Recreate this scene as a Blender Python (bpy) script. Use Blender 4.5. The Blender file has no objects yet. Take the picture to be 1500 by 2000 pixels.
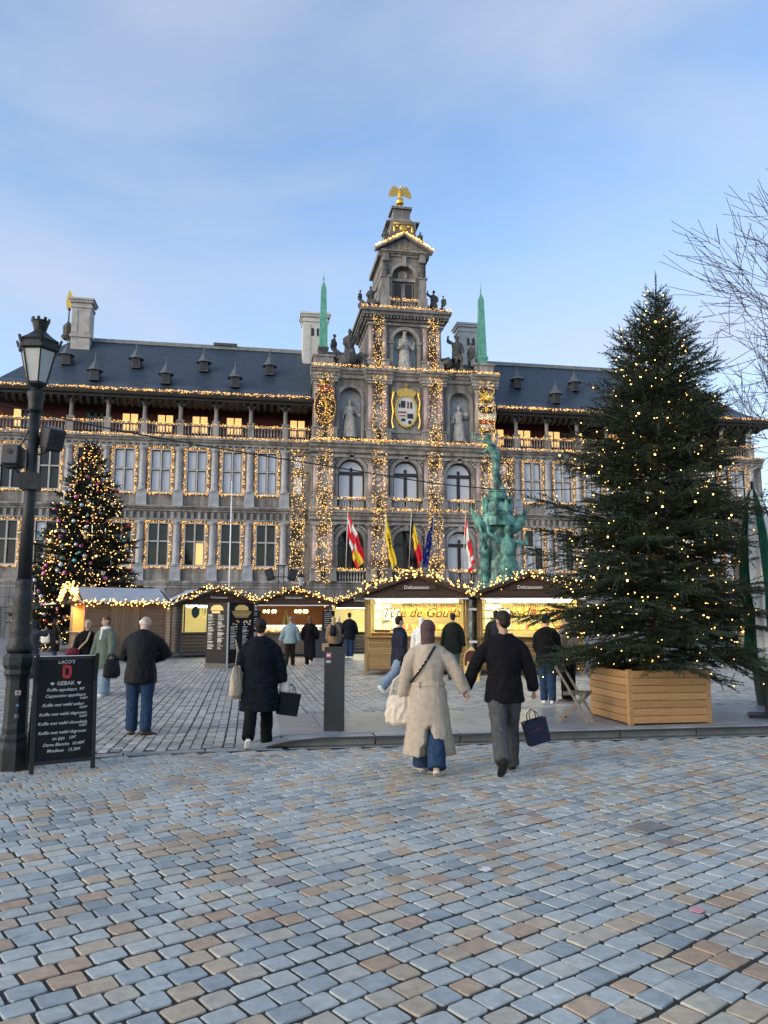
import bpy, bmesh, math, random
import numpy as np
from mathutils import Vector, Matrix, Euler, noise as mnoise
R = math.radians
rng = random.Random(7)
nrg = np.random.default_rng(11)
SC = bpy.context.scene
COL = SC.collection

# ---------------------------------------------------------------- camera
cam_d = bpy.data.cameras.new('camera')
cam = bpy.data.objects.new('camera', cam_d); COL.objects.link(cam)
cam_d.sensor_fit = 'VERTICAL'; cam_d.sensor_height = 36.0
cam_d.lens = 36.0 * 1510 / 2000
cam_d.clip_start = 0.05; cam_d.clip_end = 3000
PITCH = math.atan(208 / 1510); YAW = R(9.8)
cam.location = (0, 0, 1.7)
cam.rotation_euler = (math.pi / 2 + PITCH, 0, -YAW)
SC.camera = cam

# ---------------------------------------------------------------- sky, sun, exposure
SUN_EL, SUN_AZ = R(18.0), R(246)          # azimuth clockwise from +Y (the hall): low, behind the camera to the left
world = bpy.data.worlds.new('World'); SC.world = world; world.use_nodes = True
nt = world.node_tree; nt.nodes.clear()
w_out = nt.nodes.new('ShaderNodeOutputWorld'); w_bg = nt.nodes.new('ShaderNodeBackground')
sky = nt.nodes.new('ShaderNodeTexSky'); sky.sky_type = 'NISHITA'; sky.sun_disc = False
sky.sun_elevation = SUN_EL; sky.sun_rotation = SUN_AZ
sky.air_density = 1.0; sky.dust_density = 1.4; sky.ozone_density = 2.2
tc = nt.nodes.new('ShaderNodeTexCoord')
mp = nt.nodes.new('ShaderNodeMapping'); mp.inputs['Scale'].default_value = (1.0, 1.0, 3.0); mp.inputs['Rotation'].default_value = (0.25, 0.1, 0.4)
nz = nt.nodes.new('ShaderNodeTexNoise'); nz.inputs['Scale'].default_value = 1.5; nz.inputs['Detail'].default_value = 6; nz.inputs['Roughness'].default_value = 0.5; nz.inputs['Distortion'].default_value = 0.5
rp = nt.nodes.new('ShaderNodeValToRGB'); rp.color_ramp.elements[0].position = 0.34; rp.color_ramp.elements[1].position = 0.72
rp.color_ramp.elements[1].color = (0.78, 0.78, 0.78, 1)
mx = nt.nodes.new('ShaderNodeMix'); mx.data_type = 'RGBA'; mx.inputs['B'].default_value = (1.95, 2.10, 2.48, 1)
nt.links.new(tc.outputs['Generated'], mp.inputs['Vector']); nt.links.new(mp.outputs['Vector'], nz.inputs['Vector'])
nt.links.new(nz.outputs['Fac'], rp.inputs['Fac']); nt.links.new(rp.outputs['Color'], mx.inputs['Factor'])
nt.links.new(sky.outputs['Color'], mx.inputs['A']); nt.links.new(mx.outputs['Result'], w_bg.inputs['Color'])
w_bg.inputs['Strength'].default_value = 0.12
nt.links.new(w_bg.outputs['Background'], w_out.inputs['Surface'])
sun_d = bpy.data.lights.new('sun', 'SUN'); sun_d.energy = 0.45; sun_d.angle = R(50); sun_d.color = (1.0, 0.9, 0.8)
sun = bpy.data.objects.new('sun', sun_d); COL.objects.link(sun)
sdir = Vector((math.sin(SUN_AZ) * math.cos(SUN_EL), math.cos(SUN_AZ) * math.cos(SUN_EL), math.sin(SUN_EL)))
sun.rotation_euler = sdir.to_track_quat('Z', 'Y').to_euler(); sun.location = (0, -20, 30)
vs = SC.view_settings
vs.view_transform = 'Standard'; vs.look = 'None'; vs.gamma = 1.0; vs.exposure = 1.55; vs.use_curve_mapping = False
SC.render.engine = 'CYCLES'
SC.cycles.use_denoising = True
SC.cycles.max_bounces = 6; SC.cycles.diffuse_bounces = 3; SC.cycles.glossy_bounces = 3; SC.cycles.transmission_bounces = 4
SC.cycles.sample_clamp_indirect = 3.0
SC.cycles.caustics_reflective = False; SC.cycles.caustics_refractive = False
# ---------------------------------------------------------------- helpers
def tag(o, label=None, cat=None, group=None, kind=None):
    if label: o['label'] = label
    if cat: o['category'] = cat
    if group: o['group'] = group
    if kind: o['kind'] = kind
    return o
def thing(name, label, cat, loc=(0, 0, 0), rz=0.0, group=None):
    o = bpy.data.objects.new(name, None); COL.objects.link(o)
    o.location = loc; o.rotation_euler = (0, 0, rz); o.empty_display_size = 0.2
    return tag(o, label, cat, group)
def link(name, me, parent=None, loc=None, rot=None, scale=None):
    o = bpy.data.objects.new(name, me); COL.objects.link(o)
    if parent is not None: o.parent = parent
    if loc is not None: o.location = loc
    if rot is not None: o.rotation_euler = rot
    if scale is not None: o.scale = scale
    return o
def copy_tree(o, parent=None):
    c = o.copy(); COL.objects.link(c)
    if parent is not None: c.parent = parent
    for ch in list(o.children): copy_tree(ch, c)
    return c
class MB:
    def __init__(s): s.v = []; s.f = []
    def add(s, vs, fs, M=None):
        b = len(s.v)
        if M is not None: vs = [tuple(M @ Vector(p)) for p in vs]
        s.v.extend([tuple(p) for p in vs]); s.f.extend([tuple(i + b for i in f) for f in fs]); return s
    def box(s, x0, x1, y0, y1, z0, z1, M=None):
        return s.add([(x0,y0,z0),(x1,y0,z0),(x1,y1,z0),(x0,y1,z0),(x0,y0,z1),(x1,y0,z1),(x1,y1,z1),(x0,y1,z1)],
                     [(0,3,2,1),(4,5,6,7),(0,1,5,4),(1,2,6,5),(2,3,7,6),(3,0,4,7)], M)
    def bev(s, x0, x1, y0, y1, z0, z1, b, M=None):
        """box with chamfered edges"""
        pts = []; fs = []
        for (z, i) in ((z0, b), (z0 + b, 0), (z1 - b, 0), (z1, b)):
            x0_, x1_, y0_, y1_ = x0 + i, x1 - i, y0 + i, y1 - i
            c = b * 0.8
            pts += [(x0_+c,y0_,z),(x1_-c,y0_,z),(x1_,y0_+c,z),(x1_,y1_-c,z),(x1_-c,y1_,z),(x0_+c,y1_,z),(x0_,y1_-c,z),(x0_,y0_+c,z)]
        for k in range(3):
            for j in range(8): fs.append((k*8+j, k*8+(j+1)%8, k*8+8+(j+1)%8, k*8+8+j))
        fs.append(tuple(range(7,-1,-1))); fs.append(tuple(range(24,32)))
        return s.add(pts, fs, M)
    def beam(s, a, b, w, h, up=(0,0,1)):
        a = Vector(a); b = Vector(b); d = (b - a); L = d.length; d.normalize()
        u = Vector(up); x = d.cross(u)
        if x.length < 1e-4: x = d.cross(Vector((1,0,0)))
        x.normalize(); u = x.cross(d)
        M = Matrix((x, d, u)).transposed().to_4x4(); M.translation = a
        return s.box(-w/2, w/2, 0, L, -h/2, h/2, M)
    def prism(s, poly, y0, y1, M=None):
        """polygon in xz (counter-clockwise seen from -y), extruded from y0 (front) to y1"""
        n = len(poly)
        vs = [(x, y0, z) for x, z in poly] + [(x, y1, z) for x, z in poly]
        fs = [tuple(range(n)), tuple(range(2*n-1, n-1, -1))] + [(i, i+n, (i+1)%n+n, (i+1)%n) for i in range(n)]
        return s.add(vs, fs, M)
    def prof(s, pts, x0, x1, M=None):
        """moulding: profile in (y,z), run along x"""
        n = len(pts)
        vs = [(x0, y, z) for y, z in pts] + [(x1, y, z) for y, z in pts]
        fs = [tuple(range(n)), tuple(range(2*n-1, n-1, -1))] + [(i, i+n, (i+1)%n+n, (i+1)%n) for i in range(n)]
        return s.add(vs, fs, M)
    def lathe(s, pr, seg=12, c=(0,0,0), M=None, sq=None, a0=0.0):
        vs = []; fs = []
        for r, z in pr:
            for k in range(seg):
                a = a0 + 2*math.pi*k/seg
                vs.append((c[0]+r*math.cos(a), c[1]+r*math.sin(a), c[2]+z))
        for i in range(len(pr)-1):
            for k in range(seg): fs.append((i*seg+k, i*seg+(k+1)%seg, (i+1)*seg+(k+1)%seg, (i+1)*seg+k))
        fs.append(tuple(range(seg-1,-1,-1))); n = len(pr)
        fs.append(tuple(range((n-1)*seg, n*seg)))
        return s.add(vs, fs, M)
    def tube(s, pts, rad, seg=8, M=None, flat=1.0, up=None):
        pts = [Vector(p) for p in pts]; n = len(pts)
        if not hasattr(rad, '__len__'): rad = [rad]*n
        vs = []; fs = []; ref = Vector(up) if up else None; lastx = None
        for i, p in enumerate(pts):
            d = (pts[min(i+1,n-1)] - pts[max(i-1,0)]).normalized()
            if lastx is None:
                q = ref or (Vector((0,0,1)) if abs(d.z) < 0.9 else Vector((1,0,0)))
                x = d.cross(q).normalized()
            else: x = (lastx - d*lastx.dot(d)).normalized()
            lastx = x; y = x.cross(d)
            r = rad[i]
            rx, ry = r if hasattr(r, '__len__') else (r, r*flat)
            for k in range(seg):
                a = 2*math.pi*k/seg
                vs.append(p + x*(rx*math.cos(a)) + y*(ry*math.sin(a)))
        for i in range(n-1):
            for k in range(seg): fs.append((i*seg+k, (i+1)*seg+k, (i+1)*seg+(k+1)%seg, i*seg+(k+1)%seg))
        fs.append(tuple(range(seg))); fs.append(tuple(range(n*seg-1, (n-1)*seg-1, -1)))
        return s.add(vs, fs, M)
    def ell(s, c, r, seg=12, rings=8, M=None):
        if not hasattr(r, '__len__'): r = (r, r, r)
        vs = [(c[0], c[1], c[2]-r[2])]; fs = []
        for i in range(1, rings):
            t = -math.pi/2 + math.pi*i/rings
            for k in range(seg):
                a = 2*math.pi*k/seg
                vs.append((c[0]+r[0]*math.cos(t)*math.cos(a), c[1]+r[1]*math.cos(t)*math.sin(a), c[2]+r[2]*math.sin(t)))
        vs.append((c[0], c[1], c[2]+r[2])); top = len(vs)-1
        for k in range(seg): fs.append((0, 1+(k+1)%seg, 1+k))
        for i in range(rings-2):
            for k in range(seg):
                a = 1+i*seg; fs.append((a+k, a+(k+1)%seg, a+seg+(k+1)%seg, a+seg+k))
        a = 1+(rings-2)*seg
        for k in range(seg): fs.append((a+k, a+(k+1)%seg, top))
        return s.add(vs, fs, M)
    def mesh(s, name, mat=None, smooth=False):
        me = bpy.data.meshes.new(name); me.from_pydata(s.v, [], s.f)
        if mat is not None: me.materials.append(mat)
        if smooth: me.polygons.foreach_set('use_smooth', [True]*len(me.polygons))
        me.update(); return me
    def build(s, name, mat, parent=None, smooth=False, loc=None, rot=None):
        return link(name, s.mesh(name, mat, smooth), parent, loc, rot)
def np_mesh(name, V, Fc, mat, smooth=False, attrs=None):
    """V (n,3), Fc (m,k) uniform faces; attrs {name: per-face floats}"""
    me = bpy.data.meshes.new(name); m, k = Fc.shape
    me.vertices.add(len(V)); me.vertices.foreach_set('co', np.ascontiguousarray(V, dtype=np.float32).ravel())
    me.loops.add(m*k); me.loops.foreach_set('vertex_index', np.ascontiguousarray(Fc, dtype=np.int32).ravel())
    me.polygons.add(m); me.polygons.foreach_set('loop_start', np.arange(0, m*k, k, dtype=np.int32))
    if smooth: me.polygons.foreach_set('use_smooth', np.ones(m, dtype=bool))
    else: me.shade_flat()
    if mat is not None: me.materials.append(mat)
    for nme, val in (attrs or {}).items():
        a = me.attributes.new(nme, 'FLOAT', 'FACE'); a.data.foreach_set('value', np.asarray(val, dtype=np.float32))
    me.update(calc_edges=True); return me
OCT_V = np.array([(1,0,0),(-1,0,0),(0,1,0),(0,-1,0),(0,0,1),(0,0,-1)], float)
OCT_F = np.array([(0,2,4),(2,1,4),(1,3,4),(3,0,4),(2,0,5),(1,2,5),(3,1,5),(0,3,5)])
def bulbs_mesh(name, P, rad, mat):
    P = np.asarray(P, float); n = len(P); rad = np.broadcast_to(np.asarray(rad, float), (n,))
    V = (P[:,None,:] + OCT_V[None]*rad[:,None,None]).reshape(-1,3)
    Fc = (OCT_F[None] + (np.arange(n)*6)[:,None,None]).reshape(-1,3)
    return np_mesh(name, V, Fc, mat)
_tmp = []
def remesh(mb, voxel, smooth_it=4, name='m', mat=None, sm_fac=0.5):
    """union of overlapping closed shapes as one continuous skin"""
    me = mb.mesh(name + '_src'); o = bpy.data.objects.new('tmp_remesh', me); COL.objects.link(o)
    m = o.modifiers.new('r', 'REMESH'); m.mode = 'VOXEL'; m.voxel_size = voxel; m.use_smooth_shade = True
    if smooth_it:
        q = o.modifiers.new('s', 'SMOOTH'); q.factor = sm_fac; q.iterations = smooth_it
    dg = bpy.context.evaluated_depsgraph_get(); dg.update()
    out = bpy.data.meshes.new_from_object(o.evaluated_get(dg)); out.name = name
    bpy.data.objects.remove(o); bpy.data.meshes.remove(me)
    out.materials.clear()
    if mat is not None: out.materials.append(mat)
    out.polygons.foreach_set('use_smooth', [True]*len(out.polygons))
    return out
def wrinkle(me, amp, scale=(9, 9, 4), seed=0.0, ridged=True, zlim=None):
    n = len(me.vertices); co = np.empty(n*3, np.float32); me.vertices.foreach_get('co', co); co = co.reshape(-1,3)
    no = np.empty(n*3, np.float32); me.vertices.foreach_get('normal', no); no = no.reshape(-1,3)
    d = np.empty(n, np.float32)
    for i in range(n):
        p = Vector((co[i,0]*scale[0]+seed, co[i,1]*scale[1], co[i,2]*scale[2]))
        h = mnoise.noise(p)
        if ridged: h = 0.5 - abs(h)*1.6 + 0.4*mnoise.noise(p*2.3)
        d[i] = h
    co += no*(d*amp)[:,None]
    me.vertices.foreach_set('co', co.ravel()); me.update()
def text_mesh(txt, size, mat, extrude=0.004, shear=0.0, align='CENTER', bold=0.0, space=1.0, name='lettering'):
    cu = bpy.data.curves.new('txt', 'FONT'); cu.body = txt; cu.size = size; cu.extrude = extrude; cu.shear = shear
    cu.align_x = align; cu.align_y = 'CENTER'; cu.offset = bold; cu.space_character = space; cu.resolution_u = 2
    o = bpy.data.objects.new('tmp_txt', cu); COL.objects.link(o)
    dg = bpy.context.evaluated_depsgraph_get(); dg.update()
    me = bpy.data.meshes.new_from_object(o.evaluated_get(dg)); me.name = name
    bpy.data.objects.remove(o); bpy.data.curves.remove(cu)
    me.materials.clear(); me.materials.append(mat); return me

# ---------------------------------------------------------------- materials
MATS = {}
def pm(name, c1, c2=None, scale=4.0, rough=0.7, bump=0.0, bscale=None, metal=0.0, spec=0.5, detail=5, stretch=(1,1,1), contrast=(0.35,0.65), c3=None, coat=0.0, coords='Object', rnd=0.0, sheen=0.0):
    m = bpy.data.materials.new(name); m.use_nodes = True; t = m.node_tree; b = t.nodes['Principled BSDF']
    b.inputs['Base Color'].default_value = (*c1, 1); b.inputs['Roughness'].default_value = rough; b.inputs['Metallic'].default_value = metal
    b.inputs['Specular IOR Level'].default_value = spec; b.inputs['Coat Weight'].default_value = coat
    if sheen: b.inputs['Sheen Weight'].default_value = sheen; b.inputs['Sheen Roughness'].default_value = 0.6
    MATS[name] = m
    tcn = t.nodes.new('ShaderNodeTexCoord'); mpn = t.nodes.new('ShaderNodeMapping'); mpn.inputs['Scale'].default_value = stretch
    t.links.new(tcn.outputs[coords], mpn.inputs['Vector'])
    col = None
    if c2 is not None:
        n = t.nodes.new('ShaderNodeTexNoise'); n.inputs['Scale'].default_value = scale; n.inputs['Detail'].default_value = detail; n.inputs['Roughness'].default_value = 0.6
        t.links.new(mpn.outputs['Vector'], n.inputs['Vector'])
        r = t.nodes.new('ShaderNodeValToRGB'); e = r.color_ramp.elements
        e[0].position, e[1].position = contrast; e[0].color = (*c1, 1); e[1].color = (*c2, 1)
        if c3 is not None:
            q = e.new(0.5*(contrast[0]+contrast[1])); q.color = (*c3, 1)
        t.links.new(n.outputs['Fac'], r.inputs['Fac']); col = r.outputs['Color']
    if rnd:
        oi = t.nodes.new('ShaderNodeObjectInfo'); hs = t.nodes.new('ShaderNodeHueSaturation')
        mr = t.nodes.new('ShaderNodeMapRange'); mr.inputs['To Min'].default_value = 1-rnd; mr.inputs['To Max'].default_value = 1+rnd
        t.links.new(oi.outputs['Random'], mr.inputs['Value']); t.links.new(mr.outputs['Result'], hs.inputs['Value'])
        if col is not None: t.links.new(col, hs.inputs['Color'])
        else: hs.inputs['Color'].default_value = (*c1, 1)
        col = hs.outputs['Color']
    if col is not None: t.links.new(col, b.inputs['Base Color'])
    if bump:
        n2 = t.nodes.new('ShaderNodeTexNoise'); n2.inputs['Scale'].default_value = bscale or scale*3; n2.inputs['Detail'].default_value = 4
        t.links.new(mpn.outputs['Vector'], n2.inputs['Vector'])
        bp = t.nodes.new('ShaderNodeBump'); bp.inputs['Strength'].default_value = bump; bp.inputs['Distance'].default_value = 0.02
        t.links.new(n2.outputs['Fac'], bp.inputs['Height']); t.links.new(bp.outputs['Normal'], b.inputs['Normal'])
    return m
def em(name, col, strength, sampling='AUTO'):
    m = bpy.data.materials.new(name); m.use_nodes = True; b = m.node_tree.nodes['Principled BSDF']
    b.inputs['Base Color'].default_value = (*[c*0.5 for c in col], 1)
    b.inputs['Emission Color'].default_value = (*col, 1); b.inputs['Emission Strength'].default_value = strength
    m.cycles.emission_sampling = sampling; MATS[name] = m; return m
# ---------------------------------------------------------------- ground, street, square
def cobble_mat(name, ramp, rough=0.42, spec=.32):
    m = bpy.data.materials.new(name); m.use_nodes = True; t = m.node_tree; b = t.nodes['Principled BSDF']
    b.inputs['Specular IOR Level'].default_value = spec; at = t.nodes.new('ShaderNodeAttribute'); at.attribute_name = 'rnd'
    r = t.nodes.new('ShaderNodeValToRGB'); e = r.color_ramp.elements; r.color_ramp.interpolation = 'LINEAR'
    e[0].position = 0; e[0].color = (*ramp[0][1], 1); e[1].position = ramp[-1][0]; e[1].color = (*ramp[-1][1], 1)
    for p, c in ramp[1:-1]: q = e.new(p); q.color = (*c, 1)
    t.links.new(at.outputs['Fac'], r.inputs['Fac'])
    tcn = t.nodes.new('ShaderNodeNewGeometry')
    n = t.nodes.new('ShaderNodeTexNoise'); n.inputs['Scale'].default_value = 14; n.inputs['Detail'].default_value = 7; n.inputs['Roughness'].default_value = 0.65
    t.links.new(tcn.outputs['Position'], n.inputs['Vector'])
    n3 = t.nodes.new('ShaderNodeTexNoise'); n3.inputs['Scale'].default_value = 0.9; n3.inputs['Detail'].default_value = 3
    t.links.new(tcn.outputs['Position'], n3.inputs['Vector'])
    hs = t.nodes.new('ShaderNodeHueSaturation')
    mr = t.nodes.new('ShaderNodeMapRange'); mr.inputs['From Min'].default_value = 0.25; mr.inputs['From Max'].default_value = 0.75; mr.inputs['To Min'].default_value = 0.72; mr.inputs['To Max'].default_value = 1.22
    t.links.new(n.outputs['Fac'], mr.inputs['Value'])
    mr3 = t.nodes.new('ShaderNodeMapRange'); mr3.inputs['From Min'].default_value = 0.3; mr3.inputs['From Max'].default_value = 0.7; mr3.inputs['To Min'].default_value = 0.8; mr3.inputs['To Max'].default_value = 1.12
    t.links.new(n3.outputs['Fac'], mr3.inputs['Value'])
    mm = t.nodes.new('ShaderNodeMath'); mm.operation = 'MULTIPLY'
    t.links.new(mr.outputs['Result'], mm.inputs[0]); t.links.new(mr3.outputs['Result'], mm.inputs[1])
    t.links.new(mm.outputs[0], hs.inputs['Value']); t.links.new(r.outputs['Color'], hs.inputs['Color'])
    t.links.new(hs.outputs['Color'], b.inputs['Base Color'])
    mr2 = t.nodes.new('ShaderNodeMapRange'); mr2.inputs['To Min'].default_value = rough-0.14; mr2.inputs['To Max'].default_value = rough+0.2
    t.links.new(n.outputs['Fac'], mr2.inputs['Value']); t.links.new(mr2.outputs['Result'], b.inputs['Roughness'])
    n2 = t.nodes.new('ShaderNodeTexNoise'); n2.inputs['Scale'].default_value = 45; n2.inputs['Detail'].default_value = 5
    t.links.new(tcn.outputs['Position'], n2.inputs['Vector'])
    bp = t.nodes.new('ShaderNodeBump'); bp.inputs['Strength'].default_value = 0.35; bp.inputs['Distance'].default_value = 0.006
    t.links.new(n2.outputs['Fac'], bp.inputs['Height']); t.links.new(bp.outputs['Normal'], b.inputs['Normal'])
    return m
M_street = cobble_mat('street_stone', [(0,(.26,.30,.305)),(.2,(.36,.395,.385)),(.48,(.43,.455,.425)),(.66,(.44,.43,.375)),(.79,(.44,.385,.295)),(.89,(.45,.35,.24)),(.96,(.43,.305,.21)),(1.0,(.27,.24,.225))], 0.52)
M_square = cobble_mat('square_stone', [(0,(.20,.20,.19)),(.25,(.31,.305,.285)),(.6,(.41,.40,.365)),(.85,(.47,.45,.405)),(1.0,(.27,.25,.225))], 0.5)
M_joint = pm('joint_sand', (.014,.014,.0135), (.034,.033,.03), 9, 0.9, 0.5, 60)
M_slab = pm('pavement_slab', (.27,.28,.285), (.20,.205,.215), 3, 0.38, 0.15, 60, rnd=0.14)
M_kerb = pm('kerb_bluestone', (.30,.32,.335), (.20,.215,.23), 2.5, 0.42, 0.2, 40, rnd=0.12)

def sq_z(x, y):
    """level of the square: flush with the street on the left, a kerb's height above it behind the kerb"""
    a = min(1, max(0, (x - 0.2)/0.6)); b = 1 - min(1, max(0, (y - 13.3)/3.5))
    return 0.11*a*a*(3-2*a)*b*b*(3-2*b)
# far ground sheet: setts in the material where they are too small to build
def far_ground_mat():
    m = pm('far_setts', (.2,.2,.2)); t = m.node_tree; b = t.nodes['Principled BSDF']; b.inputs['Roughness'].default_value = 0.5
    g = t.nodes.new('ShaderNodeNewGeometry'); mp_ = t.nodes.new('ShaderNodeMapping'); mp_.inputs['Rotation'].default_value = (0,0,R(90))
    br = t.nodes.new('ShaderNodeTexBrick'); br.inputs['Scale'].default_value = 1.0; br.inputs['Brick Width'].default_value = 0.2; br.inputs['Row Height'].default_value = 0.145
    br.inputs['Mortar Size'].default_value = 0.012; br.inputs['Color1'].default_value = (.29,.30,.31,1); br.inputs['Color2'].default_value = (.22,.235,.25,1); br.inputs['Mortar'].default_value = (.06,.06,.06,1)
    t.links.new(g.outputs['Position'], mp_.inputs['Vector']); t.links.new(mp_.outputs['Vector'], br.inputs['Vector']); t.links.new(br.outputs['Color'], b.inputs['Base Color'])
    bp = t.nodes.new('ShaderNodeBump'); bp.inputs['Strength'].default_value = 0.5; bp.inputs['Distance'].default_value = 0.01; bp.invert = True
    t.links.new(br.outputs['Fac'], bp.inputs['Height']); t.links.new(bp.outputs['Normal'], b.inputs['Normal'])
    return m
M_far = far_ground_mat()
gr = MB().add([(-900,-900,-0.06),(900,-900,-0.06),(900,1200,-0.06),(-900,1200,-0.06)], [(0,1,2,3)]).build('ground', M_joint)
tag(gr, kind='structure')
fs_ = MB().add([(-300,31.6,-0.003),(300,31.6,-0.003),(300,600,-0.003),(-300,600,-0.003)], [(0,1,2,3)])
fs_.add([(-300,8,-0.003),(-13.4,8,-0.003),(-13.4,31.6,-0.003),(-300,31.6,-0.003)], [(0,1,2,3)])
fs_.add([(17.4,13.4,-0.003),(300,13.4,-0.003),(300,31.6,-0.003),(17.4,31.6,-0.003)], [(0,1,2,3)])
tag(fs_.build('far_square', M_far), kind='structure')
street = MB().add([(-60,-60,-0.0078),(60,-60,-0.0078),(60,10.9,-0.0078),(-60,10.9,-0.0078)], [(0,1,2,3)]).build('street', M_joint); tag(street, kind='structure')
# joint bed of the square follows its level
gx = np.linspace(-13.4, 17.4, 78); gy = np.linspace(10.6, 31.6, 54)
V = np.array([(x, y, sq_z(x, y) - 0.009) for y in gy for x in gx]); nx = len(gx)
Fq = np.array([(j*nx+i, j*nx+i+1, (j+1)*nx+i+1, (j+1)*nx+i) for j in range(len(gy)-1) for i in range(nx-1)])
square = link('square', np_mesh('square', V, Fq, M_joint)); tag(square, kind='structure')

def cam_px(p):
    x, y, z = p; z -= 1.7
    r = x*math.cos(YAW) - y*math.sin(YAW); d = x*math.sin(YAW) + y*math.cos(YAW)
    zc = d*math.cos(PITCH) + z*math.sin(PITCH); uc = -d*math.sin(PITCH) + z*math.cos(PITCH)
    if zc < 0.3: return None
    return 750 + 1510*r/zc, 1000 - 1510*uc/zc, zc
def stone_shape(L, W, seed, fine=True):
    """one sett: worn outline, bevelled rim, slightly domed top; local coords, top at z~0"""
    q = random.Random(seed); j = lambda s: q.uniform(-s, s)
    hl, hw = L/2, W/2
    if fine:
        c = q.uniform(.004, .016)
        o = [(-hl+c+j(.006),-hw+j(.005)),(hl-c+j(.006),-hw+j(.005)),(hl+j(.004),-hw+c+j(.006)),(hl+j(.004),hw-c+j(.006)),(hl-c+j(.006),hw+j(.005)),(-hl+c+j(.006),hw+j(.005)),(-hl+j(.004),hw-c+j(.006)),(-hl+j(.004),-hw+c+j(.006))]
    else:
        o = [(-hl+j(.009),-hw+j(.006)),(hl+j(.009),-hw+j(.006)),(hl+j(.009),hw+j(.006)),(-hl+j(.009),hw+j(.006))]
    n = len(o); tx, ty = j(.012), j(.014); dz = j(.001)
    b = .003
    def ring(k, z): return [(x*(1-k/hl) if False else x - math.copysign(min(k, abs(x)), x), y - math.copysign(min(k, abs(y)), y), z + dz + x*tx + y*ty) for x, y in o]
    rings = [ring(0, -.055), ring(0, -.011), ring(b*0.5, -.003), ring(b*1.3, 0.0)] if fine else [ring(0, -.05), ring(0, -.009), ring(b, 0.0)]
    vs = [p for r in rings for p in r]; quads = []
    for k in range(len(rings)-1):
        for i in range(n): quads.append((k*n+i, k*n+(i+1)%n, (k+1)*n+(i+1)%n, (k+1)*n+i))
    t = (len(rings)-1)*n
    if fine: quads += [(t,t+1,t+2,t+3),(t,t+3,t+4,t+7),(t+4,t+5,t+6,t+7)]
    else: quads += [(t,t+1,t+2,t+3)]
    return np.array(vs), np.array(quads)
def lay_setts(parent, name, mat, ang, region, keep, zf, L0, W0, fine, nvar, part_n, seed, gap=0.012, lgap=None):
    """rows of setts run along direction ang (from +x); nearest part_n become single parts, the rest one bed"""
    q = random.Random(seed); ca, sa = math.cos(ang), math.sin(ang)
    var = []
    for k in range(nvar):
        L = L0*(0.82 + 0.36*((k*7) % nvar)/nvar); W = W0*(0.95 + 0.06*q.random())
        var.append((L, *stone_shape(L-(lgap or gap), W-gap, seed*100+k, fine)))
    x0, x1, y0, y1 = region
    cs = [(x*ca+y*sa, -x*sa+y*ca) for x in (x0, x1) for y in (y0, y1)]
    u0, u1 = min(c[0] for c in cs), max(c[0] for c in cs); v0, v1 = min(c[1] for c in cs), max(c[1] for c in cs)
    items = []; v = v0; row = 0
    while v < v1:
        u = u0 + q.random()*L0
        wob = q.uniform(-.006, .006)
        while u < u1:
            k = q.randrange(nvar); L = var[k][0]
            uc = u + L/2; vv = v + wob + 0.02*math.sin(uc*0.35 + v*0.2)
            x, y = uc*ca - vv*sa, uc*sa + vv*ca
            u += L
            if x0 < x < x1 and y0 < y < y1 and keep(x, y):
                items.append((x, y, zf(x, y), k, ang + q.gauss(0, .022), q.random(), max(-.002, min(.003, q.gauss(0, .0014)))))
        v += W0; row += 1
    sc = []
    for i, it in enumerate(items):
        p = cam_px((it[0], it[1], it[2]))
        if p and -10 < p[0] < 1510 and p[1] < 2015: sc.append((p[2], i))
    sc.sort(); chosen = set(i for _, i in sc[:part_n])
    Vs = []; Fs = []; At = []; off = 0
    meshes = {}
    for i, (x, y, z, k, a, rv, dz) in enumerate(items):
        L, sv, sf = var[k]
        if i in chosen:
            rb = int(rv*10)
            if (k, rb) not in meshes:
                meshes[(k, rb)] = np_mesh(name, sv, sf, mat, attrs={'rnd': np.full(len(sf), (rb+.5)/10)})
            link(name, meshes[(k, rb)], parent, (x, y, z+dz), (0, 0, a))
        else:
            c, s = math.cos(a), math.sin(a)
            P = np.empty_like(sv); P[:,0] = sv[:,0]*c - sv[:,1]*s + x; P[:,1] = sv[:,0]*s + sv[:,1]*c + y; P[:,2] = sv[:,2] + z + dz
            Vs.append(P); Fs.append(sf + off); off += len(sv); At.append(np.full(len(sf), rv))
    o = link(name + '_bed', np_mesh(name + '_bed', np.concatenate(Vs), np.concatenate(Fs), mat, attrs={'rnd': np.concatenate(At)}), parent)
    o['kind'] = 'stuff'
    return items
def kerb_y(x): return float(np.interp(x, [-13,-2.5,-1.2,-.3,.5,60], [9.3,10.35,10.57,10.66,10.685,10.685]))
lay_setts(street, 'cobblestone', M_street, R(28), (-7.5, 13, 2.0, 10.9), lambda x, y: y < kerb_y(x) - 0.18, lambda x, y: 0.0, 0.183, 0.152, True, 14, 300, 3, gap=0.0155)
def in_square(x, y):
    if y > 31.5: return False
    if x > 0.42: return y > 13.42
    if x < -2.05 - (y-10.9)*0.62 and y < 18: return False
    return y > kerb_y(x) + 0.17
lay_setts(square, 'paving_sett', M_square, R(90), (-13.3, 17.3, 10.4, 31.5), in_square, sq_z, 0.20, 0.145, False, 14, 300, 5, gap=0.016, lgap=0.03)
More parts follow.
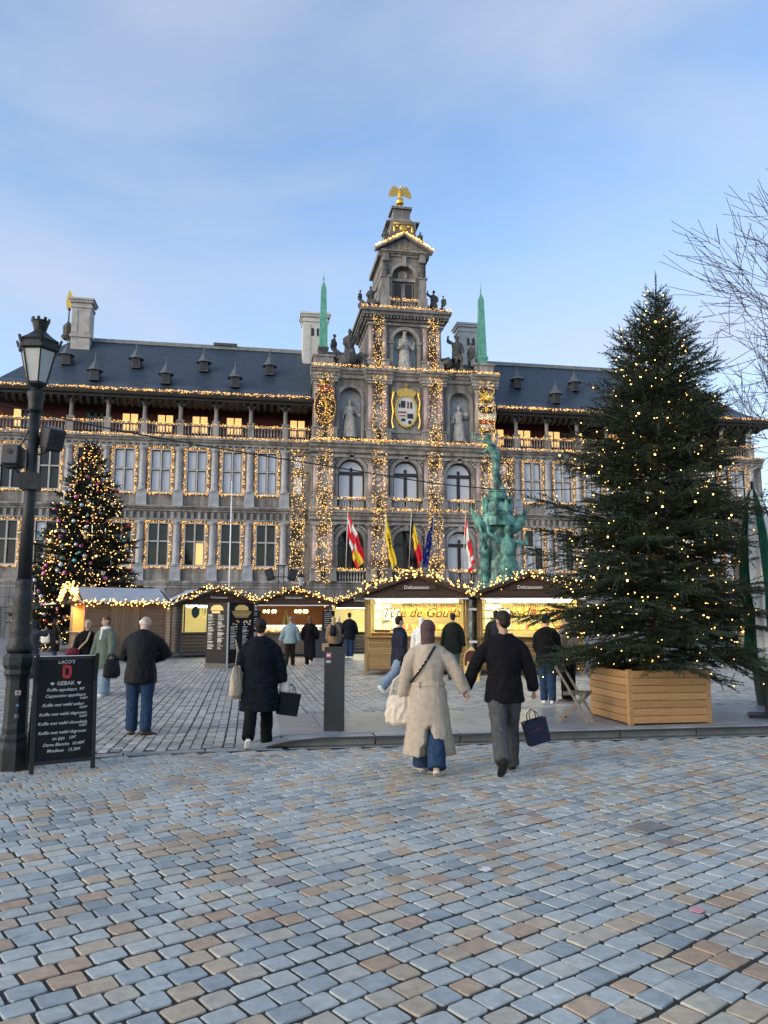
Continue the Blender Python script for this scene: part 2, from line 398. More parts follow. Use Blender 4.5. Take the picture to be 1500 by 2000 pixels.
# kerb stones, flush edging and pavement slabs
kerb = thing('kerb', 'raised bluestone kerb along the edge of the slab pavement', 'kerb', (0.5, 10.93, 0)); kerb['kind'] = 'structure'
del kerb['category']
km = MB().bev(0.006, 1.194, -0.14, 0.14, -0.05, 0.115, 0.018).mesh('kerb_stone', M_kerb)
for i in range(13): link('kerb_stone', km, kerb, (0.05 + 1.2*i, 0.0 + rng.uniform(-.004, .004), 0.0 if i else -0.012), (0, 0, rng.uniform(-.002, .002)))
em_ = MB().bev(0.005, 0.995, -0.10, 0.10, -0.05, 0.004, 0.008).mesh('edging_stone', M_slab)
for i in range(11):
    x = 0.48 - 1.0*(i+1); y0_, y1_ = kerb_y(x), kerb_y(x+1)
    link('edging_stone', em_, kerb, (x-0.5, y0_-10.93, 0.0), (0, 0, math.atan2(y1_-y0_, 1.0)))
for i in range(14): link('edging_stone', em_, kerb, (0.05+1.003*i, -0.245, -0.004))
pav = MB().box(0.46, 17.4, 10.97, 13.5, -0.05, 0.085).build('pavement', M_joint); pav['kind'] = 'structure'
sm_ = [MB().bev(0.004, w-0.004, 0.004, 0.592, -0.03, 0.0, 0.006).mesh('paving_slab', M_slab) for w in (0.6, 0.8, 1.0)]
for r_ in range(4):
    x = 0.48
    while x < 16.6:
        k = rng.randrange(3); w = (0.6, 0.8, 1.0)[k]
        link('paving_slab', sm_[k], pav, (x, 11.075 + 0.585*r_, 0.112 + rng.uniform(-.0015, .0015)), (rng.uniform(-.002,.002), rng.uniform(-.003,.003), 0)); x += w
# smooth slab path behind the chalkboard, edged with a kerb line running off to the left
path = MB().add([(-13.4,10.2,-0.006),(-2.0,10.5,-0.006),(-6.4,18.0,-0.006),(-13.4,18.0,-0.006)], [(0,1,2,3)]).build('path', M_slab); path['kind'] = 'structure'
a_, b_ = Vector((-2.02, 10.62, 0)), Vector((-6.35, 17.9, 0)); n_ = 9
for i in range(n_):
    p = a_.lerp(b_, i/n_); link('edging_stone', em_, kerb, (p.x-0.5, p.y-10.93, 0.012), (0, 0, math.atan2(b_.y-a_.y, b_.x-a_.x)))
MB().prism([(-.62,-.012),(.016,-.012),(.016,.098)], -.137, .137).build('ramp_stone', M_kerb, kerb, loc=(0.05,0,0)); MB().prism([(-.62,-.012),(-.02,-.012),(-.02,.108)], .15, 2.5).build('ramp_slab', M_slab, kerb, loc=(0.0,0,0))
# an iron cover and a patch of asphalt repair in the setts
M_iron = pm('cast_iron', (.17,.16,.15), (.24,.22,.20), 12, 0.7, 0.6, 60)
# ---------------------------------------------------------------- city hall
def stone_mat(name, c1, c2, c3, bw=1.1, bh=0.5, mortar=0.012, rough=0.8):
    m = bpy.data.materials.new(name); m.use_nodes = True; t = m.node_tree; b = t.nodes['Principled BSDF']; b.inputs['Roughness'].default_value = rough
    g = t.nodes.new('ShaderNodeNewGeometry'); mpn = t.nodes.new('ShaderNodeMapping'); mpn.inputs['Rotation'].default_value = (R(90), 0, 0)
    t.links.new(g.outputs['Position'], mpn.inputs['Vector'])
    n = t.nodes.new('ShaderNodeTexNoise'); n.inputs['Scale'].default_value = 0.7; n.inputs['Detail'].default_value = 9; n.inputs['Roughness'].default_value = 0.7
    mp2 = t.nodes.new('ShaderNodeMapping'); mp2.inputs['Scale'].default_value = (1.6, 1.6, 0.55); t.links.new(g.outputs['Position'], mp2.inputs['Vector']); t.links.new(mp2.outputs['Vector'], n.inputs['Vector'])
    r = t.nodes.new('ShaderNodeValToRGB'); e = r.color_ramp.elements; e[0].position = 0.32; e[1].position = 0.68; e[0].color = (*c1, 1); e[1].color = (*c2, 1); q = e.new(0.48); q.color = (*c3, 1)
    t.links.new(n.outputs['Fac'], r.inputs['Fac'])
    br = t.nodes.new('ShaderNodeTexBrick'); br.inputs['Scale'].default_value = 1; br.inputs['Brick Width'].default_value = bw; br.inputs['Row Height'].default_value = bh; br.inputs['Mortar Size'].default_value = mortar
    br.inputs['Color1'].default_value = (1,1,1,1); br.inputs['Color2'].default_value = (.78,.79,.82,1); br.inputs['Mortar'].default_value = (.5,.49,.48,1)
    t.links.new(mpn.outputs['Vector'], br.inputs['Vector'])
    mxx = t.nodes.new('ShaderNodeMix'); mxx.data_type = 'RGBA'; mxx.blend_type = 'MULTIPLY'; mxx.inputs['Factor'].default_value = 1.0
    t.links.new(r.outputs['Color'], mxx.inputs['A']); t.links.new(br.outputs['Color'], mxx.inputs['B']); t.links.new(mxx.outputs['Result'], b.inputs['Base Color'])
    mp3 = t.nodes.new('ShaderNodeMapping'); mp3.inputs['Scale'].default_value = (2.4, 2.4, .13); t.links.new(g.outputs['Position'], mp3.inputs['Vector'])
    n3 = t.nodes.new('ShaderNodeTexNoise'); n3.inputs['Scale'].default_value = 1.0; n3.inputs['Detail'].default_value = 6; t.links.new(mp3.outputs['Vector'], n3.inputs['Vector'])
    r3 = t.nodes.new('ShaderNodeMapRange'); r3.inputs['From Min'].default_value = .35; r3.inputs['From Max'].default_value = .6; r3.inputs['To Min'].default_value = .62; r3.inputs['To Max'].default_value = 1.05; t.links.new(n3.outputs['Fac'], r3.inputs['Value'])
    hs = t.nodes.new('ShaderNodeHueSaturation'); t.links.new(r3.outputs['Result'], hs.inputs['Value']); t.links.new(mxx.outputs['Result'], hs.inputs['Color']); t.links.new(hs.outputs['Color'], b.inputs['Base Color'])
    n2 = t.nodes.new('ShaderNodeTexNoise'); n2.inputs['Scale'].default_value = 9; n2.inputs['Detail'].default_value = 6; t.links.new(g.outputs['Position'], n2.inputs['Vector'])
    bp = t.nodes.new('ShaderNodeBump'); bp.inputs['Strength'].default_value = 0.35; bp.inputs['Distance'].default_value = 0.04
    t.links.new(n2.outputs['Fac'], bp.inputs['Height']); t.links.new(bp.outputs['Normal'], b.inputs['Normal'])
    MATS[name] = m; return m
S_wall = stone_mat('grey_limestone', (.11,.103,.095), (.39,.36,.325), (.25,.23,.205))
S_trim = stone_mat('pale_trim_stone', (.15,.142,.132), (.46,.435,.40), (.32,.30,.272), 2.2, 3.0, 0.006)
S_base = stone_mat('rough_base_stone', (.14,.135,.13), (.31,.30,.285), (.23,.22,.21), 3.0, 2.0, 0.004)
S_dark = pm('soot_black_stone', (.035,.035,.035), (.10,.10,.098), 5, 0.75, 0.5, 12)
S_marble = pm('red_grey_marble', (.27,.20,.19), (.42,.36,.35), 2.2, 0.45, 0.1, 20, c3=(.33,.27,.265), contrast=(.3,.7))
S_blue = pm('blue_grey_marble', (.26,.27,.29), (.40,.41,.43), 2.0, 0.5, 0.1, 20)
S_slate = pm('roof_slate', (.020,.034,.050), (.042,.062,.084), 1.2, 0.42, 0.35, 7, stretch=(1,1,4))
S_lead = pm('roof_lead', (.16,.17,.175), (.27,.28,.28), 3, 0.6)
S_gold = pm('gilding', (.80,.50,.12), (.62,.36,.07), 8, 0.32, metal=0.9)
S_copper = pm('green_copper', (.07,.27,.20), (.15,.41,.31), 2.2, 0.6, 0.15, 10)
S_niche = pm('blue_niche_paint', (.30,.42,.47), (.38,.49,.53), 3, 0.8)
S_niche2 = pm('grey_niche_stone', (.30,.33,.36), (.40,.43,.45), 3, 0.8)
S_statue = pm('pale_carved_stone', (.30,.285,.26), (.50,.48,.44), 3, 0.8, 0.4, 14)
S_red = pm('gallery_red_paint', (.055,.009,.011), (.085,.015,.017), 2, 0.7)
S_wood = pm('dark_window_wood', (.022,.02,.02), rough=0.45)
S_pane_hi = pm('pane_blind_and_sky_tone', (.52,.55,.60), (.62,.61,.64), 0.6, 0.08, coat=0.5)  # white blind, with the pale sky reflection mixed into its base colour
S_pane_lo = pm('dark_window_glass', (.010,.009,.009), (.035,.03,.028), 0.8, 0.06, spec=0.4)
S_pane_lit = em('lit_gallery_pane', (1.0, 0.55, 0.20), 0.42)
E_bulb = em('fairy_bulb', (1.0, 0.53, 0.12), 1.9)
E_bulb2 = em('fairy_bulb_dense', (1.0, 0.50, 0.13), 1.6)
HX, HY = 15.0, 74.0
hall = thing('city_hall', 'long grey stone renaissance city hall with slate roof and tall gabled centre', 'building', (HX, HY, 0))
WY = 1.2                                   # wing face behind the centre's face
def hp(mb, name, mat, smooth=False): return mb.build(name, mat, hall, smooth)
def arch(cx, z, r, n=12, a0=0.0, a1=math.pi): return [(cx + r*math.cos(a0+(a1-a0)*i/n), z + r*math.sin(a0+(a1-a0)*i/n)) for i in range(n+1)]
def arch_wall(mb, x0, x1, z0, z1, cx, r, zs, y0, y1):
    """wall panel x0..x1, z0..z1 with an arched opening standing on z0"""
    mb.prism([(x0,z0),(cx-r,z0),(cx-r,zs)] + [(x0,zs)], y0, y1)
    mb.prism([(cx+r,z0),(x1,z0),(x1,zs),(cx+r,zs)], y0, y1)
    a = arch(cx, zs, r)[::-1]
    mb.prism([(x0,zs)] + a + [(x1,zs),(x1,z1),(x0,z1)], y0, y1)
def moulding(mb, x0, x1, y, z0, z1, out, steps=None):
    """cornice profile: growing outwards upwards"""
    h = z1 - z0
    pr = [(y+0.3, z0), (y, z0), (y-out*.25, z0+h*.08), (y-out*.3, z0+h*.35), (y-out*.62, z0+h*.5), (y-out*.70, z0+h*.68), (y-out*.97, z0+h*.74), (y-out, z0+h*.96), (y-out*.95, z1), (y+0.3, z1)]
    mb.prof(pr, x0, x1)
WZ = dict(p0=4.5, p1=5.2, w1b=6.7, w1m=8.93, w1t=10.6, fr=10.95, b0=11.75, b1=12.3, w2b=13.72, w2m=15.85, w2t=17.68, c0=18.2, c1=18.95, g1=22.4)
# --- main body behind the facade (sides, back)
mb = MB(); mb.box(-40, 40, WY+1.9, 17.5, 0, 19.0); mb.box(-40, 40, WY+2.6, 17.5, 19.0, 22.5)
mb.box(-9.3, 9.3, 0.9, 3.2, 0, 26.0); hp(mb, 'body_wall', S_wall)
# --- roof
def roof_part(x0, x1, hip0, hip1, front=True):
    e, yr, zr, ye, yb, ze = 0.9, 9.0, 30.9, WY-1.0, 18.2, 22.95
    a0, a1 = x0 - (e if hip0 else 0), x1 + (e if hip1 else 0)
    r0, r1 = x0 + (6.0 if hip0 else 0), x1 - (6.0 if hip1 else 0)
    ym, zm = ye + 2.2, ze + 1.55            # sprocketed foot: flatter slope at the eave
    if not front: ye, ze = ym - .02, zm - .5
    h0, h1 = (2.0 if hip0 else 0), (2.0 if hip1 else 0)
    mb = MB(); P_ = [(a0,ye,ze),(a1,ye,ze),(a1-h1,ym,zm),(a0+h0,ym,zm),(r1,yr,zr),(r0,yr,zr),(a1,yb,22.95),(a0,yb,22.95),(a1-h1,yb-2.2,24.5),(a0+h0,yb-2.2,24.5)]
    F_ = [(0,1,2,3),(3,2,4,5),(6,7,9,8),(8,9,5,4),(1,6,8,2),(2,8,4),(7,0,3,9),(9,3,5),(0,7,6,1)]
    return mb.add(P_, F_)
rf = hp(roof_part(-40, -9.3, True, False), 'roof', S_slate); hp(roof_part(9.3, 40, False, True), 'roof', S_slate); hp(roof_part(-9.3, 9.3, False, False, False), 'roof', S_slate)
mb = MB(); mb.box(-34.4, 34.4, 8.75, 9.25, 30.75, 31.15); link('ridge_capping', mb.mesh('ridge_capping', S_lead), rf)
mb = MB(); mb.box(-19.5, -17.0, 8.6, 9.6, 31.1, 31.4); link('ridge_hatch', mb.mesh('ridge_hatch', S_dark), rf)
# dormers
md = MB(); md.box(-.42, .42, 0, 1.6, 0, 1.0); 
mdr = MB(); mdr.lathe([(.82,0),(.55,.28),(.28,.75),(.06,1.15),(.035,1.5),(.07,1.55),(.02,1.85)], 8, (0,.45,1.0))
mdw = MB().box(-.3, .3, -.03, .02, .12, .92)
mds = [md.mesh('dormer', pm('dormer_grey', (.07,.075,.08), rough=.6)), mdr.mesh('dormer_cap', pm('dormer_lead', (.075,.085,.095), (.12,.13,.14), 3, .5)), mdw.mesh('dormer_shutter', S_wood)]
for sx in (-1, 1):
    for k in range(4):
        for (xx, yy, zz) in ((-16.95-6.7*k, 1.95, 24.55), (-13.5-6.7*k, 4.35, 26.75)):
            if xx < -35: continue
            d = link('dormer', mds[0], hall, (sx*-xx if sx > 0 else xx, yy, zz)); link('dormer_cap', mds[1], d); link('dormer_shutter', mds[2], d)
# chimneys
def chimney(x, y, w, d, z0, z1, blind):
    mb = MB(); mb.box(-w/2, w/2, -d/2, d/2, z0, z1-1.0); mb.box(-w/2-.12, w/2+.12, -d/2-.12, d/2+.12, z0+3.2, z0+3.5); mb.box(-w/2-.1, w/2+.1, -d/2-.1, d/2+.1, z1-1.0, z1-.75)
    mb.box(-w/2, w/2, -d/2, d/2, z1-.75, z1-.45); mb.box(-w/2-.2, w/2+.2, -d/2-.2, d/2+.2, z1-.45, z1-.2); mb.box(-w/2-.32, w/2+.32, -d/2-.32, d/2+.32, z1-.2, z1)
    for sx in (-1, 1): mb.box(sx*w*.32-w*.13, sx*w*.32+w*.13, -d/2-.05, -d/2, z0+3.7, z1-1.25)
    o = mb.build('chimney', S_cl, hall, loc=(x, y, 0))
    if blind:
        for k in range(4): MB().prism([(-.14,0),(.14,0)] + arch(0, .75, .14, 5), -.02, .02).build('flue_opening', S_wood, o, loc=(-w*.33 + k*w*.22, -d/2-.02, z1-2.6))
S_cl = pm('pale_chimney_render', (.50,.50,.48), (.60,.60,.57), 1.5, 0.8)
S_cs = pm('grey_chimney_stone', (.33,.32,.30), (.46,.45,.42), 1.5, 0.85, 0.3, 8)
chimney(-8.6, 8.2, 2.7, 2.0, 24.5, 34.9, True); chimney(9.0, 8.2, 2.7, 2.0, 24.5, 34.9, True)
S_cl_keep = S_cl; S_cl = S_cs
chimney(-33.0, 8.3, 1.9, 1.7, 27.5, 34.9, False); chimney(33.0, 8.3, 1.9, 1.7, 27.5, 34.9, False)
# --- ground floor: rough blocks
mb = MB(); mb.box(-40, 40, WY+.12, WY+1.9, 0, 4.5); mb.box(-9.6, 9.6, .12, .95, 0, 4.55); hp(mb, 'base_wall', S_base)
bm_ = [MB().bev(.012, w-.012, -.1, .05, .012, .888, .03).mesh('base_block', S_base) for w in (1.3, 1.7)]
for (xa, xb, yy) in ((-39.9, -9.75, WY+.12), (-9.6, 9.6, .12), (9.75, 39.9, WY+.12)):
    for r_ in range(4, 5) if False else range(3, 5):
        x = xa
        while x < xb - 1.8:
            k = rng.randrange(2); link('base_block', bm_[k], hall, (x, yy, .9*r_ + .03 + (.0 if r_ < 4 else 0))); x += (1.3, 1.7)[k]
mb = MB()
for (xa, xb, yy) in ((-40, -9.72, WY), (-9.7, 9.7, 0.0), (9.72, 40, WY)): moulding(mb, xa, xb, yy+.05, 4.5, 5.2, .32)
hp(mb, 'plinth_course', S_trim)
# arched ground-floor doorways of the left end
mb = MB()
for xx in (-38.2, -34.8, -31.4): mb.prism([(xx-.95,0),(xx+.95,0)] + arch(xx, 2.6, .95, 10), WY-.06, WY+.1)
o_ = hp(mb, 'arcade_door', S_wood)
# --- wings: walls, windows, pilasters
BAY = 3.35; wx = [13.6 + BAY*k for k in range(8)]
HWO = 0.86                                  # half window opening
for s in (-1, 1):
    mbw = MB(); X = sorted([s*x for x in wx]); lo, hi = (-40.0, -11.98) if s < 0 else (11.98, 40.0)
    for (zb, zt) in ((WZ['w1b'], WZ['w1t']), (WZ['w2b'], WZ['w2t'])):
        e = [lo] + [q for x in X for q in (x-HWO, x+HWO)] + [hi]
        for i in range(0, len(e), 2): mbw.box(e[i], e[i+1], WY, WY+1.9, zb, zt)
    for (za, zb) in ((5.2, WZ['w1b']), (WZ['w1t'], WZ['w2b']), (WZ['w2t'], 18.2)): mbw.box(lo, hi, WY, WY+1.9, za, zb)
    a, b = (-11.98, -9.3) if s < 0 else (9.3, 11.98)      # narrow bay beside the centre
    for (za, zb) in ((5.2,6.7),(8.4,9.2),(10.6,13.7),(15.6,16.3),(17.6,18.2)): mbw.box(a, b, WY, WY+1.9, za, zb)
    cxn = s*10.62
    for (za, zb) in ((6.7,8.4),(9.2,10.6),(13.7,15.6),(16.3,17.6)): mbw.box(a, cxn-.5, WY, WY+1.9, za, zb); mbw.box(cxn+.5, b, WY, WY+1.9, za, zb)
    hp(mbw, 'wing_wall', S_wall)
S_win = pm('pale_window_stone', (.36,.34,.305), (.50,.475,.43), 1.5, .8, .2, 14)
def window_meshes(h, hm):
    st = MB()                               # stone surround and cross mullion
    w = HWO
    st.box(-w-.16, -w, -.10, .28, -.14, h+.14); st.box(w, w+.16, -.10, .28, -.14, h+.14)
    st.box(-w, w, -.10, .28, h, h+.14); st.box(-w-.22, w+.22, -.18, .28, -.26, -.14); st.box(-w, w, -.06, .28, -.14, 0.0)
    st.box(-.07, .07, -.09, .26, 0, h); st.box(-w, -.07, -.04, .26, hm-.07, hm+.07); st.box(.07, w, -.04, .26, hm-.07, hm+.07)
    fr = []
    out = {}
    for nm, (z0, z1) in (('lo', (0.0, hm-.07)), ('hi', (hm+.07, h))):
        f = MB(); a, b = .07, w; t = .055
        f.box(a, a+t, .14, .24, z0, z1); f.box(b-t, b, .14, .24, z0, z1); f.box(a+t, b-t, .14, .24, z0, z0+t); f.box(a+t, b-t, .14, .24, z1-t, z1)
        out[nm] = (f.mesh('casement', S_wood), [MB().box(a+t, b-t, .19, .205, z0+t, z1-t).mesh('pane', m) for m in (S_pane_hi, S_pane_lo)])
    return st.mesh('window', S_win), out
W1 = window_meshes(WZ['w1t']-WZ['w1b'], WZ['w1m']-WZ['w1b']); W2 = window_meshes(WZ['w2t']-WZ['w2b'], WZ['w2m']-WZ['w2b'])
lit_frames = []
lit_pane = W1[1]['lo'][1][0].copy(); lit_pane.materials.clear(); lit_pane.materials.append(S_pane_lit)
for s in (-1, 1):
    for i, x in enumerate(wx):
        for (W, zb, fl) in ((W1, WZ['w1b'], 0), (W2, WZ['w2b'], 1)):
            o = link('window', W[0], hall, (s*x, WY, zb))
            for nm in ('lo', 'hi'):
                fm, pms = W[1][nm]
                for sx in (1, -1):
                    c = link('casement', fm, o, scale=(sx, 1, 1))
                    hi_ = fl == 1 and (s > 0 or i < 5)
                    if fl == 0 and s > 0: hi_ = rng.random() < 0.45
                    if fl == 0 and s < 0: hi_ = rng.random() < 0.08
                    pn = link('pane', pms[0 if hi_ else 1], o, scale=(sx, 1, 1))
                    if s < 0 and fl == 0 and i in (2, 6) and nm == 'lo' and sx == 1: pn.data = lit_pane
            lit_frames.append((s*x, zb, WZ['w1t']-WZ['w1b'] if fl == 0 else WZ['w2t']-WZ['w2b']))
# narrow windows
for s in (-1, 1):
    for (za, zb, mt) in ((6.7,8.4,S_pane_lo),(9.2,10.6,S_pane_lo),(13.7,15.6,S_pane_hi),(16.3,17.6,S_pane_hi)):
        mb = MB(); h = zb-za
        mb.box(-.5, -.42, .1, .25, 0, h); mb.box(.42, .5, .1, .25, 0, h); mb.box(-.42, .42, .1, .25, 0, .08); mb.box(-.42, .42, .1, .25, h-.08, h)
        o = mb.build('narrow_window', S_wood, hall, loc=(s*10.62, WY, za)); MB().box(-.42, .42, .18, .2, .08, h-.08).build('pane', mt, o)
    for zc in (8.8, 15.95): MB().prof([(.2,zc-.2),(-.05,zc-.2),(-.2,zc),(-.2,zc+.1),(.2,zc+.1)], -.85, .85).build('window_head', S_trim, hall, loc=(s*10.62, WY, 0))
def pilaster_mesh(z0, z1, w=.34, ped=1.5):
    mb = MB(); mb.box(-w-.14, w+.14, -.30, .05, 0, ped-.12); mb.box(-w-.2, w+.2, -.36, .05, ped-.12, ped)
    mb.box(-w-.19, w+.19, -.35, .05, 0, .14)
    h = z1-z0
    mb.lathe([(w+.10, ped), (w+.10, ped+.14), (w+.02, ped+.2), (w, ped+.3), (w*.88, h-.5), (w*.9, h-.42), (w+.04, h-.38), (w, h-.32), (w+.12, h-.18), (w+.12, h-.1)], 12, (0,-.02,0))
    mb.box(-w-.16, w+.16, -.32, .05, h-.12, h); return mb
pl1 = pilaster_mesh(5.2, WZ['w1t']+.3).mesh('pilaster', S_blue); pl2 = pilaster_mesh(12.3, WZ['w2t']+.3).mesh('pilaster', S_blue)
for s in (-1, 1):
    for k in range(9):
        x = s*(13.6 - BAY/2 + BAY*k)
        if abs(x) > 39.6: continue
        link('pilaster', pl1, hall, (x, WY, 5.2)); link('pilaster', pl2, hall, (x, WY, 12.3))
for s, (a, b) in ((-1, (-40.1, -9.32)), (1, (9.32, 40.1))):
    mb = MB(); moulding(mb, a, b, WY-.06, WZ['b0'], WZ['b1'], .5); mb.box(a, b, WY-.28, WY+.1, WZ['w1t']+.3, WZ['w1t']+.5)
    moulding(mb, a, b, WY-.06, WZ['c0'], WZ['c1'], .6); mb.box(a, b, WY-.28, WY+.1, WZ['w2t']+.3, WZ['w2t']+.44)
    x = a + .2
    while x < b-.3:                         # triglyph blocks and dentils
        mb.box(x, x+.26, WY-.22, WY, WZ['fr']+.16, WZ['b0']-.02); mb.box(x, x+.2, WY-.3, WY, WZ['c0']-.2, WZ['c0']+.06); x += .62
    hp(mb, 'belt_course', S_trim)
# --- top gallery of the wings
for s in (-1, 1):
    mb = MB(); mbr = MB(); a, b = (-40, -9.32) if s < 0 else (9.32, 40)
    mb.box(a, b, WY-.5, WY+2.4, 18.95, 19.12)
    mbr.box(a, b, WY+2.3, WY+2.6, 19.1, 22.4)
    hp(mb, 'gallery_floor', S_trim); hp(mbr, 'gallery_wall', S_red)
pm('dark_eave_wood', (.022,.021,.02), (.04,.038,.036), 2, 0.7)
for (a, b) in ((-40.9, -9.32), (9.32, 40.9)):
    mb = MB(); mb.box(a, b, WY-1.0, WY+2.5, 22.45, 22.7); mb.prof([(WY-.9,22.68),(WY-1.35,22.72),(WY-1.45,22.95),(WY-1.45,23.12),(WY-.7,23.2),(WY-.7,22.68)], a, b)
    hp(mb, 'eave', MATS['dark_eave_wood'])
brk = MB().prof([(-.95,.0),(-.95,-.18),(-.5,-.5),(0,-.6),(0,0)], -.13, .13).mesh('eave_bracket', MATS['dark_eave_wood'])
pier = MB(); pier.box(-.3, .3, -.3, .3, 0, 1.35); pier.box(-.36, .36, -.36, .36, 1.35, 1.5); pier.lathe([(.24,1.5),(.24,1.62),(.2,1.7),(.185,2.7),(.25,2.76),(.2,2.82),(.34,3.02)], 10); pier.box(-.42,.42,-.36,.36,3.02,3.14); pier.box(-.6,.6,-.25,.25,3.14,3.3)
pier_m = pier.mesh('gallery_pier', S_trim)
def baluster_row(n, L, h, r=.075):
    mb = MB()
    for i in range(n):
        x = -L/2 + L*(i+.5)/n
        mb.lathe([(r*.9,0),(r*.9,.06*h),(r*.5,.14*h),(r*1.15,.36*h),(r*.9,.5*h),(r*.45,.78*h),(r*.9,.92*h),(r*.9,h)], 6, (x,0,0))
    return mb
bal = baluster_row(9, BAY-.62, .95); balm = bal.mesh('balustrade', S_trim)
railm = MB().box(-BAY/2+.3, BAY/2-.3, -.16, .16, .95, 1.13).mesh('handrail', S_trim)
gw = MB(); gw.box(-.82,-.72,-.06,.06,0,1.9); gw.box(.72,.82,-.06,.06,0,1.9); gw.box(-.06,.06,-.06,.06,0,1.9); gw.box(-.72,.72,-.06,.06,1.8,1.9); gw.box(-.72,.72,-.05,.05,.0,.1)
gwm = gw.mesh('gallery_window', S_wood); gpm = [MB().box(.06, .72, -.02, .0, .1, 1.8).mesh('pane', m) for m in (S_pane_lit, S_pane_lo)]
for s in (-1, 1):
    for k in range(9):
        x = s*(13.6 - BAY/2 + BAY*k)
        if abs(x) < 39.8: link('gallery_pier', pier_m, hall, (x, WY-.1, 19.12))
        xc = s*(13.6 - BAY + BAY*k)
        if k == 0: xc = s*10.6
        if abs(xc) > 39: continue
        b_ = link('balustrade', balm, hall, (xc, WY-.1, 19.17), scale=(1 if k else .78, 1, 1)); link('handrail', railm, b_)
        if not (s < 0 and k in (1, 7)):
            g = link('gallery_window', gwm, hall, (xc, WY+2.22, 19.9))
            lit = not (s < 0 and k == 6)
            for sx in (1, -1): link('pane', gpm[0 if (lit and rng.random() < .92) else 1], g, scale=(sx, 1, 1))
    for k in range(46):
        x = s*(10.0 + .66*k); link('eave_bracket', brk, hall, (x, WY+.12, 22.46))
# --- centre: walls with arched windows
RW = 9.3; AC = (-5.45, 0.0, 5.45); AR = 1.3
mb = MB()
xs = [-RW, -2.75, 2.75, RW]
for i in range(3):
    arch_wall(mb, xs[i], xs[i+1], 5.2, 11.1, AC[i], AR, 8.95, 0, .9)
    arch_wall(mb, xs[i], xs[i+1], 12.1, 17.75, AC[i], AR, 15.9, 0, .9)
mb.box(-RW, RW, 0, .9, 11.1, 12.1); mb.box(-RW, RW, 0, .9, 17.75, 18.9)
hp(mb, 'centre_wall', S_wall)
mt = MB()
for (z0, z1, o_) in ((11.1, 12.1, .62), (17.75, 18.9, .75)):
    moulding(mt, -RW-.25, RW+.25, -.1, z0, z1, o_)
    x = -RW
    while x < RW: mt.box(x, x+.2, -.42, .0, z1-.42, z1-.26); x += .42
mt.box(-RW-.1, RW+.1, -.26, .02, 10.72, 10.95); mt.box(-RW-.1, RW+.1, -.26, .02, 17.35, 17.58)
hp(mt, 'centre_cornice', S_trim)
M_archv = MB()
for zs in (8.95, 15.9):
    for c in AC:
        o1 = arch(c, zs, AR+.34, 14); i1 = arch(c, zs, AR+.02, 14)[::-1]
        M_archv.prism(o1 + i1, -.14, .05)
        M_archv.box(c-.2, c+.2, -.26, 0, zs+AR-.05, zs+AR+.5)
        for sx in (-1, 1): M_archv.box(c+sx*(AR+.18)-.2, c+sx*(AR+.18)+.2, -.2, .03, zs-.22, zs); M_archv.box(c+sx*(AR+.18)-.15, c+sx*(AR+.18)+.15, -.12, .03, zs-4.6 if zs > 9 else 5.2, zs-.22)
hp(M_archv, 'arch_surround', S_trim)
def arched_window(h, zs):
    f = MB(); t = .14
    f.box(-AR, -AR+t, 0, .12, 0, zs); f.box(AR-t, AR, 0, .12, 0, zs); f.box(-.16, .16, -.03, .12, 0, zs); f.box(-AR, AR, -.06, .12, zs-.22, zs+.12)
    f.prism(arch(0, zs, AR, 14) + arch(0, zs, AR-t, 14)[::-1], 0, .12); f.ell((0,-.02,zs+.34), (.17,.1,.2), 8, 6); f.box(-.06,.06,0,.1,zs+.1,zs+.3)
    f.box(-AR+t, -.16, 0, .12, 0, .14); f.box(.16, AR-t, 0, .12, 0, .14)
    return f.mesh('arched_window', S_wood)
awm = arched_window(4, 3.75)
ap = {}
for key, m in (('hi', S_pane_hi), ('lo', S_pane_lo)):
    ap[key] = (MB().box(.16, AR-.14, .05, .07, .14, 3.55).mesh('pane', m), MB().prism([(-AR+.14, 3.87)] + [] + [(AR-.14, 3.87)] + arch(0, 3.75, AR-.14, 14)[1:-1], .05, .07).mesh('fanlight_pane', m))
for zs, key in ((8.95, 'lo'), (15.9, 'hi')):
    for i, c in enumerate(AC):
        k = 'hi' if (key == 'lo' and i == 2) else key
        w = link('arched_window', awm, hall, (c, .45, zs-3.75))
        for sx in (1, -1): link('pane', ap[k][0], w, scale=(sx, 1, 1))
        link('fanlight_pane', ap['hi' if (key == 'hi' or i == 2) else 'lo'][1], w)
        b_ = link('balustrade', baluster_row(9, 2.5, .95, .09).mesh('balustrade', S_trim), hall, (c, -.32, zs-3.75+.0))
        MB().box(-1.45, 1.45, -.17, .17, .95, 1.12).build('handrail', S_trim, b_); MB().box(-1.45, 1.45, -.17, .17, -.12, 0).build('base_rail', S_trim, b_)
# columns of the centre (marble shafts on pedestals) and the shallow niches between the pairs
def column_mesh(h, r=.36, ped=1.25):
    b = MB(); c_ = MB(); b.box(-r-.16, r+.16, -r-.16, r+.16, 0, ped-.14); b.box(-r-.24, r+.24, -r-.24, r+.24, ped-.14, ped); b.box(-r-.22, r+.22, -r-.22, r+.22, 0, .16)
    b.lathe([(r+.13,ped),(r+.13,ped+.1),(r+.03,ped+.18),(r+.08,ped+.24),(r+.01,ped+.3)], 14)
    c_.lathe([(r*.9,h-.62),(r*.86,h-.55),(r*1.02,h-.5),(r*.95,h-.4),(r*1.45,h-.16)], 14); c_.box(-r-.2, r+.2, -r-.2, r+.2, h-.17, h)
    s_ = MB().lathe([(r,ped+.3),(r*1.01,ped+(h-ped)*.35),(r*.87,h-.62)], 14)
    return s_.mesh('column', S_marble, True), b.mesh('column_base', S_trim), c_.mesh('capital', S_trim)
CXS = (2.1, 3.55, 7.45, 8.9)
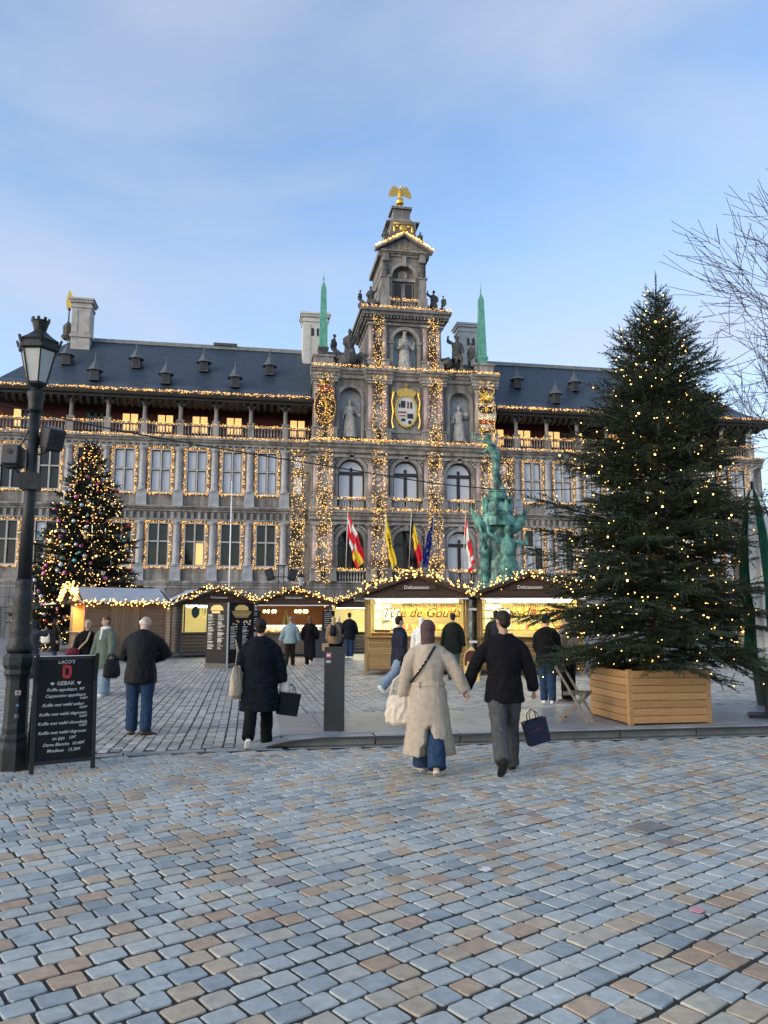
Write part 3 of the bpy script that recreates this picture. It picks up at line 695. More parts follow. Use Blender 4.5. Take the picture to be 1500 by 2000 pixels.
for (z0, z1) in ((5.2, 10.75), (12.12, 17.4), (18.95, 25.0)):
    c1, c2, c3 = column_mesh(z1-z0, .34 if z0 < 18 else .33)
    for s in (-1, 1):
        for x in CXS: o = link('column', c1, hall, (s*x, -.2, z0)); link('column_base', c2, o); link('capital', c3, o)
nm = MB().prism([(-.36,0),(.36,0)] + arch(0, 1.9, .36, 8), -.03, .02); nmf = MB().prism(([(-.46,-.05),(.46,-.05)] + arch(0,1.9,.46,8)), -.015, .0)
nmm = nm.mesh('blind_niche', S_niche2); nmf_ = nmf.mesh('niche_frame', S_trim)
for z in (7.3, 14.0, 20.6):
    for s in (-1, 1):
        for x in (2.82, 8.17): o = link('blind_niche', nmm, hall, (s*x, -.01, z)); link('niche_frame', nmf_, o)
# spandrel reliefs: carved lumps either side of each arch
mb = MB()
for zs in (8.95, 15.9):
    for c in AC:
        for s in (-1, 1):
            for k in range(6): mb.ell((c+s*(.75+.2*k*.9), -.02, zs+AR+.33-.10*k*k*.28+rng.uniform(-.05,.05)), (.16,.1,.13), 6, 5)
hp(mb, 'spandrel_relief', S_statue, True)
# --- upper gable stage with niches (z 18.9 .. 26.3)
mb = MB()
arch_wall(mb, -RW, -3.2, 18.9, 25.3, -5.6, 1.08, 23.4, .0, .95); arch_wall(mb, 3.2, RW, 18.9, 25.3, 5.6, 1.08, 23.4, .0, .95)
mb.box(-3.2, 3.2, 0, .95, 18.9, 25.3); mb.box(-RW, RW, .95, 2.6, 18.9, 25.3)
hp(mb, 'gable_wall', S_wall)
for cx in (-5.6, 5.6):
    o = MB().box(cx-1.08, cx+1.08, .80, .94, 18.95, 24.5).build('niche_back', S_niche2, hall)
    MB().prism(arch(cx,23.4,1.38,12) + arch(cx,23.4,1.08,12)[::-1], -.1, .04).build('niche_arch', S_trim, hall)
    MB().box(cx-1.38, cx-1.08, -.08, .03, 18.95, 23.38).box(cx+1.08, cx+1.38, -.08, .03, 18.95, 23.38).build('niche_jamb', S_trim, hall)
mb = MB(); moulding(mb, -RW-.15, RW+.15, -.1, 25.3, 26.3, .6)
for s in (-1, 1):
    for x in (2.82, 8.17): mb.box(s*x-1.35, s*x+1.35, -.62, .0, 25.1, 25.36); moulding(mb, s*x-1.45, s*x+1.45, -.35, 25.38, 26.34, .62)
mb.box(-RW, RW, -.1, 2.6, 26.0, 26.28); hp(mb, 'gable_cornice', S_trim)
# central coat of arms
arms = MB().prism([(-1.45,20.0),(1.45,20.0),(1.45,24.7),(-1.45,24.7)], -.09, .02).build('arms_panel', S_trim, hall)
def ring(mbx, cx, cz, rx, rz, t, y, n=28):
    p = [(cx+rx*math.cos(2*math.pi*i/n), y, cz+rz*math.sin(2*math.pi*i/n)) for i in range(n)]
    for i in range(n): mbx.beam(p[i], p[(i+1)%n], t, t, up=(0,1,0))
def disc(cx, cz, rx, rz, y0, y1, n=28, a0=0, a1=2*math.pi): return [(cx+rx*math.cos(a0+(a1-a0)*i/n), cz+rz*math.sin(a0+(a1-a0)*i/n)) for i in range(n)]
S_black = pm('shield_black', (.02,.02,.022), rough=0.5); S_white = pm('shield_white', (.62,.60,.54), rough=0.6); S_crim = pm('shield_crimson', (.25,.04,.05), rough=0.6)
MB().prism(disc(0,22.3,1.0,1.55,0,0), -.2, -.08).build('shield_field', S_white, arms)
for (x0, x1, z0, z1, m) in ((-.55,-.1,22.6,23.3,S_black),(.1,.28,22.55,23.2,S_crim),(.42,.6,22.55,23.2,S_black),(-.8,0,22.05,22.2,S_crim),(-.7,-.05,21.7,21.82,S_crim),(.1,.7,21.5,22.0,S_black),(-.5,-.1,21.2,21.5,S_black),(.2,.5,20.95,21.3,S_black),(-.75,-.62,22.6,23.0,S_black)):
    MB().box(x0, x1, -.235, -.2, z0, z1).build('quartering', m, arms)
mb = MB(); ring(mb, 0, 22.3, 1.08, 1.65, .17, -.2); 
for k in range(22):
    a = 2*math.pi*k/22; mb.ell((1.22*math.cos(a), -.22, 22.3+1.82*math.sin(a)), (.1,.08,.1), 6, 4)
mb.prism([(-.85,23.75),(.85,23.75),(1.05,24.25),(.6,24.45),(0,24.6),(-.6,24.45),(-1.05,24.25)], -.3, -.1); mb.box(-.06,.06,-.26,-.14,24.6,25.05); mb.box(-.2,.2,-.26,-.14,24.8,24.92)
for s in (-1, 1):
    mb.tube([(s*1.25,-.15,24.1),(s*1.45,-.15,23.2),(s*1.3,-.15,22.2),(s*1.45,-.15,21.2),(s*1.3,-.15,20.5)], [.14,.07,.1,.07,.14], 6); mb.ell((s*1.3,-.16,24.1),(.22,.1,.3),8,6)
link('gilded_frame', mb.mesh('gilded_frame', S_gold), arms)
# lion and eagle shields on the outer column pairs
def shield_poly(cx, z0, z1, hw): return [(cx, z0), (cx+hw*.62, z0+(z1-z0)*.12), (cx+hw, z0+(z1-z0)*.38), (cx+hw, z1), (cx-hw, z1), (cx-hw, z0+(z1-z0)*.38), (cx-hw*.62, z0+(z1-z0)*.12)]
L_ = MB().prism(shield_poly(-8.17, 20.6, 23.5, .98), -.75, -.6).build('lion_shield', S_black, hall)
g = MB(); cx = -8.17; y = -.8
g.tube([(cx-.1,y,21.2),(cx+.05,y,21.8),(cx+.12,y,22.4),(cx-.02,y,22.8)], [.16,.2,.24,.22], 8, flat=.4); g.ell((cx-.12,y,23.0),(.25,.1,.22),8,6)
for p in ([(cx+.05,y,22.5),(cx-.35,y,22.55),(cx-.6,y,22.75)], [(cx+.05,y,22.3),(cx-.4,y,22.15),(cx-.65,y,22.2)], [(cx-.05,y,21.6),(cx-.35,y,21.35),(cx-.55,y,21.5)], [(cx,y,21.4),(cx+.2,y,21.1),(cx,y,20.85)], [(cx+.1,y,21.5),(cx+.5,y,21.5),(cx+.6,y,22.0),(cx+.4,y,22.4),(cx+.6,y,22.9)]): g.tube(p, .075, 6, flat=.6)
ring(g, cx, 22.2, 1.02, 1.6, .1, -.72); link('gilded_lion', g.mesh('gilded_lion', S_gold, True), L_)
g = MB(); g.prism([(cx-.7,23.7),(cx+.7,23.7),(cx+.85,24.4),(cx+.4,24.15),(cx,24.55),(cx-.4,24.15),(cx-.85,24.4)], -.8, -.62); link('crown', g.mesh('crown', S_crim), L_)
E_ = MB().prism(shield_poly(8.17, 20.6, 23.3, .98), -.75, -.6).build('eagle_shield', S_white, hall)
cx = 8.17; MB().prism([(cx-.75,21.1),(cx+.75,21.1),(cx+.85,21.6),(cx-.85,21.6)], -.775, -.752).build('shield_band', S_crim, E_)
g = MB()
for s in (-1, 1): g.prism([(cx,23.3),(cx+s*.25,22.9),(cx+s*.9,23.1),(cx+s*.75,22.4),(cx+s*.2,22.2),(cx,22.4)][::(1 if s<0 else -1)], -.85, -.78)
link('eagle_wings', g.mesh('eagle_wings', S_black), E_)
g = MB(); g.prism([(cx-.55,23.6),(cx+.55,23.6),(cx+.8,24.5),(cx+.35,24.2),(cx,24.6),(cx-.35,24.2),(cx-.8,24.5)], -.85, -.68); ring(g, cx, 22.1, 1.0, 1.6, .08, -.72); g.ell((cx,-.85,22.7),(.16,.1,.4),8,6); g.ell((cx,-.85,23.2),(.13,.1,.15),8,6)
link('gilded_crown', g.mesh('gilded_crown', S_gold), E_)
# obelisks
for s in (-1, 1):
    p = MB().box(-.98,.98,-.98,.98,26.3,27.5).box(-1.1,1.1,-1.1,1.1,27.5,27.7).build('obelisk_pedestal', S_trim, hall, loc=(s*8.3, .9, 0))
    MB().lathe([(.78,27.7),(.62,27.95),(.66,28.3),(.78,28.55),(.72,28.7)], 4, a0=math.pi/4).build('obelisk_foot', S_dark if s < 0 else S_copper, p)
    MB().lathe([(.60,28.7),(.36,35.0),(.28,35.2),(.05,35.75),(.05,35.95),(.1,36.0),(.1,36.1),(.02,36.2),(.015,36.9)], 4, a0=math.pi/4).build('obelisk', S_copper, p)
# --- third stage with the madonna niche
T3 = 3.75
mb = MB(); arch_wall(mb, -1.9, 1.9, 26.3, 31.6, 0, 1.25, 29.6, .3, 1.2); mb.box(-T3, -1.9, .3, 1.2, 26.3, 31.6); mb.box(1.9, T3, .3, 1.2, 26.3, 31.6); mb.box(-T3, T3, 1.2, 7.2, 26.3, 31.6); hp(mb, 'third_stage_wall', S_wall)
MB().box(-1.25, 1.25, 1.05, 1.18, 26.35, 31.0).build('niche_back', S_niche, hall)
MB().prism(arch(0,29.6,1.6,14) + arch(0,29.6,1.25,14)[::-1], .15, .34).box(-1.75,-1.2,.1,.34,29.35,29.6).box(1.2,1.75,.1,.34,29.35,29.6).box(-1.62,-1.27,.18,.33,26.3,29.35).box(1.27,1.62,.18,.33,26.3,29.35).build('niche_arch', S_trim, hall)
c1, c2, c3 = column_mesh(5.0, .27, 1.2)
for s in (-1, 1):
    for x in (2.1, 3.5): o = link('column', c1, hall, (s*x, .15, 26.3)); link('column_base', c2, o); link('capital', c3, o)
    MB().prism([(-.38,0),(.38,0)] + arch(0,1.5,.38,8), -.03, .02).build('blind_niche', S_wood, hall, loc=(s*2.8, .28, 27.6))
    o = MB().lathe([(.42,0),(.42,.1),(.3,.14)], 14, M=Matrix.Rotation(R(90),4,'X')).build('roundel', S_trim, hall, loc=(s*2.8, .32, 30.3))
mb = MB(); mb.box(-T3-.1, T3+.1, .1, 7.3, 31.25, 31.6)
mb.box(-T3-.35, T3+.35, -.15, 7.5, 31.6, 32.1); mb.box(-T3-.75, T3+.75, -.55, 7.9, 32.1, 32.45); mb.box(-T3-.95, T3+.95, -.75, 8.1, 32.45, 32.8)
for k in range(26):
    x = -T3-.6 + (2*T3+1.2)*k/25; mb.box(x-.1, x+.1, -.45, -.1, 31.85, 32.1)
    y = -.1 + 7.8*k/25
    for s in (-1, 1): mb.box(s*(T3+.5)-.16, s*(T3+.5)+.16, y-.1, y+.1, 31.85, 32.1)
hp(mb, 'third_stage_cornice', S_base)
# --- fourth stage and pediment
T4 = 2.35
mb = MB(); arch_wall(mb, -1.5, 1.5, 34.6, 39.2, 0, 1.25, 36.8, .8, 1.6); mb.box(-T4,-1.5,.8,1.6,32.8,39.2); mb.box(1.5,T4,.8,1.6,32.8,39.2); mb.box(-T4,T4,1.6,6.8,32.8,39.2); mb.box(-1.5,1.5,1.45,1.6,32.8,38.4)
hp(mb, 'fourth_stage_wall', S_wall)
mb = MB(); mb.prism(arch(0,36.8,1.55,14) + arch(0,36.8,1.25,14)[::-1], .68, .84); mb.box(-.22,.22,.55,.85,37.95,39.0)
for s in (-1, 1): mb.box(s*1.95-.5, s*1.95+.5, .35, .85, 32.8, 34.5); mb.box(s*1.95-.38, s*1.95+.38, .5, .85, 34.5, 36.7); mb.box(s*1.95-.5, s*1.95+.5, .4, .85, 36.6, 36.8); mb.box(s*1.95-.3,s*1.95+.3,.4,.85,38.4,39.2)
mb.box(-1.5, 1.5, 1.1, 1.42, 36.5, 36.8)
moulding(mb, -T4-.15, T4+.15, .75, 38.95, 39.5, .55); hp(mb, 'fourth_stage_trim', S_trim)
MB().box(-T4-.35, -T4+.1, .6, 7.0, 39.0, 39.5).build('side_cornice', S_base, hall); MB().box(T4-.1, T4+.35, .6, 7.0, 39.0, 39.5).build('side_cornice', S_base, hall)
o = MB().box(-1.1,1.1,1.36,1.46,34.7,36.4).build('loggia_window', S_trim, hall)
for s in (-1, 1): MB().box(s*.58-.36, s*.58+.36, 1.3, 1.37, 34.75, 36.3).build('pane', S_wood, o)
MB().lathe([(.55,0),(.55,.12),(.42,.16),(.3,.1)], 16, M=Matrix.Rotation(R(90),4,'X')).build('roundel', S_trim, hall, loc=(0, 1.44, 37.2))
b_ = link('balustrade', baluster_row(8, 2.6, 1.05, .1).mesh('balustrade', S_trim), hall, (0, .7, 33.0)); MB().box(-1.45,1.45,-.16,.16,1.05,1.25).build('handrail', S_trim, b_)
MB().prism([(-2.7,39.5),(2.7,39.5),(0,41.05)], .6, 6.9).build('pediment', S_base, hall)
mb = MB()
for s in (-1, 1): mb.beam((s*3.05,.55,39.55),(0,.55,41.3),.9,.22)
hp(mb, 'pediment_cornice', S_trim)
o = link('year_lettering', text_mesh('1564', .62, S_gold, .03), hall, (0, .57, 39.85), (R(90), 0, 0))
mb = MB(); mb.box(-1.45,1.45,1.0,4.6,40.6,41.6); mb.box(-1.35,1.35,.95,4.6,41.6,43.0); mb.lathe([(2.5,43.0),(2.5,43.15),(1.7,43.35),(1.35,43.8),(1.3,43.9)], 4, (0,2.7,0), a0=math.pi/4)
mb.box(-.9,.9,1.8,3.6,43.8,44.9); mb.box(-1.1,1.1,1.6,3.8,44.9,45.15); mb.box(-.4,.4,2.3,3.1,45.15,45.5); hp(mb, 'lantern_top', S_base)
mb = MB()
for s in (-1, 1): mb.ell((s*.95,.9,42.2),(.16,.12,.5),8,6); mb.ell((s*.6,.9,42.5),(.2,.12,.2),8,6)
mb.ell((0,.9,42.3),(.45,.14,.42),10,8); mb.box(-1.1,1.1,.86,.95,42.75,42.85); hp(mb, 'gilded_cartouche', S_gold, True)
g = MB(); g.lathe([(.2,45.5),(.16,45.8),(.42,46.0),(.48,46.25),(.35,46.55),(.12,46.65)], 12, (0,2.7,0))
yb = 2.7
g.tube([(0,yb,46.6),(0,yb-.05,47.1),(0,yb,47.55),(0.05,yb,47.85),(.12,yb-.1,48.0)], [.12,.24,.2,.12,.1], 8); g.prism([(.12,47.93),(.38,47.95),(.12,48.06)], yb-.12, yb-.06)
g.prism([(-.15,46.6),(.15,46.6),(.1,46.95),(-.1,46.95)], yb-.05, yb+.15)
for s in (-1, 1):
    pts = [(s*.12,47.2),(s*.12,47.62),(s*.45,47.98),(s*.8,48.0),(s*1.15,47.35),(s*1.3,46.75),(s*1.1,46.9),(s*1.0,46.65),(s*.85,46.9),(s*.7,46.7),(s*.55,47.0),(s*.35,46.95)]
    g.prism(pts if s < 0 else pts[::-1], yb-.05, yb+.06)
hp(g, 'gilded_eagle', S_gold)
# small finial with gilded figure at the left ridge end
o = MB().lathe([(.5,30.9),(.7,31.2),(.5,31.5),(.55,32.3),(.3,32.6),(.08,32.9),(.07,34.1),(.2,34.2),(.05,34.4)], 8).build('ridge_finial', S_dark, hall, loc=(-34.6, 9.0, 0))
MB().prism([(-.25,34.4),(.2,34.4),(.38,35.0),(.3,35.7),(.05,36.2),(-.1,36.3),(-.22,35.8),(-.35,35.2)], -.08, .1).build('gilded_vane', S_gold, o)
# ---------------------------------------------------------------- figures
def ik(a, b, l1, l2, pole):
    a, b, pole = Vector(a), Vector(b), Vector(pole)
    d = b - a; L = d.length
    if L > (l1+l2)*.995: b = a + d*((l1+l2)*.995/L); d = b - a; L = d.length
    if L < abs(l1-l2)+.02: L = abs(l1-l2)+.02
    n = d.normalized(); c = (l1*l1 - l2*l2 + L*L)/(2*L); h = math.sqrt(max(0, l1*l1 - c*c))
    p = pole - n*pole.dot(n); p = p.normalized() if p.length > 1e-5 else Vector((0,-1,0))
    return a + n*c + p*h, b
def skeleton(h=1.72, legs=((0,0),(0,0)), hands=(None, None), lean=0.0, head=(0,0), spread=.085, shw=.185, poles=((-.4,-1,-.3),(.4,-1,-.3)), side=0.0, ground=True, footyaw=(8,-8), twist=0.0):
    """joints of a standing figure facing +y, left is -x; lengths for a 1.72 m body, scaled by h"""
    J = {}; k = h/1.72
    hipz = .92
    for i, s in ((0,-1),(1,1)):
        t, kn = R(legs[i][0]), R(legs[i][1]); ab = R(legs[i][2]) if len(legs[i]) > 2 else 0.0
        H_ = Vector((s*spread, 0, hipz)); K = H_ + .43*Vector((s*math.sin(ab), math.sin(t), -math.cos(t)*math.cos(ab)))
        A = K + .41*Vector((s*math.sin(ab)*.4, math.sin(t-kn), -math.cos(t-kn)))
        J['hip%d'%i], J['knee%d'%i], J['ank%d'%i] = H_, K, A
        J['fp%d'%i] = R(legs[i][3]) if len(legs[i]) > 3 else max(0, -(t-kn))*.9      # heel lifts as the shin swings back
    up = Vector((math.sin(side), math.sin(lean), math.cos(lean))).normalized()
    pel = Vector((0, 0, hipz+.03)); J['pel'] = pel
    J['waist'] = pel + Vector((0,0,.14)) + up*0.0; w = J['waist']
    J['chest'] = w + up*.21; J['sho'] = w + up*.345; J['neck'] = w + up*.40
    hq = Vector((math.sin(side)*.5, math.sin(lean+R(head[1])*.6), math.cos(lean+R(head[1])*.6)))
    J['head'] = J['neck'] + hq*.185; J['up'] = up
    ct, st = math.cos(twist), math.sin(twist)
    for i, s in ((0,-1),(1,1)):
        S = J['sho'] + Vector((s*shw*ct, s*shw*st, -.02)); J['sh%d'%i] = S
        tg = hands[i] or (s*.27, .03, .80)
        E_, Wr = ik(S, tg, .285, .255, poles[i]); J['el%d'%i], J['wr%d'%i] = E_, Wr
    low = min(min(J['ank%d'%i].z - .075 - abs(math.sin(J['fp%d'%i]))*.09 for i in (0,1)), 10) if ground else 0
    for q in list(J):
        if isinstance(J[q], Vector) and q != 'up': J[q] = Vector((J[q].x, J[q].y, J[q].z - low))*k
    J['k'] = k; J['headrot'] = head; J['lean'] = lean; J['footyaw'] = footyaw
    return J
UPX = (0,-1,0)
def m_head(mb, J, sc=1.0, ears=True, nose=True):
    k = J['k']*sc; M = Matrix.Translation(J['head']) @ Euler((R(-J['headrot'][1]) - J['lean']*.6, 0, R(J['headrot'][0]))).to_matrix().to_4x4() @ Matrix.Scale(k, 4)
    mb.ell((0,-.008,.03), (.076,.094,.092), 14, 10, M); mb.ell((0,.025,-.035), (.06,.068,.078), 12, 8, M); mb.ell((0,.045,-.075), (.036,.04,.032), 10, 6, M)
    if nose: mb.tube([(0,.088,.018),(0,.108,-.018),(0,.09,-.03)], [.008,.0155,.012], 6, M); mb.ell((0,.085,-.055),(.024,.012,.009),8,5,M)
    if ears:
        for s in (-1,1): mb.ell((s*.077,-.006,-.002),(.012,.022,.032),8,6,M)
    return M
def m_body(mb, J, hands=True, thin=1.0, female=False, feet=True):
    k = J['k']*thin; c = lambda p: tuple(p)
    m_head(mb, J)
    mb.tube([J['neck'] - Vector((0,0,.05*k)), J['neck'].lerp(J['head'], .75)], [.056*k, .05*k], 10)
    sw = .9 if female else 1.0; hw = 1.06 if female else 1.0
    mb.tube([J['pel'] - Vector((0,0,.10*k)), J['pel'], J['waist'], J['chest'], J['sho'], J['neck']],
            [(.10*k,.085*k), (.158*k*hw,.108*k), (.128*k*sw,.09*k), (.16*k*sw,.108*k), (.15*k*sw,.085*k), (.06*k,.06*k)], 16, up=UPX)
    if female:
        for s in (-1,1): mb.ell(tuple(J['chest'] + Vector((s*.07*k, .085*k, .0))), .055*k, 10, 8)
    for i, s in ((0,-1),(1,1)):
        mb.tube([J['hip%d'%i] + Vector((0,0,.05*k)), J['hip%d'%i].lerp(J['knee%d'%i], .35), J['knee%d'%i], J['knee%d'%i].lerp(J['ank%d'%i], .3), J['ank%d'%i]], [.088*k,.08*k,.054*k,.056*k,.036*k], 12)
        mb.ell(c(J['sh%d'%i] + Vector((-s*.012*k,0,-.012*k))), (.050*k,.05*k,.05*k), 10, 8)
        mb.tube([J['sh%d'%i], J['sh%d'%i].lerp(J['el%d'%i], .4), J['el%d'%i], J['el%d'%i].lerp(J['wr%d'%i], .35), J['wr%d'%i]], [.052*k,.048*k,.037*k,.039*k,.026*k], 10)
        if feet:
            a = J['ank%d'%i]; fy = R(J['footyaw'][i]); d = Vector((-math.sin(fy), math.cos(fy), 0)); p = J['fp%d'%i]; dz = Vector((0,0,-1))
            toe = d*math.cos(p) + dz*math.sin(p); dn = dz*math.cos(p) - d*math.sin(p)
            mb.tube([a - toe*.03*k + dn*.04*k, a + toe*.06*k + dn*.045*k, a + toe*.15*k + dn*.06*k], [(.034*k,.036*k),(.04*k,.03*k),(.036*k,.016*k)], 8)
    if hands:
        for i in (0,1): m_hand(mb, J, i)
def m_hand(mb, J, i, curl=.5):
    k = J['k']; s = (-1,1)[i]; w = J['wr%d'%i]; d = (w - J['el%d'%i]).normalized()
    d = J.get('hd%d'%i, d); d = Vector(d).normalized()
    inn = Vector((-s,0,0)) ; inn = (inn - d*inn.dot(d)).normalized(); f = d.cross(inn)*(1 if s < 0 else -1)     # f: thumb side, forward
    if f.y < 0: f = -f
    f = J.get('hf%d'%i, f); f = (Vector(f) - d*Vector(f).dot(d)).normalized(); inn = d.cross(f) if d.cross(f).dot(inn) > 0 else f.cross(d)
    curl = J.get('curl%d'%i, curl)
    mb.tube([w - d*.02*k, w + d*.035*k, w + d*.085*k], [(.026*k,.02*k),(.038*k,.017*k),(.036*k,.014*k)], 8, up=tuple(inn))
    for q, (o, L) in enumerate(((.027,.068),(.009,.078),(-.009,.073),(-.026,.056))):
        p0 = w + d*.075*k + f*o*k; pts = [p0]; a = curl*.5
        for seg in range(3):
            dd = d*math.cos(a) + inn*math.sin(a); pts.append(pts[-1] + dd*(L*(.42,.32,.26)[seg])*k); a += curl*(1.0 if seg == 0 else .8)
        mb.tube(pts, [.0095*k,.009*k,.0085*k,.007*k], 6)
    t0 = w + d*.025*k + f*.03*k
    mb.tube([t0, t0 + (d*.7+f*.6+inn*.25).normalized()*.035*k, t0 + (d*.7+f*.6+inn*.25).normalized()*.035*k + (d*.9+f*.2+inn*.3).normalized()*.032*k], [.0125*k,.011*k,.008*k], 6)
def m_top(mb, J, hem=.12, thick=.03, flare=.0, sleeve=1.0, slv=.02, female=False, slit=0.0, bulk=1.0, collar=.0):
    k = J['k']; sw = .93 if female else 1.0
    dn = Vector((0,0,-1)); P_ = J['pel']
    T = thick
    pts = []; rr = []
    n = max(1, int(hem/.09))
    for q in range(n, 0, -1):
        f = hem*q/n; pts.append(P_ + dn*(f*k)); rr.append(((.187+T+flare*f)*k, (.135+T+flare*f*.9)*k))
    pts += [P_, J['waist'], J['waist'].lerp(J['chest'],.5), J['chest'], J['sho'], J['neck'], J['neck'].lerp(J['head'],.18)]
    rr += [((.172+T)*k,(.125+T)*k), ((.14*sw+T*bulk)*k,(.10+T*bulk)*k), ((.155*sw+T*bulk)*k,(.112+T*bulk)*k), ((.168*sw+T*bulk)*k,(.118+T*bulk)*k), ((.155*sw+T*.8)*k,(.088+T*.8)*k), ((.075+T*.6)*k,(.07+T*.6)*k), ((.064+T*.4+collar)*k,(.064+T*.4+collar)*k)]
    mb.tube(pts, rr, 24, up=UPX)
    for i in (0,1):
        S, E_, W = J['sh%d'%i], J['el%d'%i], J['wr%d'%i]; e = S.lerp(E_, sleeve*2) if sleeve < .5 else E_.lerp(W, (sleeve-.5)*2*.97)
        sx = (-1,1)[i]; ins = S + Vector((-sx*.018*k,0,-.012*k))
        mb.tube([J['neck'] + Vector((0,0,-.005*k)), J['neck'].lerp(ins,.45) + Vector((0,0,.0)), ins + Vector((0,0,-.005*k)), ins + Vector((sx*.012*k,0,-.03*k))], [((.06+T*.6)*k,(.05+T*.6)*k), ((.06+T*.65)*k,(.055+T*.6)*k), ((.055+T*.5)*k,(.055+T*.5)*k), (.04*k,.04*k)], 14)
        a = [ins, S.lerp(E_,.25), S.lerp(E_,.6), E_, E_.lerp(e,.5), e]
        mb.tube(a, [(.052+T*.45)*k, (.052+slv*.8)*k, (.05+slv*.85)*k, (.046+slv*.85)*k, (.043+slv*.85)*k, (.036+slv*.9)*k], 14)
def m_legs(mb, J, w=.02, flare=0.0, skirt=False, top=.08):
    k = J['k']
    mb.tube([J['pel'] - Vector((0,0,.08*k)), J['pel'], J['pel'] + Vector((0,0,top*k))], [(.14*k,.11*k), (.165*k,.12*k), (.15*k,.11*k)], 16, up=UPX)
    for i in (0,1):
        H_, K, A = J['hip%d'%i], J['knee%d'%i], J['ank%d'%i]; A2 = A + (A-K).normalized()*.03*k
        mb.tube([H_ + Vector((0,0,.02*k)), H_.lerp(K,.4), K, K.lerp(A,.45), A2], [(.092+w)*k,(.08+w)*k,(.058+w)*k,(.055+w+flare*.5)*k,(.045+w+flare)*k], 14)
def m_shoe(mb, J, i, big=1.0):
    k = J['k']*big; a = J['ank%d'%i]; fy = R(J['footyaw'][i]); d = Vector((-math.sin(fy), math.cos(fy), 0)); p = J['fp%d'%i]; z = Vector((0,0,-1))
    toe = d*math.cos(p) + z*math.sin(p); dn = z*math.cos(p) - d*math.sin(p)
    b = a + dn*.05*k
    mb.tube([b - toe*.065*k, b - toe*.03*k, b + toe*.05*k + dn*.0, b + toe*.12*k + dn*.008*k, b + toe*.185*k + dn*.012*k], [(.03*k,.034*k),(.04*k,.042*k),(.044*k,.036*k),(.046*k,.026*k),(.03*k,.016*k)], 12, up=tuple(-dn))
    mb.tube([a - toe*.012*k - dn*.03*k, b - toe*.012*k], [.042*k,.042*k], 10)
def m_sole(mb, J, i):
    k = J['k']; a = J['ank%d'%i]; fy = R(J['footyaw'][i]); d = Vector((-math.sin(fy), math.cos(fy), 0)); p = J['fp%d'%i]; z = Vector((0,0,-1))
    toe = d*math.cos(p) + z*math.sin(p); dn = z*math.cos(p) - d*math.sin(p); b = a + dn*.075*k
    mb.tube([b - toe*.07*k, b - toe*.03*k, b + toe*.06*k, b + toe*.13*k, b + toe*.19*k], [(.03*k,.012*k),(.043*k,.014*k),(.046*k,.014*k),(.05*k,.013*k),(.03*k,.011*k)], 12, up=tuple(-dn))
def m_hair(mb, J, style, Mh):
    if style == 'short':
        mb.ell((0,-.018,.045),(.084,.098,.092),14,10,Mh); mb.ell((0,-.055,-.01),(.07,.052,.062),12,8,Mh)
    elif style == 'crop':
        mb.ell((0,-.014,.038),(.080,.095,.09),14,10,Mh); mb.ell((0,-.05,-.02),(.066,.05,.06),12,8,Mh)
    elif style == 'bun':
        mb.ell((0,-.018,.04),(.085,.1,.094),14,10,Mh); mb.ell((0,-.05,-.02),(.068,.055,.06),12,8,Mh); mb.ell((0,-.105,.045),(.047,.043,.047),10,8,Mh)
    elif style == 'long':
        mb.ell((0,-.018,.04),(.088,.1,.094),14,10,Mh); mb.tube([(0,-.045,.03),(0,-.065,-.06),(0,-.085,-.17),(0,-.09,-.27)],[(.085,.06),(.088,.055),(.082,.045),(.05,.025)],14,Mh,up=UPX)
    elif style == 'bob':
        mb.ell((0,-.018,.04),(.092,.104,.096),14,10,Mh); mb.tube([(0,-.03,.03),(0,-.04,-.05),(0,-.045,-.11)],[(.092,.075),(.096,.072),(.08,.055)],14,Mh,up=UPX)
    elif style == 'curly':
        q = random.Random(5)
        for _ in range(46):
            t = q.uniform(0, 6.283); e = q.uniform(-.3, 1.5)
            if math.sin(t)*math.cos(e) > .55 and e < .8: continue
            mb.ell((.076*math.cos(t)*math.cos(e), -.012+.09*math.sin(t)*math.cos(e), .04+.085*math.sin(e)), .026, 7, 5, Mh)
        mb.ell((0,-.018,.042),(.082,.096,.088),14,10,Mh)
    elif style == 'hijab':
        mb.ell((0,-.012,.035),(.093,.112,.103),14,10,Mh); mb.tube([(0,-.02,.03),(0,-.025,-.06),(0,-.03,-.13),(0,-.025,-.20)],[(.092,.1),(.085,.092),(.083,.085),(.10,.085)],16,Mh,up=UPX)
    elif style == 'hood':
        mb.ell((0,-.02,.03),(.10,.115,.112),14,10,Mh); mb.tube([(0,-.03,.0),(0,-.04,-.12),(0,-.05,-.2)],[(.10,.1),(.10,.09),(.12,.09)],14,Mh,up=UPX)
    elif style == 'beanie':
        mb.ell((0,-.012,.055),(.088,.104,.09),14,10,Mh); mb.lathe([(.088,.0),(.092,.02),(.088,.045)],16,(0,-.01,.012),Mh); mb.ell((0,-.055,-.03),(.068,.045,.055),10,8,Mh)
M_skin = pm('skin', (.50,.31,.23), (.56,.36,.27), 12, 0.55, spec=.35)
M_skin2 = pm('skin_tan', (.40,.23,.16), (.45,.27,.19), 12, 0.55, spec=.35)
_cl = {}
def cloth(name, c, c2=None, rough=.85, bump=.25, bs=90, sheen=.0):
    if name not in _cl: _cl[name] = pm('cloth_' + name, c, c2 or tuple(min(1, v*1.25+.004) for v in c), 18, rough, bump, bs, spec=.12, sheen=sheen)
    return _cl[name]
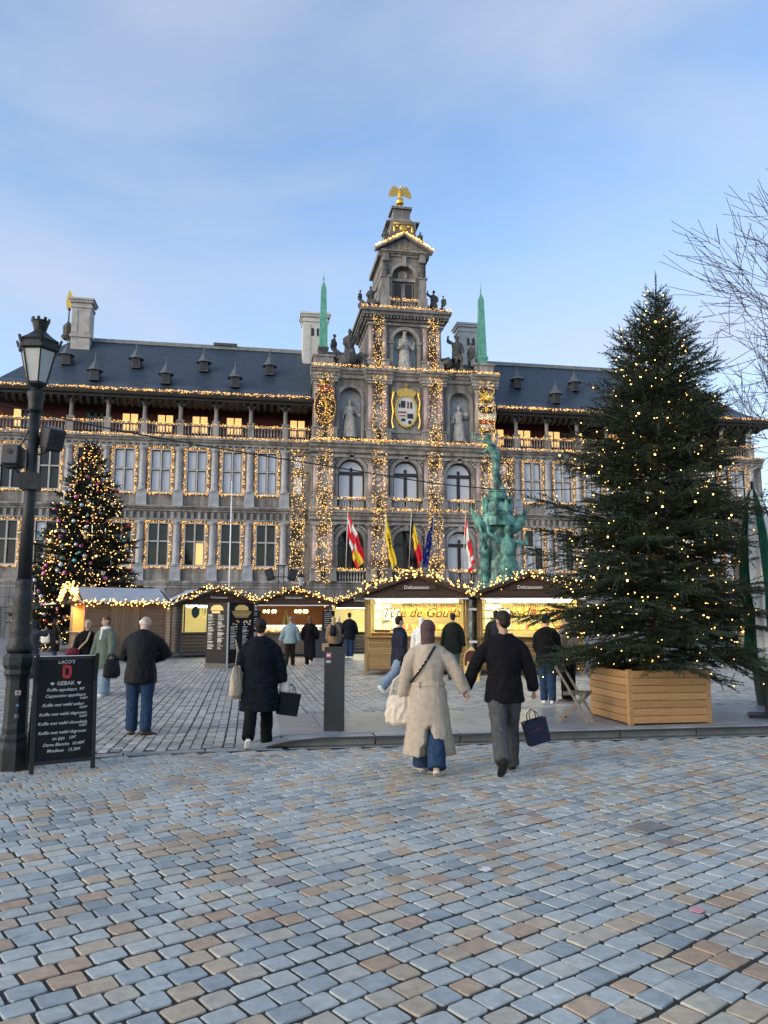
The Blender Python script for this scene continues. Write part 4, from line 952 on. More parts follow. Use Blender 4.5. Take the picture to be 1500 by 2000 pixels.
def person(label, loc, rz, h=1.72, female=False, vox=.012, top=None, bottom=None, shoes=None, hair=('short', None), skin=None, pose=None, mod=None, face=False, group=None, wr=.009):
    J = skeleton(h, **(pose or {}))
    if mod: J.update(mod)
    p = thing('person', label, 'person', loc, rz, group); sk = skin or M_skin
    b = MB(); m_body(b, J, hands=False, thin=.97, female=female); me = remesh(b, vox*1.5, 2, 'body', sk)
    hnd = MB(); m_hand(hnd, J, 0); m_hand(hnd, J, 1)          # fingers stay apart: joined to the body mesh after the skin
    bmm = bmesh.new(); bmm.from_mesh(me); tmp = hnd.mesh('h'); bmm.from_mesh(tmp); bmm.to_mesh(me); bmm.free(); bpy.data.meshes.remove(tmp)
    me.polygons.foreach_set('use_smooth', [True]*len(me.polygons)); link('body', me, p)
    if bottom:
        b = MB(); m_legs(b, J, bottom.get('w', .02), bottom.get('flare', 0)); me = remesh(b, vox*1.5, 2, 'trousers', bottom['mat']); wrinkle(me, wr*.9, (13,13,10), 3.1); link('trousers', me, p)
    if top:
        b = MB(); m_top(b, J, **{k_: v for k_, v in top.items() if k_ not in ('mat','name','hood','extra','wr','ws')})
        if top.get('hood'):
            k = J['k']; c = J['neck'] + Vector((0,-.07*k,-.01*k)); b.ell(tuple(c), (.135*k,.075*k,.075*k), 12, 8); b.ell(tuple(c + Vector((0,-.02*k,-.07*k))), (.10*k,.05*k,.07*k), 12, 8)
        if top.get('extra'): top['extra'](b, J)
        me = remesh(b, vox*1.3, 3, top.get('name', 'jacket'), top['mat']); wrinkle(me, top.get('wr', wr), top.get('ws', (11,11,5)), h*7); link(top.get('name', 'jacket'), me, p)
    if shoes:
        for i in (0,1):
            b = MB(); m_shoe(b, J, i); me = remesh(b, vox*1.1, 1, 'shoe', shoes[0]); o = link('shoe', me, p)
            s_ = MB(); m_sole(s_, J, i); link('sole', s_.mesh('sole', shoes[1] if len(shoes) > 1 else shoes[0], True), o)
    dm = MB(); Mh = m_head(dm, J)
    if hair[1] is not None:
        b = MB(); m_hair(b, J, hair[0], Mh); me = remesh(b, vox*.95, 2, 'hair' if hair[0] not in ('hijab','beanie','hood') else {'hijab':'headscarf','beanie':'knit_hat','hood':'hood'}[hair[0]], hair[1])
        if hair[0] not in ('hijab',): wrinkle(me, .006, (55,55,16), 1.7)
        else: wrinkle(me, .004, (14,14,26), 1.7)
        link(me.name.split('.')[0], me, p)
    if face:
        for s in (-1,1):
            link('eye', MB().ell((s*.031,.083,.012),(.012,.008,.007),8,6,Mh).mesh('eye', cloth('eye', (.03,.02,.02)), True), p)
            link('eyebrow', MB().tube([(s*.015,.088,.034),(s*.032,.087,.038),(s*.05,.076,.033)], .004, 5, Mh).mesh('eyebrow', hair[1] or sk, True), p)
        link('mouth', MB().ell((0,.092,-.055),(.027,.008,.008),8,6,Mh).mesh('mouth', cloth('lips', (.45,.16,.14)), True), p)
    return p, J
def statue_mesh(J, mat, name='figure', vox=.02, robe=True, extra=None, scale=1.0, female=True):
    b = MB(); m_body(b, J, hands=False, female=female)
    for i in (0,1): m_hand(b, J, i)
    if robe: m_top(b, J, .86, .035, .10, .55, .02, True)
    if extra: extra(b, J)
    me = remesh(b, vox, 2, name, mat)
    if robe: wrinkle(me, .03, (12,12,3.5), 2.2)
    if scale != 1.0: me.transform(Matrix.Scale(scale, 4))
    return me
# ---------------------------------------------------------------- statues of the hall
def put_statue(label, me, loc, rz, base=None, inscription=None):
    t = thing('statue', label, 'statue', loc, rz); link('figure', me, t)
    if base:
        b = base[0].build('pedestal', base[1], t)
        if inscription: link('inscription', text_mesh(inscription, .3, S_gold, .01), t, (0, -.52, .12), (R(90), 0, 0))
    return t
FZ = Matrix.Rotation(math.pi, 4, 'Z')
def ex_justice(b, J):
    k = J['k']; b.tube([J['wr1'], J['wr1'] + Vector((.05,.1,-.3))], [.02,.02], 6); b.ell(tuple(J['wr0'] + Vector((0,.05,.05))), .06, 8, 6); b.ell(tuple(J['head'] + Vector((0,-.02,.06))), (.1,.1,.1), 10, 8)
def ex_prud(b, J):
    b.ell(tuple(J['wr0'] + Vector((0,.04,.1))), (.09,.05,.11), 8, 6); b.tube([J['wr1'], J['wr1'] + Vector((.1,.06,.04)), J['wr1'] + Vector((.12,.08,-.12))], .025, 6); b.ell(tuple(J['head'] + Vector((0,-.02,.06))), (.1,.1,.1), 10, 8)
def ex_mad(b, J):
    b.lathe([(.08,0),(.10,.10),(.13,.16),(.06,.10)], 8, tuple(J['head'] + Vector((0,0,.09))))
    c = J['wr1'] + Vector((.02,.06,.12)); b.ell(tuple(c), (.09,.08,.13), 10, 8); b.ell(tuple(c + Vector((.02,.02,.17))), .065, 10, 8); b.tube([c, c + Vector((.14,.08,.08))], .03, 6)
    b.tube([J['wr0'] + Vector((0,.03,-.1)), J['wr0'] + Vector((0,.03,.3))], .02, 6)
    b.tube([J['head'] + Vector((0,-.03,.05)), J['neck'] + Vector((0,-.08,-.1)), J['pel'] + Vector((0,-.08,0)), J['pel'] + Vector((0,-.1,-.75))], [(.1,.08),(.2,.1),(.24,.1),(.3,.12)], 12, up=UPX)
ped = lambda w: MB().bev(-w, w, -.5, .3, -.05, .32, .03)
Jj = skeleton(1.72, legs=((8,10),(-2,0)), hands=((-.42,.12,1.05),(.33,.05,.86)), head=(15,0))
put_statue('pale stone statue of a robed woman in the niche beside the lion shield', statue_mesh(Jj, S_statue, extra=ex_justice, scale=2.25), (HX-5.6, HY+.42, 19.25), math.pi, (ped(.8), S_dark), 'IVSTITIA')
Jp = skeleton(1.72, legs=((-2,0),(10,14)), hands=((-.3,.16,1.28),(.3,.2,1.0)), head=(-20,5))
put_statue('pale stone statue of a robed woman in the niche beside the eagle shield', statue_mesh(Jp, S_statue, extra=ex_prud, scale=2.2), (HX+5.6, HY+.42, 19.25), math.pi, (ped(.8), S_trim), 'PRVDENTIA')
Jm = skeleton(1.72, legs=((8,10),(0,0)), hands=((-.34,.2,1.08),(.2,.2,1.12)), head=(-10,8))
put_statue('pale stone madonna with crown and child in the blue painted niche', statue_mesh(Jm, S_statue, extra=ex_mad, scale=2.35), (HX, HY+.5, 26.32), math.pi)
# dark seated groups on the shoulders of the gable
def dark_group(label, x, y, z, s, sc, seed):
    b = MB(); q = random.Random(seed)
    J = skeleton(1.72, legs=((75,80),(60,95)), hands=((-.35,.15,1.75),(.2,.3,1.0)) if s < 0 else ((-.2,.3,1.0),(.35,.15,1.75)), lean=.12, ground=False)
    m_body(b, J, hands=False); m_top(b, J, .2, .03, .1, .5, .02)
    for k in range(14): b.ell((q.uniform(-.55,.55), q.uniform(-.3,.45), q.uniform(.05,.62)), (q.uniform(.14,.3), q.uniform(.14,.25), q.uniform(.14,.3)), 8, 6)
    J2 = skeleton(1.2, legs=((60,80),(40,60)), lean=.1, ground=False); b2 = MB(); m_body(b2, J2, hands=False); b.add(b2.v, b2.f, Matrix.Translation((-s*.62, -.05, .32)) @ Matrix.Rotation(-s*.7, 4, 'Z'))
    b.tube([(s*.3,.1,.6),(s*.75,.1,.5),(s*1.0,.1,.15)], [.25,.22,.16], 10)
    me = remesh(b, .042, 1, 'figure_group', S_dark); wrinkle(me, .04, (6,6,6), seed); me.transform(Matrix.Scale(sc, 4))
    t = thing('sculpture_group', label, 'sculpture', (x, y, z), math.pi); link('figure_group', me, t); return t
dark_group('soot-black seated figures raising an arm, between lion-side obelisk and madonna stage', HX-5.6, HY+.9, 26.2, -1, 2.6, 3)
dark_group('soot-black seated figures raising an arm, between eagle-side obelisk and madonna stage', HX+5.6, HY+.9, 26.2, 1, 2.6, 4)
def dark_bust(label, x, y, z, sc, grp=None):
    b = MB(); J = skeleton(1.72, legs=((0,0),(0,0)), hands=((-.1,.2,1.25),(.1,.2,1.25)), head=(0,10)); m_body(b, J, hands=False); m_top(b, J, .3, .05, .3, 1.0, .03)
    b.tube([(0,0,.0),(0,0,.5),(0,0,.9)], [(.3,.25),(.24,.2),(.2,.16)], 12, up=UPX)
    me = remesh(b, .035, 1, 'figure', S_dark); wrinkle(me, .03, (8,8,5), 1); me.transform(Matrix.Scale(sc, 4))
    t = thing('sculpture', label, 'sculpture', (x, y, z), math.pi, grp); link('figure', me, t)
    return t
for s, nm in ((-1, 'lion'), (1, 'eagle')):
    dark_group('black crouching figures beside the open loggia, on the %s-shield side' % nm, HX+s*3.35, HY+1.6, 32.7, s, 1.8, 7+s)
    dark_bust('black term figure on the loggia pilaster, on the %s-shield side' % nm, HX+s*1.95, HY+.55, 36.75, .95)
    dark_bust('black figure sitting on the pediment slope, on the %s-shield side' % nm, HX+s*1.85, HY+1.1, 40.1, 1.15)

# ---------------------------------------------------------------- fairy lights on the hall
def jit(P, s, q=nrg): return P + q.normal(0, s, P.shape)
def light_thing(name, label, cat, pts, rad, group=None, mat=None, wire=None, loc=(0,0,0)):
    pts = np.asarray(pts); n = len(pts)
    t = thing(name, label, cat, loc, 0, group)
    r = rad*nrg.uniform(.65, 1.35, n)
    o = link('fairy_bulbs', bulbs_mesh('fairy_bulbs', pts - np.array(loc), r, mat or E_bulb), t); o['kind'] = 'stuff'
    if wire is not None:
        wm = wire.mesh('cable', S_wirem); w = link('cable', wm, t, tuple(-Vector(loc)))
    return t
S_wirem = pm('dark_cable', (.025,.03,.02), rough=.6)
def curtain(label, x, hw, y, z0, z1, dens=25):
    n = int(hw*2*(z1-z0)*dens); ns = int(hw*2/.16)
    cols = x - hw + 2*hw*(np.arange(ns)+.5)/ns
    P = np.stack([nrg.choice(cols, n) + nrg.normal(0, .035, n), y + nrg.normal(0, .09, n), nrg.uniform(z0, z1, n)], 1)
    w = MB()
    for c in cols: w.box(c-.008, c+.008, y-.008, y+.008, z0, z1)
    return light_thing('light_curtain', label, 'light curtain', P, .029, 'light curtains on the gable pillars', wire=w, loc=(x, y, z0))
sn = {-1: 'lion-shield', 1: 'eagle-shield'}
for s in (-1, 1):
    curtain('curtain of fairy lights over the narrow windows outside the %s corner' % sn[s], HX+s*10.62, .72, HY+.45, 5.0, 18.1)
    curtain('curtain of fairy lights between the outer column pair below the %s' % sn[s], HX+s*8.17, .78, HY-.85, 5.0, 18.0)
    curtain('curtain of fairy lights over the %s on the gable' % sn[s], HX+s*8.17, .82, HY-1.0, 18.6, 25.6, 26)
    curtain('curtain of fairy lights between inner columns of the two arcaded floors, %s side' % sn[s], HX+s*2.82, .78, HY-.85, 5.0, 18.0)
    curtain('curtain of fairy lights between columns beside the central coat of arms, %s side' % sn[s], HX+s*2.82, .72, HY-.95, 18.6, 25.6)
    curtain('curtain of fairy lights between columns beside the madonna, %s side' % sn[s], HX+s*2.82, .62, HY-.35, 26.4, 32.2)
def garland_line(label, pts, rad=.028, per=26, spread=(.0,.07,.07), group='fairy light garlands along the hall ledges', mat=None):
    P = []
    for a, b in zip(pts[:-1], pts[1:]):
        a, b = np.array(a, float), np.array(b, float); L = np.linalg.norm(b-a); n = max(2, int(L*per)); t = nrg.uniform(0, 1, n)[:,None]
        P.append(a + (b-a)*t + nrg.normal(0, 1, (n,3))*np.array(spread))
    w = MB()
    for a, b in zip(pts[:-1], pts[1:]): w.beam(a, b, .03, .03)
    return light_thing('light_garland', label, 'light garland', np.concatenate(P), rad, group, mat or E_bulb2, w, tuple(pts[0]))
g_ = lambda x, y, z: (HX+x, HY+y, z)
for s, nm in ((-1, 'wing on the lion-shield side'), (1, 'wing on the eagle-shield side')):
    a, b = s*9.5, s*40.4
    garland_line('fairy light garland along the roof gutter of the ' + nm, [g_(a, WY-1.55, 23.15), g_(b, WY-1.55, 23.15)])
    garland_line('fairy light garland on the gallery handrail of the ' + nm, [g_(a, WY-.35, 20.3), g_(s*40, WY-.35, 20.3)], .025, 22)
    garland_line('fairy light garland on the ledge below the gallery of the ' + nm, [g_(a, WY-.62, 19.0), g_(s*40, WY-.62, 19.0)], .026, 24)
garland_line('fairy light garland on the cornice under the robed statues', [g_(-9.6,-.9,18.98), g_(9.6,-.9,18.98)])
garland_line('fairy light garland on the ledge between the two arcaded floors', [g_(-9.6,-.75,12.2), g_(9.6,-.75,12.2)], .026, 22)
garland_line('fairy light garland on the cornice under the madonna and obelisks', [g_(-9.7,-1.0,26.42), g_(9.7,-1.0,26.42)])
garland_line('fairy light garland on the cornice above the madonna', [g_(-4.7,-.75,32.88), g_(4.7,-.75,32.88)])
garland_line('fairy light garland along the slopes of the top pediment', [g_(-3.1,.1,39.75), g_(0,.1,41.5), g_(3.1,.1,39.75)], .04, 44)
garland_line('fairy light garland on the handrail of the open loggia', [g_(-1.45,.5,34.3), g_(1.45,.5,34.3)])
an = {-5.45: 'lion-shield side', 0.0: 'middle', 5.45: 'eagle-shield side'}
for c in AC:
    garland_line('fairy light garland on the upper balcony rail, %s of the arcade' % an[c], [g_(c-1.4,-.5,13.28), g_(c+1.4,-.5,13.28)], .027, 32)
    garland_line('fairy light garland on the lower balcony rail, %s of the arcade' % an[c], [g_(c-1.4,-.5,6.35), g_(c+1.4,-.5,6.35)], .027, 32)
fm = {}
for (x, zb, h) in lit_frames:
    key = round(h, 2)
    if key not in fm:
        hw = HWO+.24; L = [(-hw,-.25),(hw,-.25),(hw,h+.22),(-hw,h+.22),(-hw,-.25)]; P = []; w = MB()
        for (x0,z0),(x1,z1) in zip(L[:-1], L[1:]):
            n = int(math.hypot(x1-x0, z1-z0)*22); t = nrg.uniform(0,1,n)
            P.append(np.stack([x0+(x1-x0)*t + nrg.normal(0,.055,n), nrg.normal(-.22,.05,n), z0+(z1-z0)*t + nrg.normal(0,.055,n)], 1)); w.beam((x0,-.2,z0),(x1,-.2,z1),.03,.03)
        P = np.concatenate(P); fm[key] = (bulbs_mesh('fairy_bulbs', P, .024*nrg.uniform(.65,1.3,len(P)), E_bulb2), w.mesh('cable', S_wirem))
    nth = ('first','second','third','fourth','fifth','sixth','seventh','eighth')[int(round((abs(x)-13.6)/BAY))]
    t = thing('window_lights', 'fairy lights framing the %s %s-floor wing window from the gable, %s side' % (nth, 'upper' if zb > 10 else 'lower', sn[-1 if x < 0 else 1]), 'window lights', (HX+x, HY+WY, zb), 0, 'lit window frames, %s floor' % ('upper' if zb > 10 else 'lower'))
    o = link('fairy_bulbs', fm[key][0], t); o['kind'] = 'stuff'; link('cable', fm[key][1], t)
# ---------------------------------------------------------------- trees
def leaf_mat(name, c1, c2, rough=.6):
    return pm(name, c1, c2, 2.5, rough, spec=.3, contrast=(.3,.7))
M_spruce = leaf_mat('spruce_needles', (.011,.022,.011), (.030,.048,.025))
M_spruce2 = leaf_mat('spruce_needles_far', (.008,.016,.010), (.018,.03,.019))
M_bark = pm('spruce_bark', (.05,.035,.025), (.09,.065,.045), 9, .85, .5, 30)
M_bark2 = pm('plane_bark', (.018,.015,.014), (.03,.026,.024), 6, .85, .4, 30)
def twig_template(nn, nl, nw, seed, droop=.0):
    """unit twig along +x: needle blades all round, pointing forward"""
    q = np.random.default_rng(seed); V = []; F_ = []
    for i in range(nn):
        t = (i+.5)/nn; a = i*2.399 + q.uniform(-.4,.4); f = .55 + .35*t
        d = np.array([f, math.cos(a)*(1-f*.45), math.sin(a)*(1-f*.45)*.75]); d /= np.linalg.norm(d)
        b = np.array([t*.96, 0, 0]); s = np.cross(d, [0.3,math.sin(a),-math.cos(a)]); s = s/np.linalg.norm(s)*nw
        L = nl*q.uniform(.75,1.15)*(1-.3*t); k = len(V)
        V += [b-s, b+s, b+d*L]; F_.append((k,k+1,k+2))
    k = len(V); r = .018
    for x, rr in ((0,r),(1,r*.5)):
        for j in range(3): V.append(np.array([x, rr*math.cos(2.094*j), rr*math.sin(2.094*j)]))
    for j in range(3): a, b = k+j, k+(j+1)%3; F_ += [(a,b,b+3),(a,b+3,a+3)]
    return np.array(V), np.array(F_)
def inst(tmpl, pos, dirs, length, roll):
    """place a unit twig many times; scale length along and across"""
    V, Fc = tmpl; n = len(pos); d = dirs/np.linalg.norm(dirs, axis=1)[:,None]
    up = np.tile(np.array([0,0,1.]), (n,1)); up[np.abs(d[:,2]) > .95] = (1,0,0)
    y = np.cross(up, d); y /= np.linalg.norm(y, axis=1)[:,None]; z = np.cross(d, y)
    c, s = np.cos(roll)[:,None], np.sin(roll)[:,None]; y, z = y*c + z*s, -y*s + z*c
    P = pos[:,None,:] + length[:,None,None]*(V[None,:,0:1]*d[:,None,:] + V[None,:,1:2]*y[:,None,:] + V[None,:,2:3]*z[:,None,:])
    return P.reshape(-1,3), (Fc[None] + (np.arange(n)*len(V))[:,None,None]).reshape(-1,3)
def spruce(name, label, loc, H, z0, rprof, dz, nb, tw, sub_step, seed, mat, nn, needle, wood_r, extra_branches=(), top_clear=.5):
    q = random.Random(seed); pos = []; dr = []; ln = []
    wood = MB(); wood.tube([(0,0,0),(q.uniform(-.03,.03),0,H*.5),(0,0,H*.93),(.01,0,H)], [wood_r, wood_r*.6, wood_r*.14, wood_r*.05], 9)
    limbs = MB(); tips = []
    def branch(z, az, L, rise, droop):
        n = max(3, int(L/.22)); p = Vector((0,0,z)); pts = [p.copy()]; a = rise
        for i in range(n):
            t = i/n; e = a - droop*t*(1.7-1.5*t); azz = az + q.uniform(-.05,.05)
            p = p + Vector((math.cos(azz)*math.cos(e), math.sin(azz)*math.cos(e), math.sin(e)))*(L/n); pts.append(p.copy())
        limbs.tube(pts, [max(.004, wood_r*.22*(1-i/len(pts))*min(1, L)) for i in range(len(pts))], 4)
        tot = L; s = L*.16 if L > .5 else .05
        while s < L:
            f = s/L*n; i = min(n-1, int(f)); b = pts[i].lerp(pts[i+1], f-i); fw = (pts[i+1]-pts[i]).normalized(); sd = fw.cross(Vector((0,0,1))).normalized()
            for sg in (-1, 1):
                ll = min(.55*L, (L-s)*.75 + tw*.9)*q.uniform(.55,1.1); ll = min(ll, tw*5)
                d = (fw*q.uniform(.5,.9) + sd*sg*q.uniform(.6,1.0) + Vector((0,0,q.uniform(-.28,.22)))).normalized()
                m = max(1, int(round(ll/tw))); pp = b.copy()
                for j in range(m):
                    pos.append(pp.copy()); dr.append(d.copy()); ln.append(tw*q.uniform(1.0,1.35))
                    if j:
                        for s2 in (-1,1):
                            if q.random() < .8:
                                d2 = (d + d.cross(Vector((0,0,1)))*s2*.85 + Vector((0,0,q.uniform(-.25,.2)))).normalized(); pos.append(pp.copy()); dr.append(d2); ln.append(tw*q.uniform(.7,1.1))
                    pp = pp + d*tw; d = (d + Vector((0,0,q.uniform(-.2,.12))) + fw*.12).normalized()
                tips.append(pp.copy())
            if q.random() < .75: pos.append(b.copy()); dr.append((fw*.5 + sd*q.uniform(-.5,.5) + Vector((0,0,q.choice((-1,-.8,.7))))).normalized()); ln.append(tw*q.uniform(.9,1.4))
            s += sub_step*q.uniform(.8,1.2)
        pos.append(pts[-2].copy()); dr.append(pts[-1]-pts[-2]); ln.append(tw*1.3); tips.append(pts[-1].copy())
        pos.append(pts[-1].copy()); dr.append((pts[-1]-pts[-2]) + Vector((0,0,.02))); ln.append(tw*1.1)
    z = z0; k = 0
    while z < H - (.12 if H > 9 else .42):
        r = rprof(z)
        for j in range(nb if r > .3 else max(4, nb-3)):
            az = k*1.1 + 6.283*j/nb + q.uniform(-.3,.3); t = (z-z0)/(H-z0)
            L = r*q.uniform(.62,1.16); branch(z + q.uniform(-.4,.4)*dz, az, L, R(3) + R(46)*t*t + q.uniform(-.2,.2), R(22)*(1-t)*q.uniform(.1,1.3))
        z += dz*(1 - .35*(z-z0)/(H-z0)); k += 1
    for e in extra_branches: branch(*e)
    for s in np.arange(H-top_clear, H, tw*.5): pos.append(Vector((0,0,s))); dr.append(Vector((q.uniform(-.1,.1),q.uniform(-.1,.1),1))); ln.append(tw*.9)
    pos = np.array([tuple(p) for p in pos]); dr = np.array([tuple(p) for p in dr]); ln = np.array(ln)
    T = twig_template(nn, needle/tw, .0052/tw*(needle/.03), seed); V, Fc = inst(T, pos, dr, ln, nrg.uniform(0, 6.28, len(pos)))
    t = thing(name, label, 'tree', loc)
    link('trunk', wood.mesh('trunk', M_bark, True), t); link('crown', np_mesh('crown', V, Fc, mat), t)['kind'] = 'stuff'
    link('limbs', limbs.mesh('limbs', M_bark), t)['kind'] = 'stuff'
    return t, tips
def hang_bulbs(t, tips, n, rad, mat, seed, big=0.0, name='fairy_bulbs'):
    q = random.Random(seed); P = []; r = []
    for i in range(n):
        p = q.choice(tips); P.append((p.x*q.uniform(.78,1.02)+q.uniform(-.05,.05), p.y*q.uniform(.78,1.02)+q.uniform(-.05,.05), p.z+q.uniform(-.12,.1))); r.append(rad*(q.uniform(.7,1.1) if q.random() > big else q.uniform(1.5,2.3)))
    o = link(name, bulbs_mesh(name, np.array(P), np.array(r), mat), t); o['kind'] = 'stuff'; return o
E_tree = em('tree_bulb', (1.0, .50, .12), 6.0)
E_tree2 = em('far_tree_bulb', (1.0, .52, .15), 2.2)
PX, PY = 6.33, 11.78
def rp1(z):
    xs = [0.8,1.3,1.9,2.6,3.4,4.4,5.3,6.1,6.6,7.0,7.45]; ys = [1.5,1.75,1.85,1.75,1.55,1.32,1.02,.7,.38,.15,.03]
    return float(np.interp(z, xs, ys))
tA, tipsA = spruce('christmas_tree', 'large dark spruce strung with sparse fairy lights, standing in a timber planter', (6.55, 11.88, .15), 7.55, .82, rp1, .165, 8, .165, .108, 21, M_spruce, 13, .040, .10,
                   top_clear=.9, extra_branches=((1.75, R(172), 2.75, R(-2), R(14)), (2.3, R(185), 2.4, R(12), R(18)), (1.3, R(178), 2.45, R(-6), R(30)), (1.15, R(-20), 2.3, R(-4), R(30)), (1.5, R(10), 2.3, R(0), R(24)), (2.9, R(170), 2.2, R(20), R(14))))
tA.rotation_euler = (0, R(2.6), 0)
hang_bulbs(tA, tipsA, 620, .0095, E_tree, 4, .12)
def rp2(z): return float(np.interp(z, [0.8,2.2,4,7,9.5,10.8,11.4], [3.5,3.5,3.0,1.95,1.0,.45,.1]))
tB, tipsB = spruce('christmas_tree', 'tall Christmas tree crowded with coloured baubles and fairy lights behind the market stall', (-9.0, 45.0, 0), 11.3, .8, rp2, .34, 9, .34, .25, 22, M_spruce2, 9, .13, .2)
hang_bulbs(tB, tipsB, 2200, .03, E_tree2, 6, .06)
bc = [pm('bauble_' + n, c, rough=.18, metal=.35, coat=.5) for n, c in (('pink',(.62,.16,.36)),('silver',(.62,.62,.64)),('teal',(.10,.42,.38)),('red',(.5,.03,.04)),('gold',(.7,.42,.1)),('ice',(.5,.62,.68)))]
bmsh = [MB().ell((0,0,0), .11, 8, 6).mesh('bauble', m, True) for m in bc]
outer = [p for p in tipsB if p.y < .6]; rq = random.Random(9)
for i in range(250):
    p = rq.choice(outer); link('bauble', bmsh[rq.choice((0,0,1,1,2,3,4,5))], tB, (p.x*1.01, p.y*1.02, p.z-.08), scale=(rq.uniform(.7,1.25),)*3)
star = MB(); 
for k in range(5):
    a = math.pi/2 + 2*math.pi*k/5; star.prism([(0.06*math.cos(a-.63),.06*math.sin(a-.63)),(.28*math.cos(a),.28*math.sin(a)),(.06*math.cos(a+.63),.06*math.sin(a+.63)),(0,0)], -.03, .03)
star.prism(disc(0,0,.075,.075,0,0,10), -.031, .031)
link('star', star.mesh('star', bc[1]), tB, (0,0,11.5))
for i in range(34):                                         # white icicle ornaments
    p = rq.choice(outer); link('icicle', MB().lathe([(.03,0),(.018,-.25),(.004,-.55)], 5).mesh('icicle', bc[5]) if i == 0 else bpy.data.meshes['icicle'], tB, (p.x*1.02, p.y*1.03, p.z))
# bare tree reaching in from the right
def bare_tree(loc, label, seed):
    q = random.Random(seed); mb = MB(); tw = MB()
    def grow(p, d, L, r, lvl):
        n = 7 if lvl < 2 else 5; pts = [p.copy()]; rad = [r]; dd = d.copy()
        for i in range(n):
            dd = (dd + Vector((q.uniform(-.10,.10), q.uniform(-.10,.10), q.uniform(-.04,.11)))).normalized(); p = p + dd*(L/n); pts.append(p.copy()); rad.append(max(.009, r*(1-.62*(i+1)/n)))
        (mb if lvl < 3 else tw).tube(pts, rad, 7 if lvl < 2 else (4 if lvl < 4 else 3))
        if lvl >= 5: return
        kids = (6, 6, 6, 5, 3)[lvl]
        for c in range(kids):
            t = q.uniform(.28, 1.0) if lvl else q.uniform(.42, 1.0); i = min(n-1, int(t*n)); b = pts[i].lerp(pts[i+1], t*n-i); ax = (pts[i+1]-pts[i]).normalized()
            side = ax.cross(Vector((q.uniform(-1,1), q.uniform(-1,1), q.uniform(-1,1)))).normalized(); nd = (ax*q.uniform(.8,1.3) + side*q.uniform(.6,.9) + Vector((0,0,.12))).normalized()
            if lvl == 0: nd = (Vector((math.cos(c*1.05+2.6), math.sin(c*1.05+2.6), 0))*q.uniform(.7,1.05) + Vector((0,0,q.uniform(.35,.8)))).normalized()
            grow(b, nd, L*q.uniform(.52,.74), max(.011, rad[i]*q.uniform(.45,.66)), lvl+1)
    grow(Vector((0,0,0)), Vector((-.05,0,1)), 8.2, .27, 0)
    t = thing('bare_tree', label, 'tree', loc); link('trunk', mb.mesh('trunk', M_bark2, True), t); o = link('twigs', tw.mesh('twigs', M_bark2), t); o['kind'] = 'stuff'; return t
bare_tree((20.7, 18.0, 0), 'bare winter tree with fine spreading twigs beyond the planter', 12)
# ---------------------------------------------------------------- market stalls
def plank_mat(name, c1, c2, rnd=.16, rough=.62): return pm(name, c1, c2, 3.0, rough, .25, 14, stretch=(1.2,10,10), rnd=rnd, contrast=(.3,.7))
W_honey = plank_mat('honey_plank', (.19,.115,.042), (.27,.17,.07))
W_grey = plank_mat('weathered_plank', (.10,.075,.058), (.15,.115,.09))
W_brown = plank_mat('brown_plank', (.15,.09,.052), (.22,.14,.085))
W_dark = plank_mat('dark_gable_board', (.032,.014,.007), (.05,.022,.01))
W_door = pm('door_board', (.17,.105,.055), (.23,.15,.085), 3, .6, .3, 14, stretch=(10,10,1.2), rnd=.12)
S_corr = pm('corrugated_roof', (.33,.36,.40), (.42,.45,.48), 2, .45, metal=.3)
S_white = MATS['shield_white']; S_wht = pm('white_enamel', (.75,.75,.74), rough=.4)
S_rubber = pm('black_rubber', (.015,.015,.016), rough=.7)
M_chalk = pm('chalkboard', (.005,.006,.008), (.010,.011,.013), 6, .55, spec=.2)
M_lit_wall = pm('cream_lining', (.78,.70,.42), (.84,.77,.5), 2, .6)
M_glass = bpy.data.materials.new('clear_glass'); M_glass.use_nodes = True
_t = M_glass.node_tree; _b = _t.nodes['Principled BSDF']; _b.inputs['Base Color'].default_value = (1,1,1,1); _b.inputs['Roughness'].default_value = .02; _b.inputs['Transmission Weight'].default_value = 1.0; _b.inputs['IOR'].default_value = 1.05
E_tube = em('light_tube', (1.0, .93, .62), 14)
E_warm = em('chandelier_bulb', (1.0, .55, .17), 14)
E_gar = em('garland_bulb', (1.0, .50, .12), 2.6)
M_fir = leaf_mat('fir_garland_needles', (.014,.025,.010), (.035,.048,.018))
def fir_garland(label, pts, seed, bulbs=22, r=.11, grp='lit fir garlands on the stall roofs', brad=.021):
    q = np.random.default_rng(seed); P = []
    for a, b in zip(pts[:-1], pts[1:]):
        a, b = np.array(a, float), np.array(b, float); n = int(np.linalg.norm(b-a)*46)+2; P.append(a + (b-a)*q.uniform(0,1,n)[:,None])
    P = np.concatenate(P); n = len(P); D_ = q.normal(0,1,(n,3)); D_[:,2] -= .25
    T = twig_template(12, .32, .03, seed); V, Fc = inst(T, P + q.normal(0,.02,(n,3)), D_, q.uniform(.6,1.25,n)*r*1.5, q.uniform(0,6.28,n))
    t = thing('fir_garland', label, 'garland', tuple(pts[0]), 0, grp); o = np.array(pts[0])
    link('foliage', np_mesh('foliage', V-o, Fc, M_fir), t)['kind'] = 'stuff'
    B = []
    for a, b in zip(pts[:-1], pts[1:]):
        a, b = np.array(a, float), np.array(b, float); m = max(2, int(np.linalg.norm(b-a)*bulbs)); B.append(a + (b-a)*q.uniform(0,1,m)[:,None] + q.normal(0, r*.75, (m,3)))
    B = np.concatenate(B); link('fairy_bulbs', bulbs_mesh('fairy_bulbs', B-o, brad*q.uniform(.6,1.5,len(B)), E_gar), t)['kind'] = 'stuff'
    return t
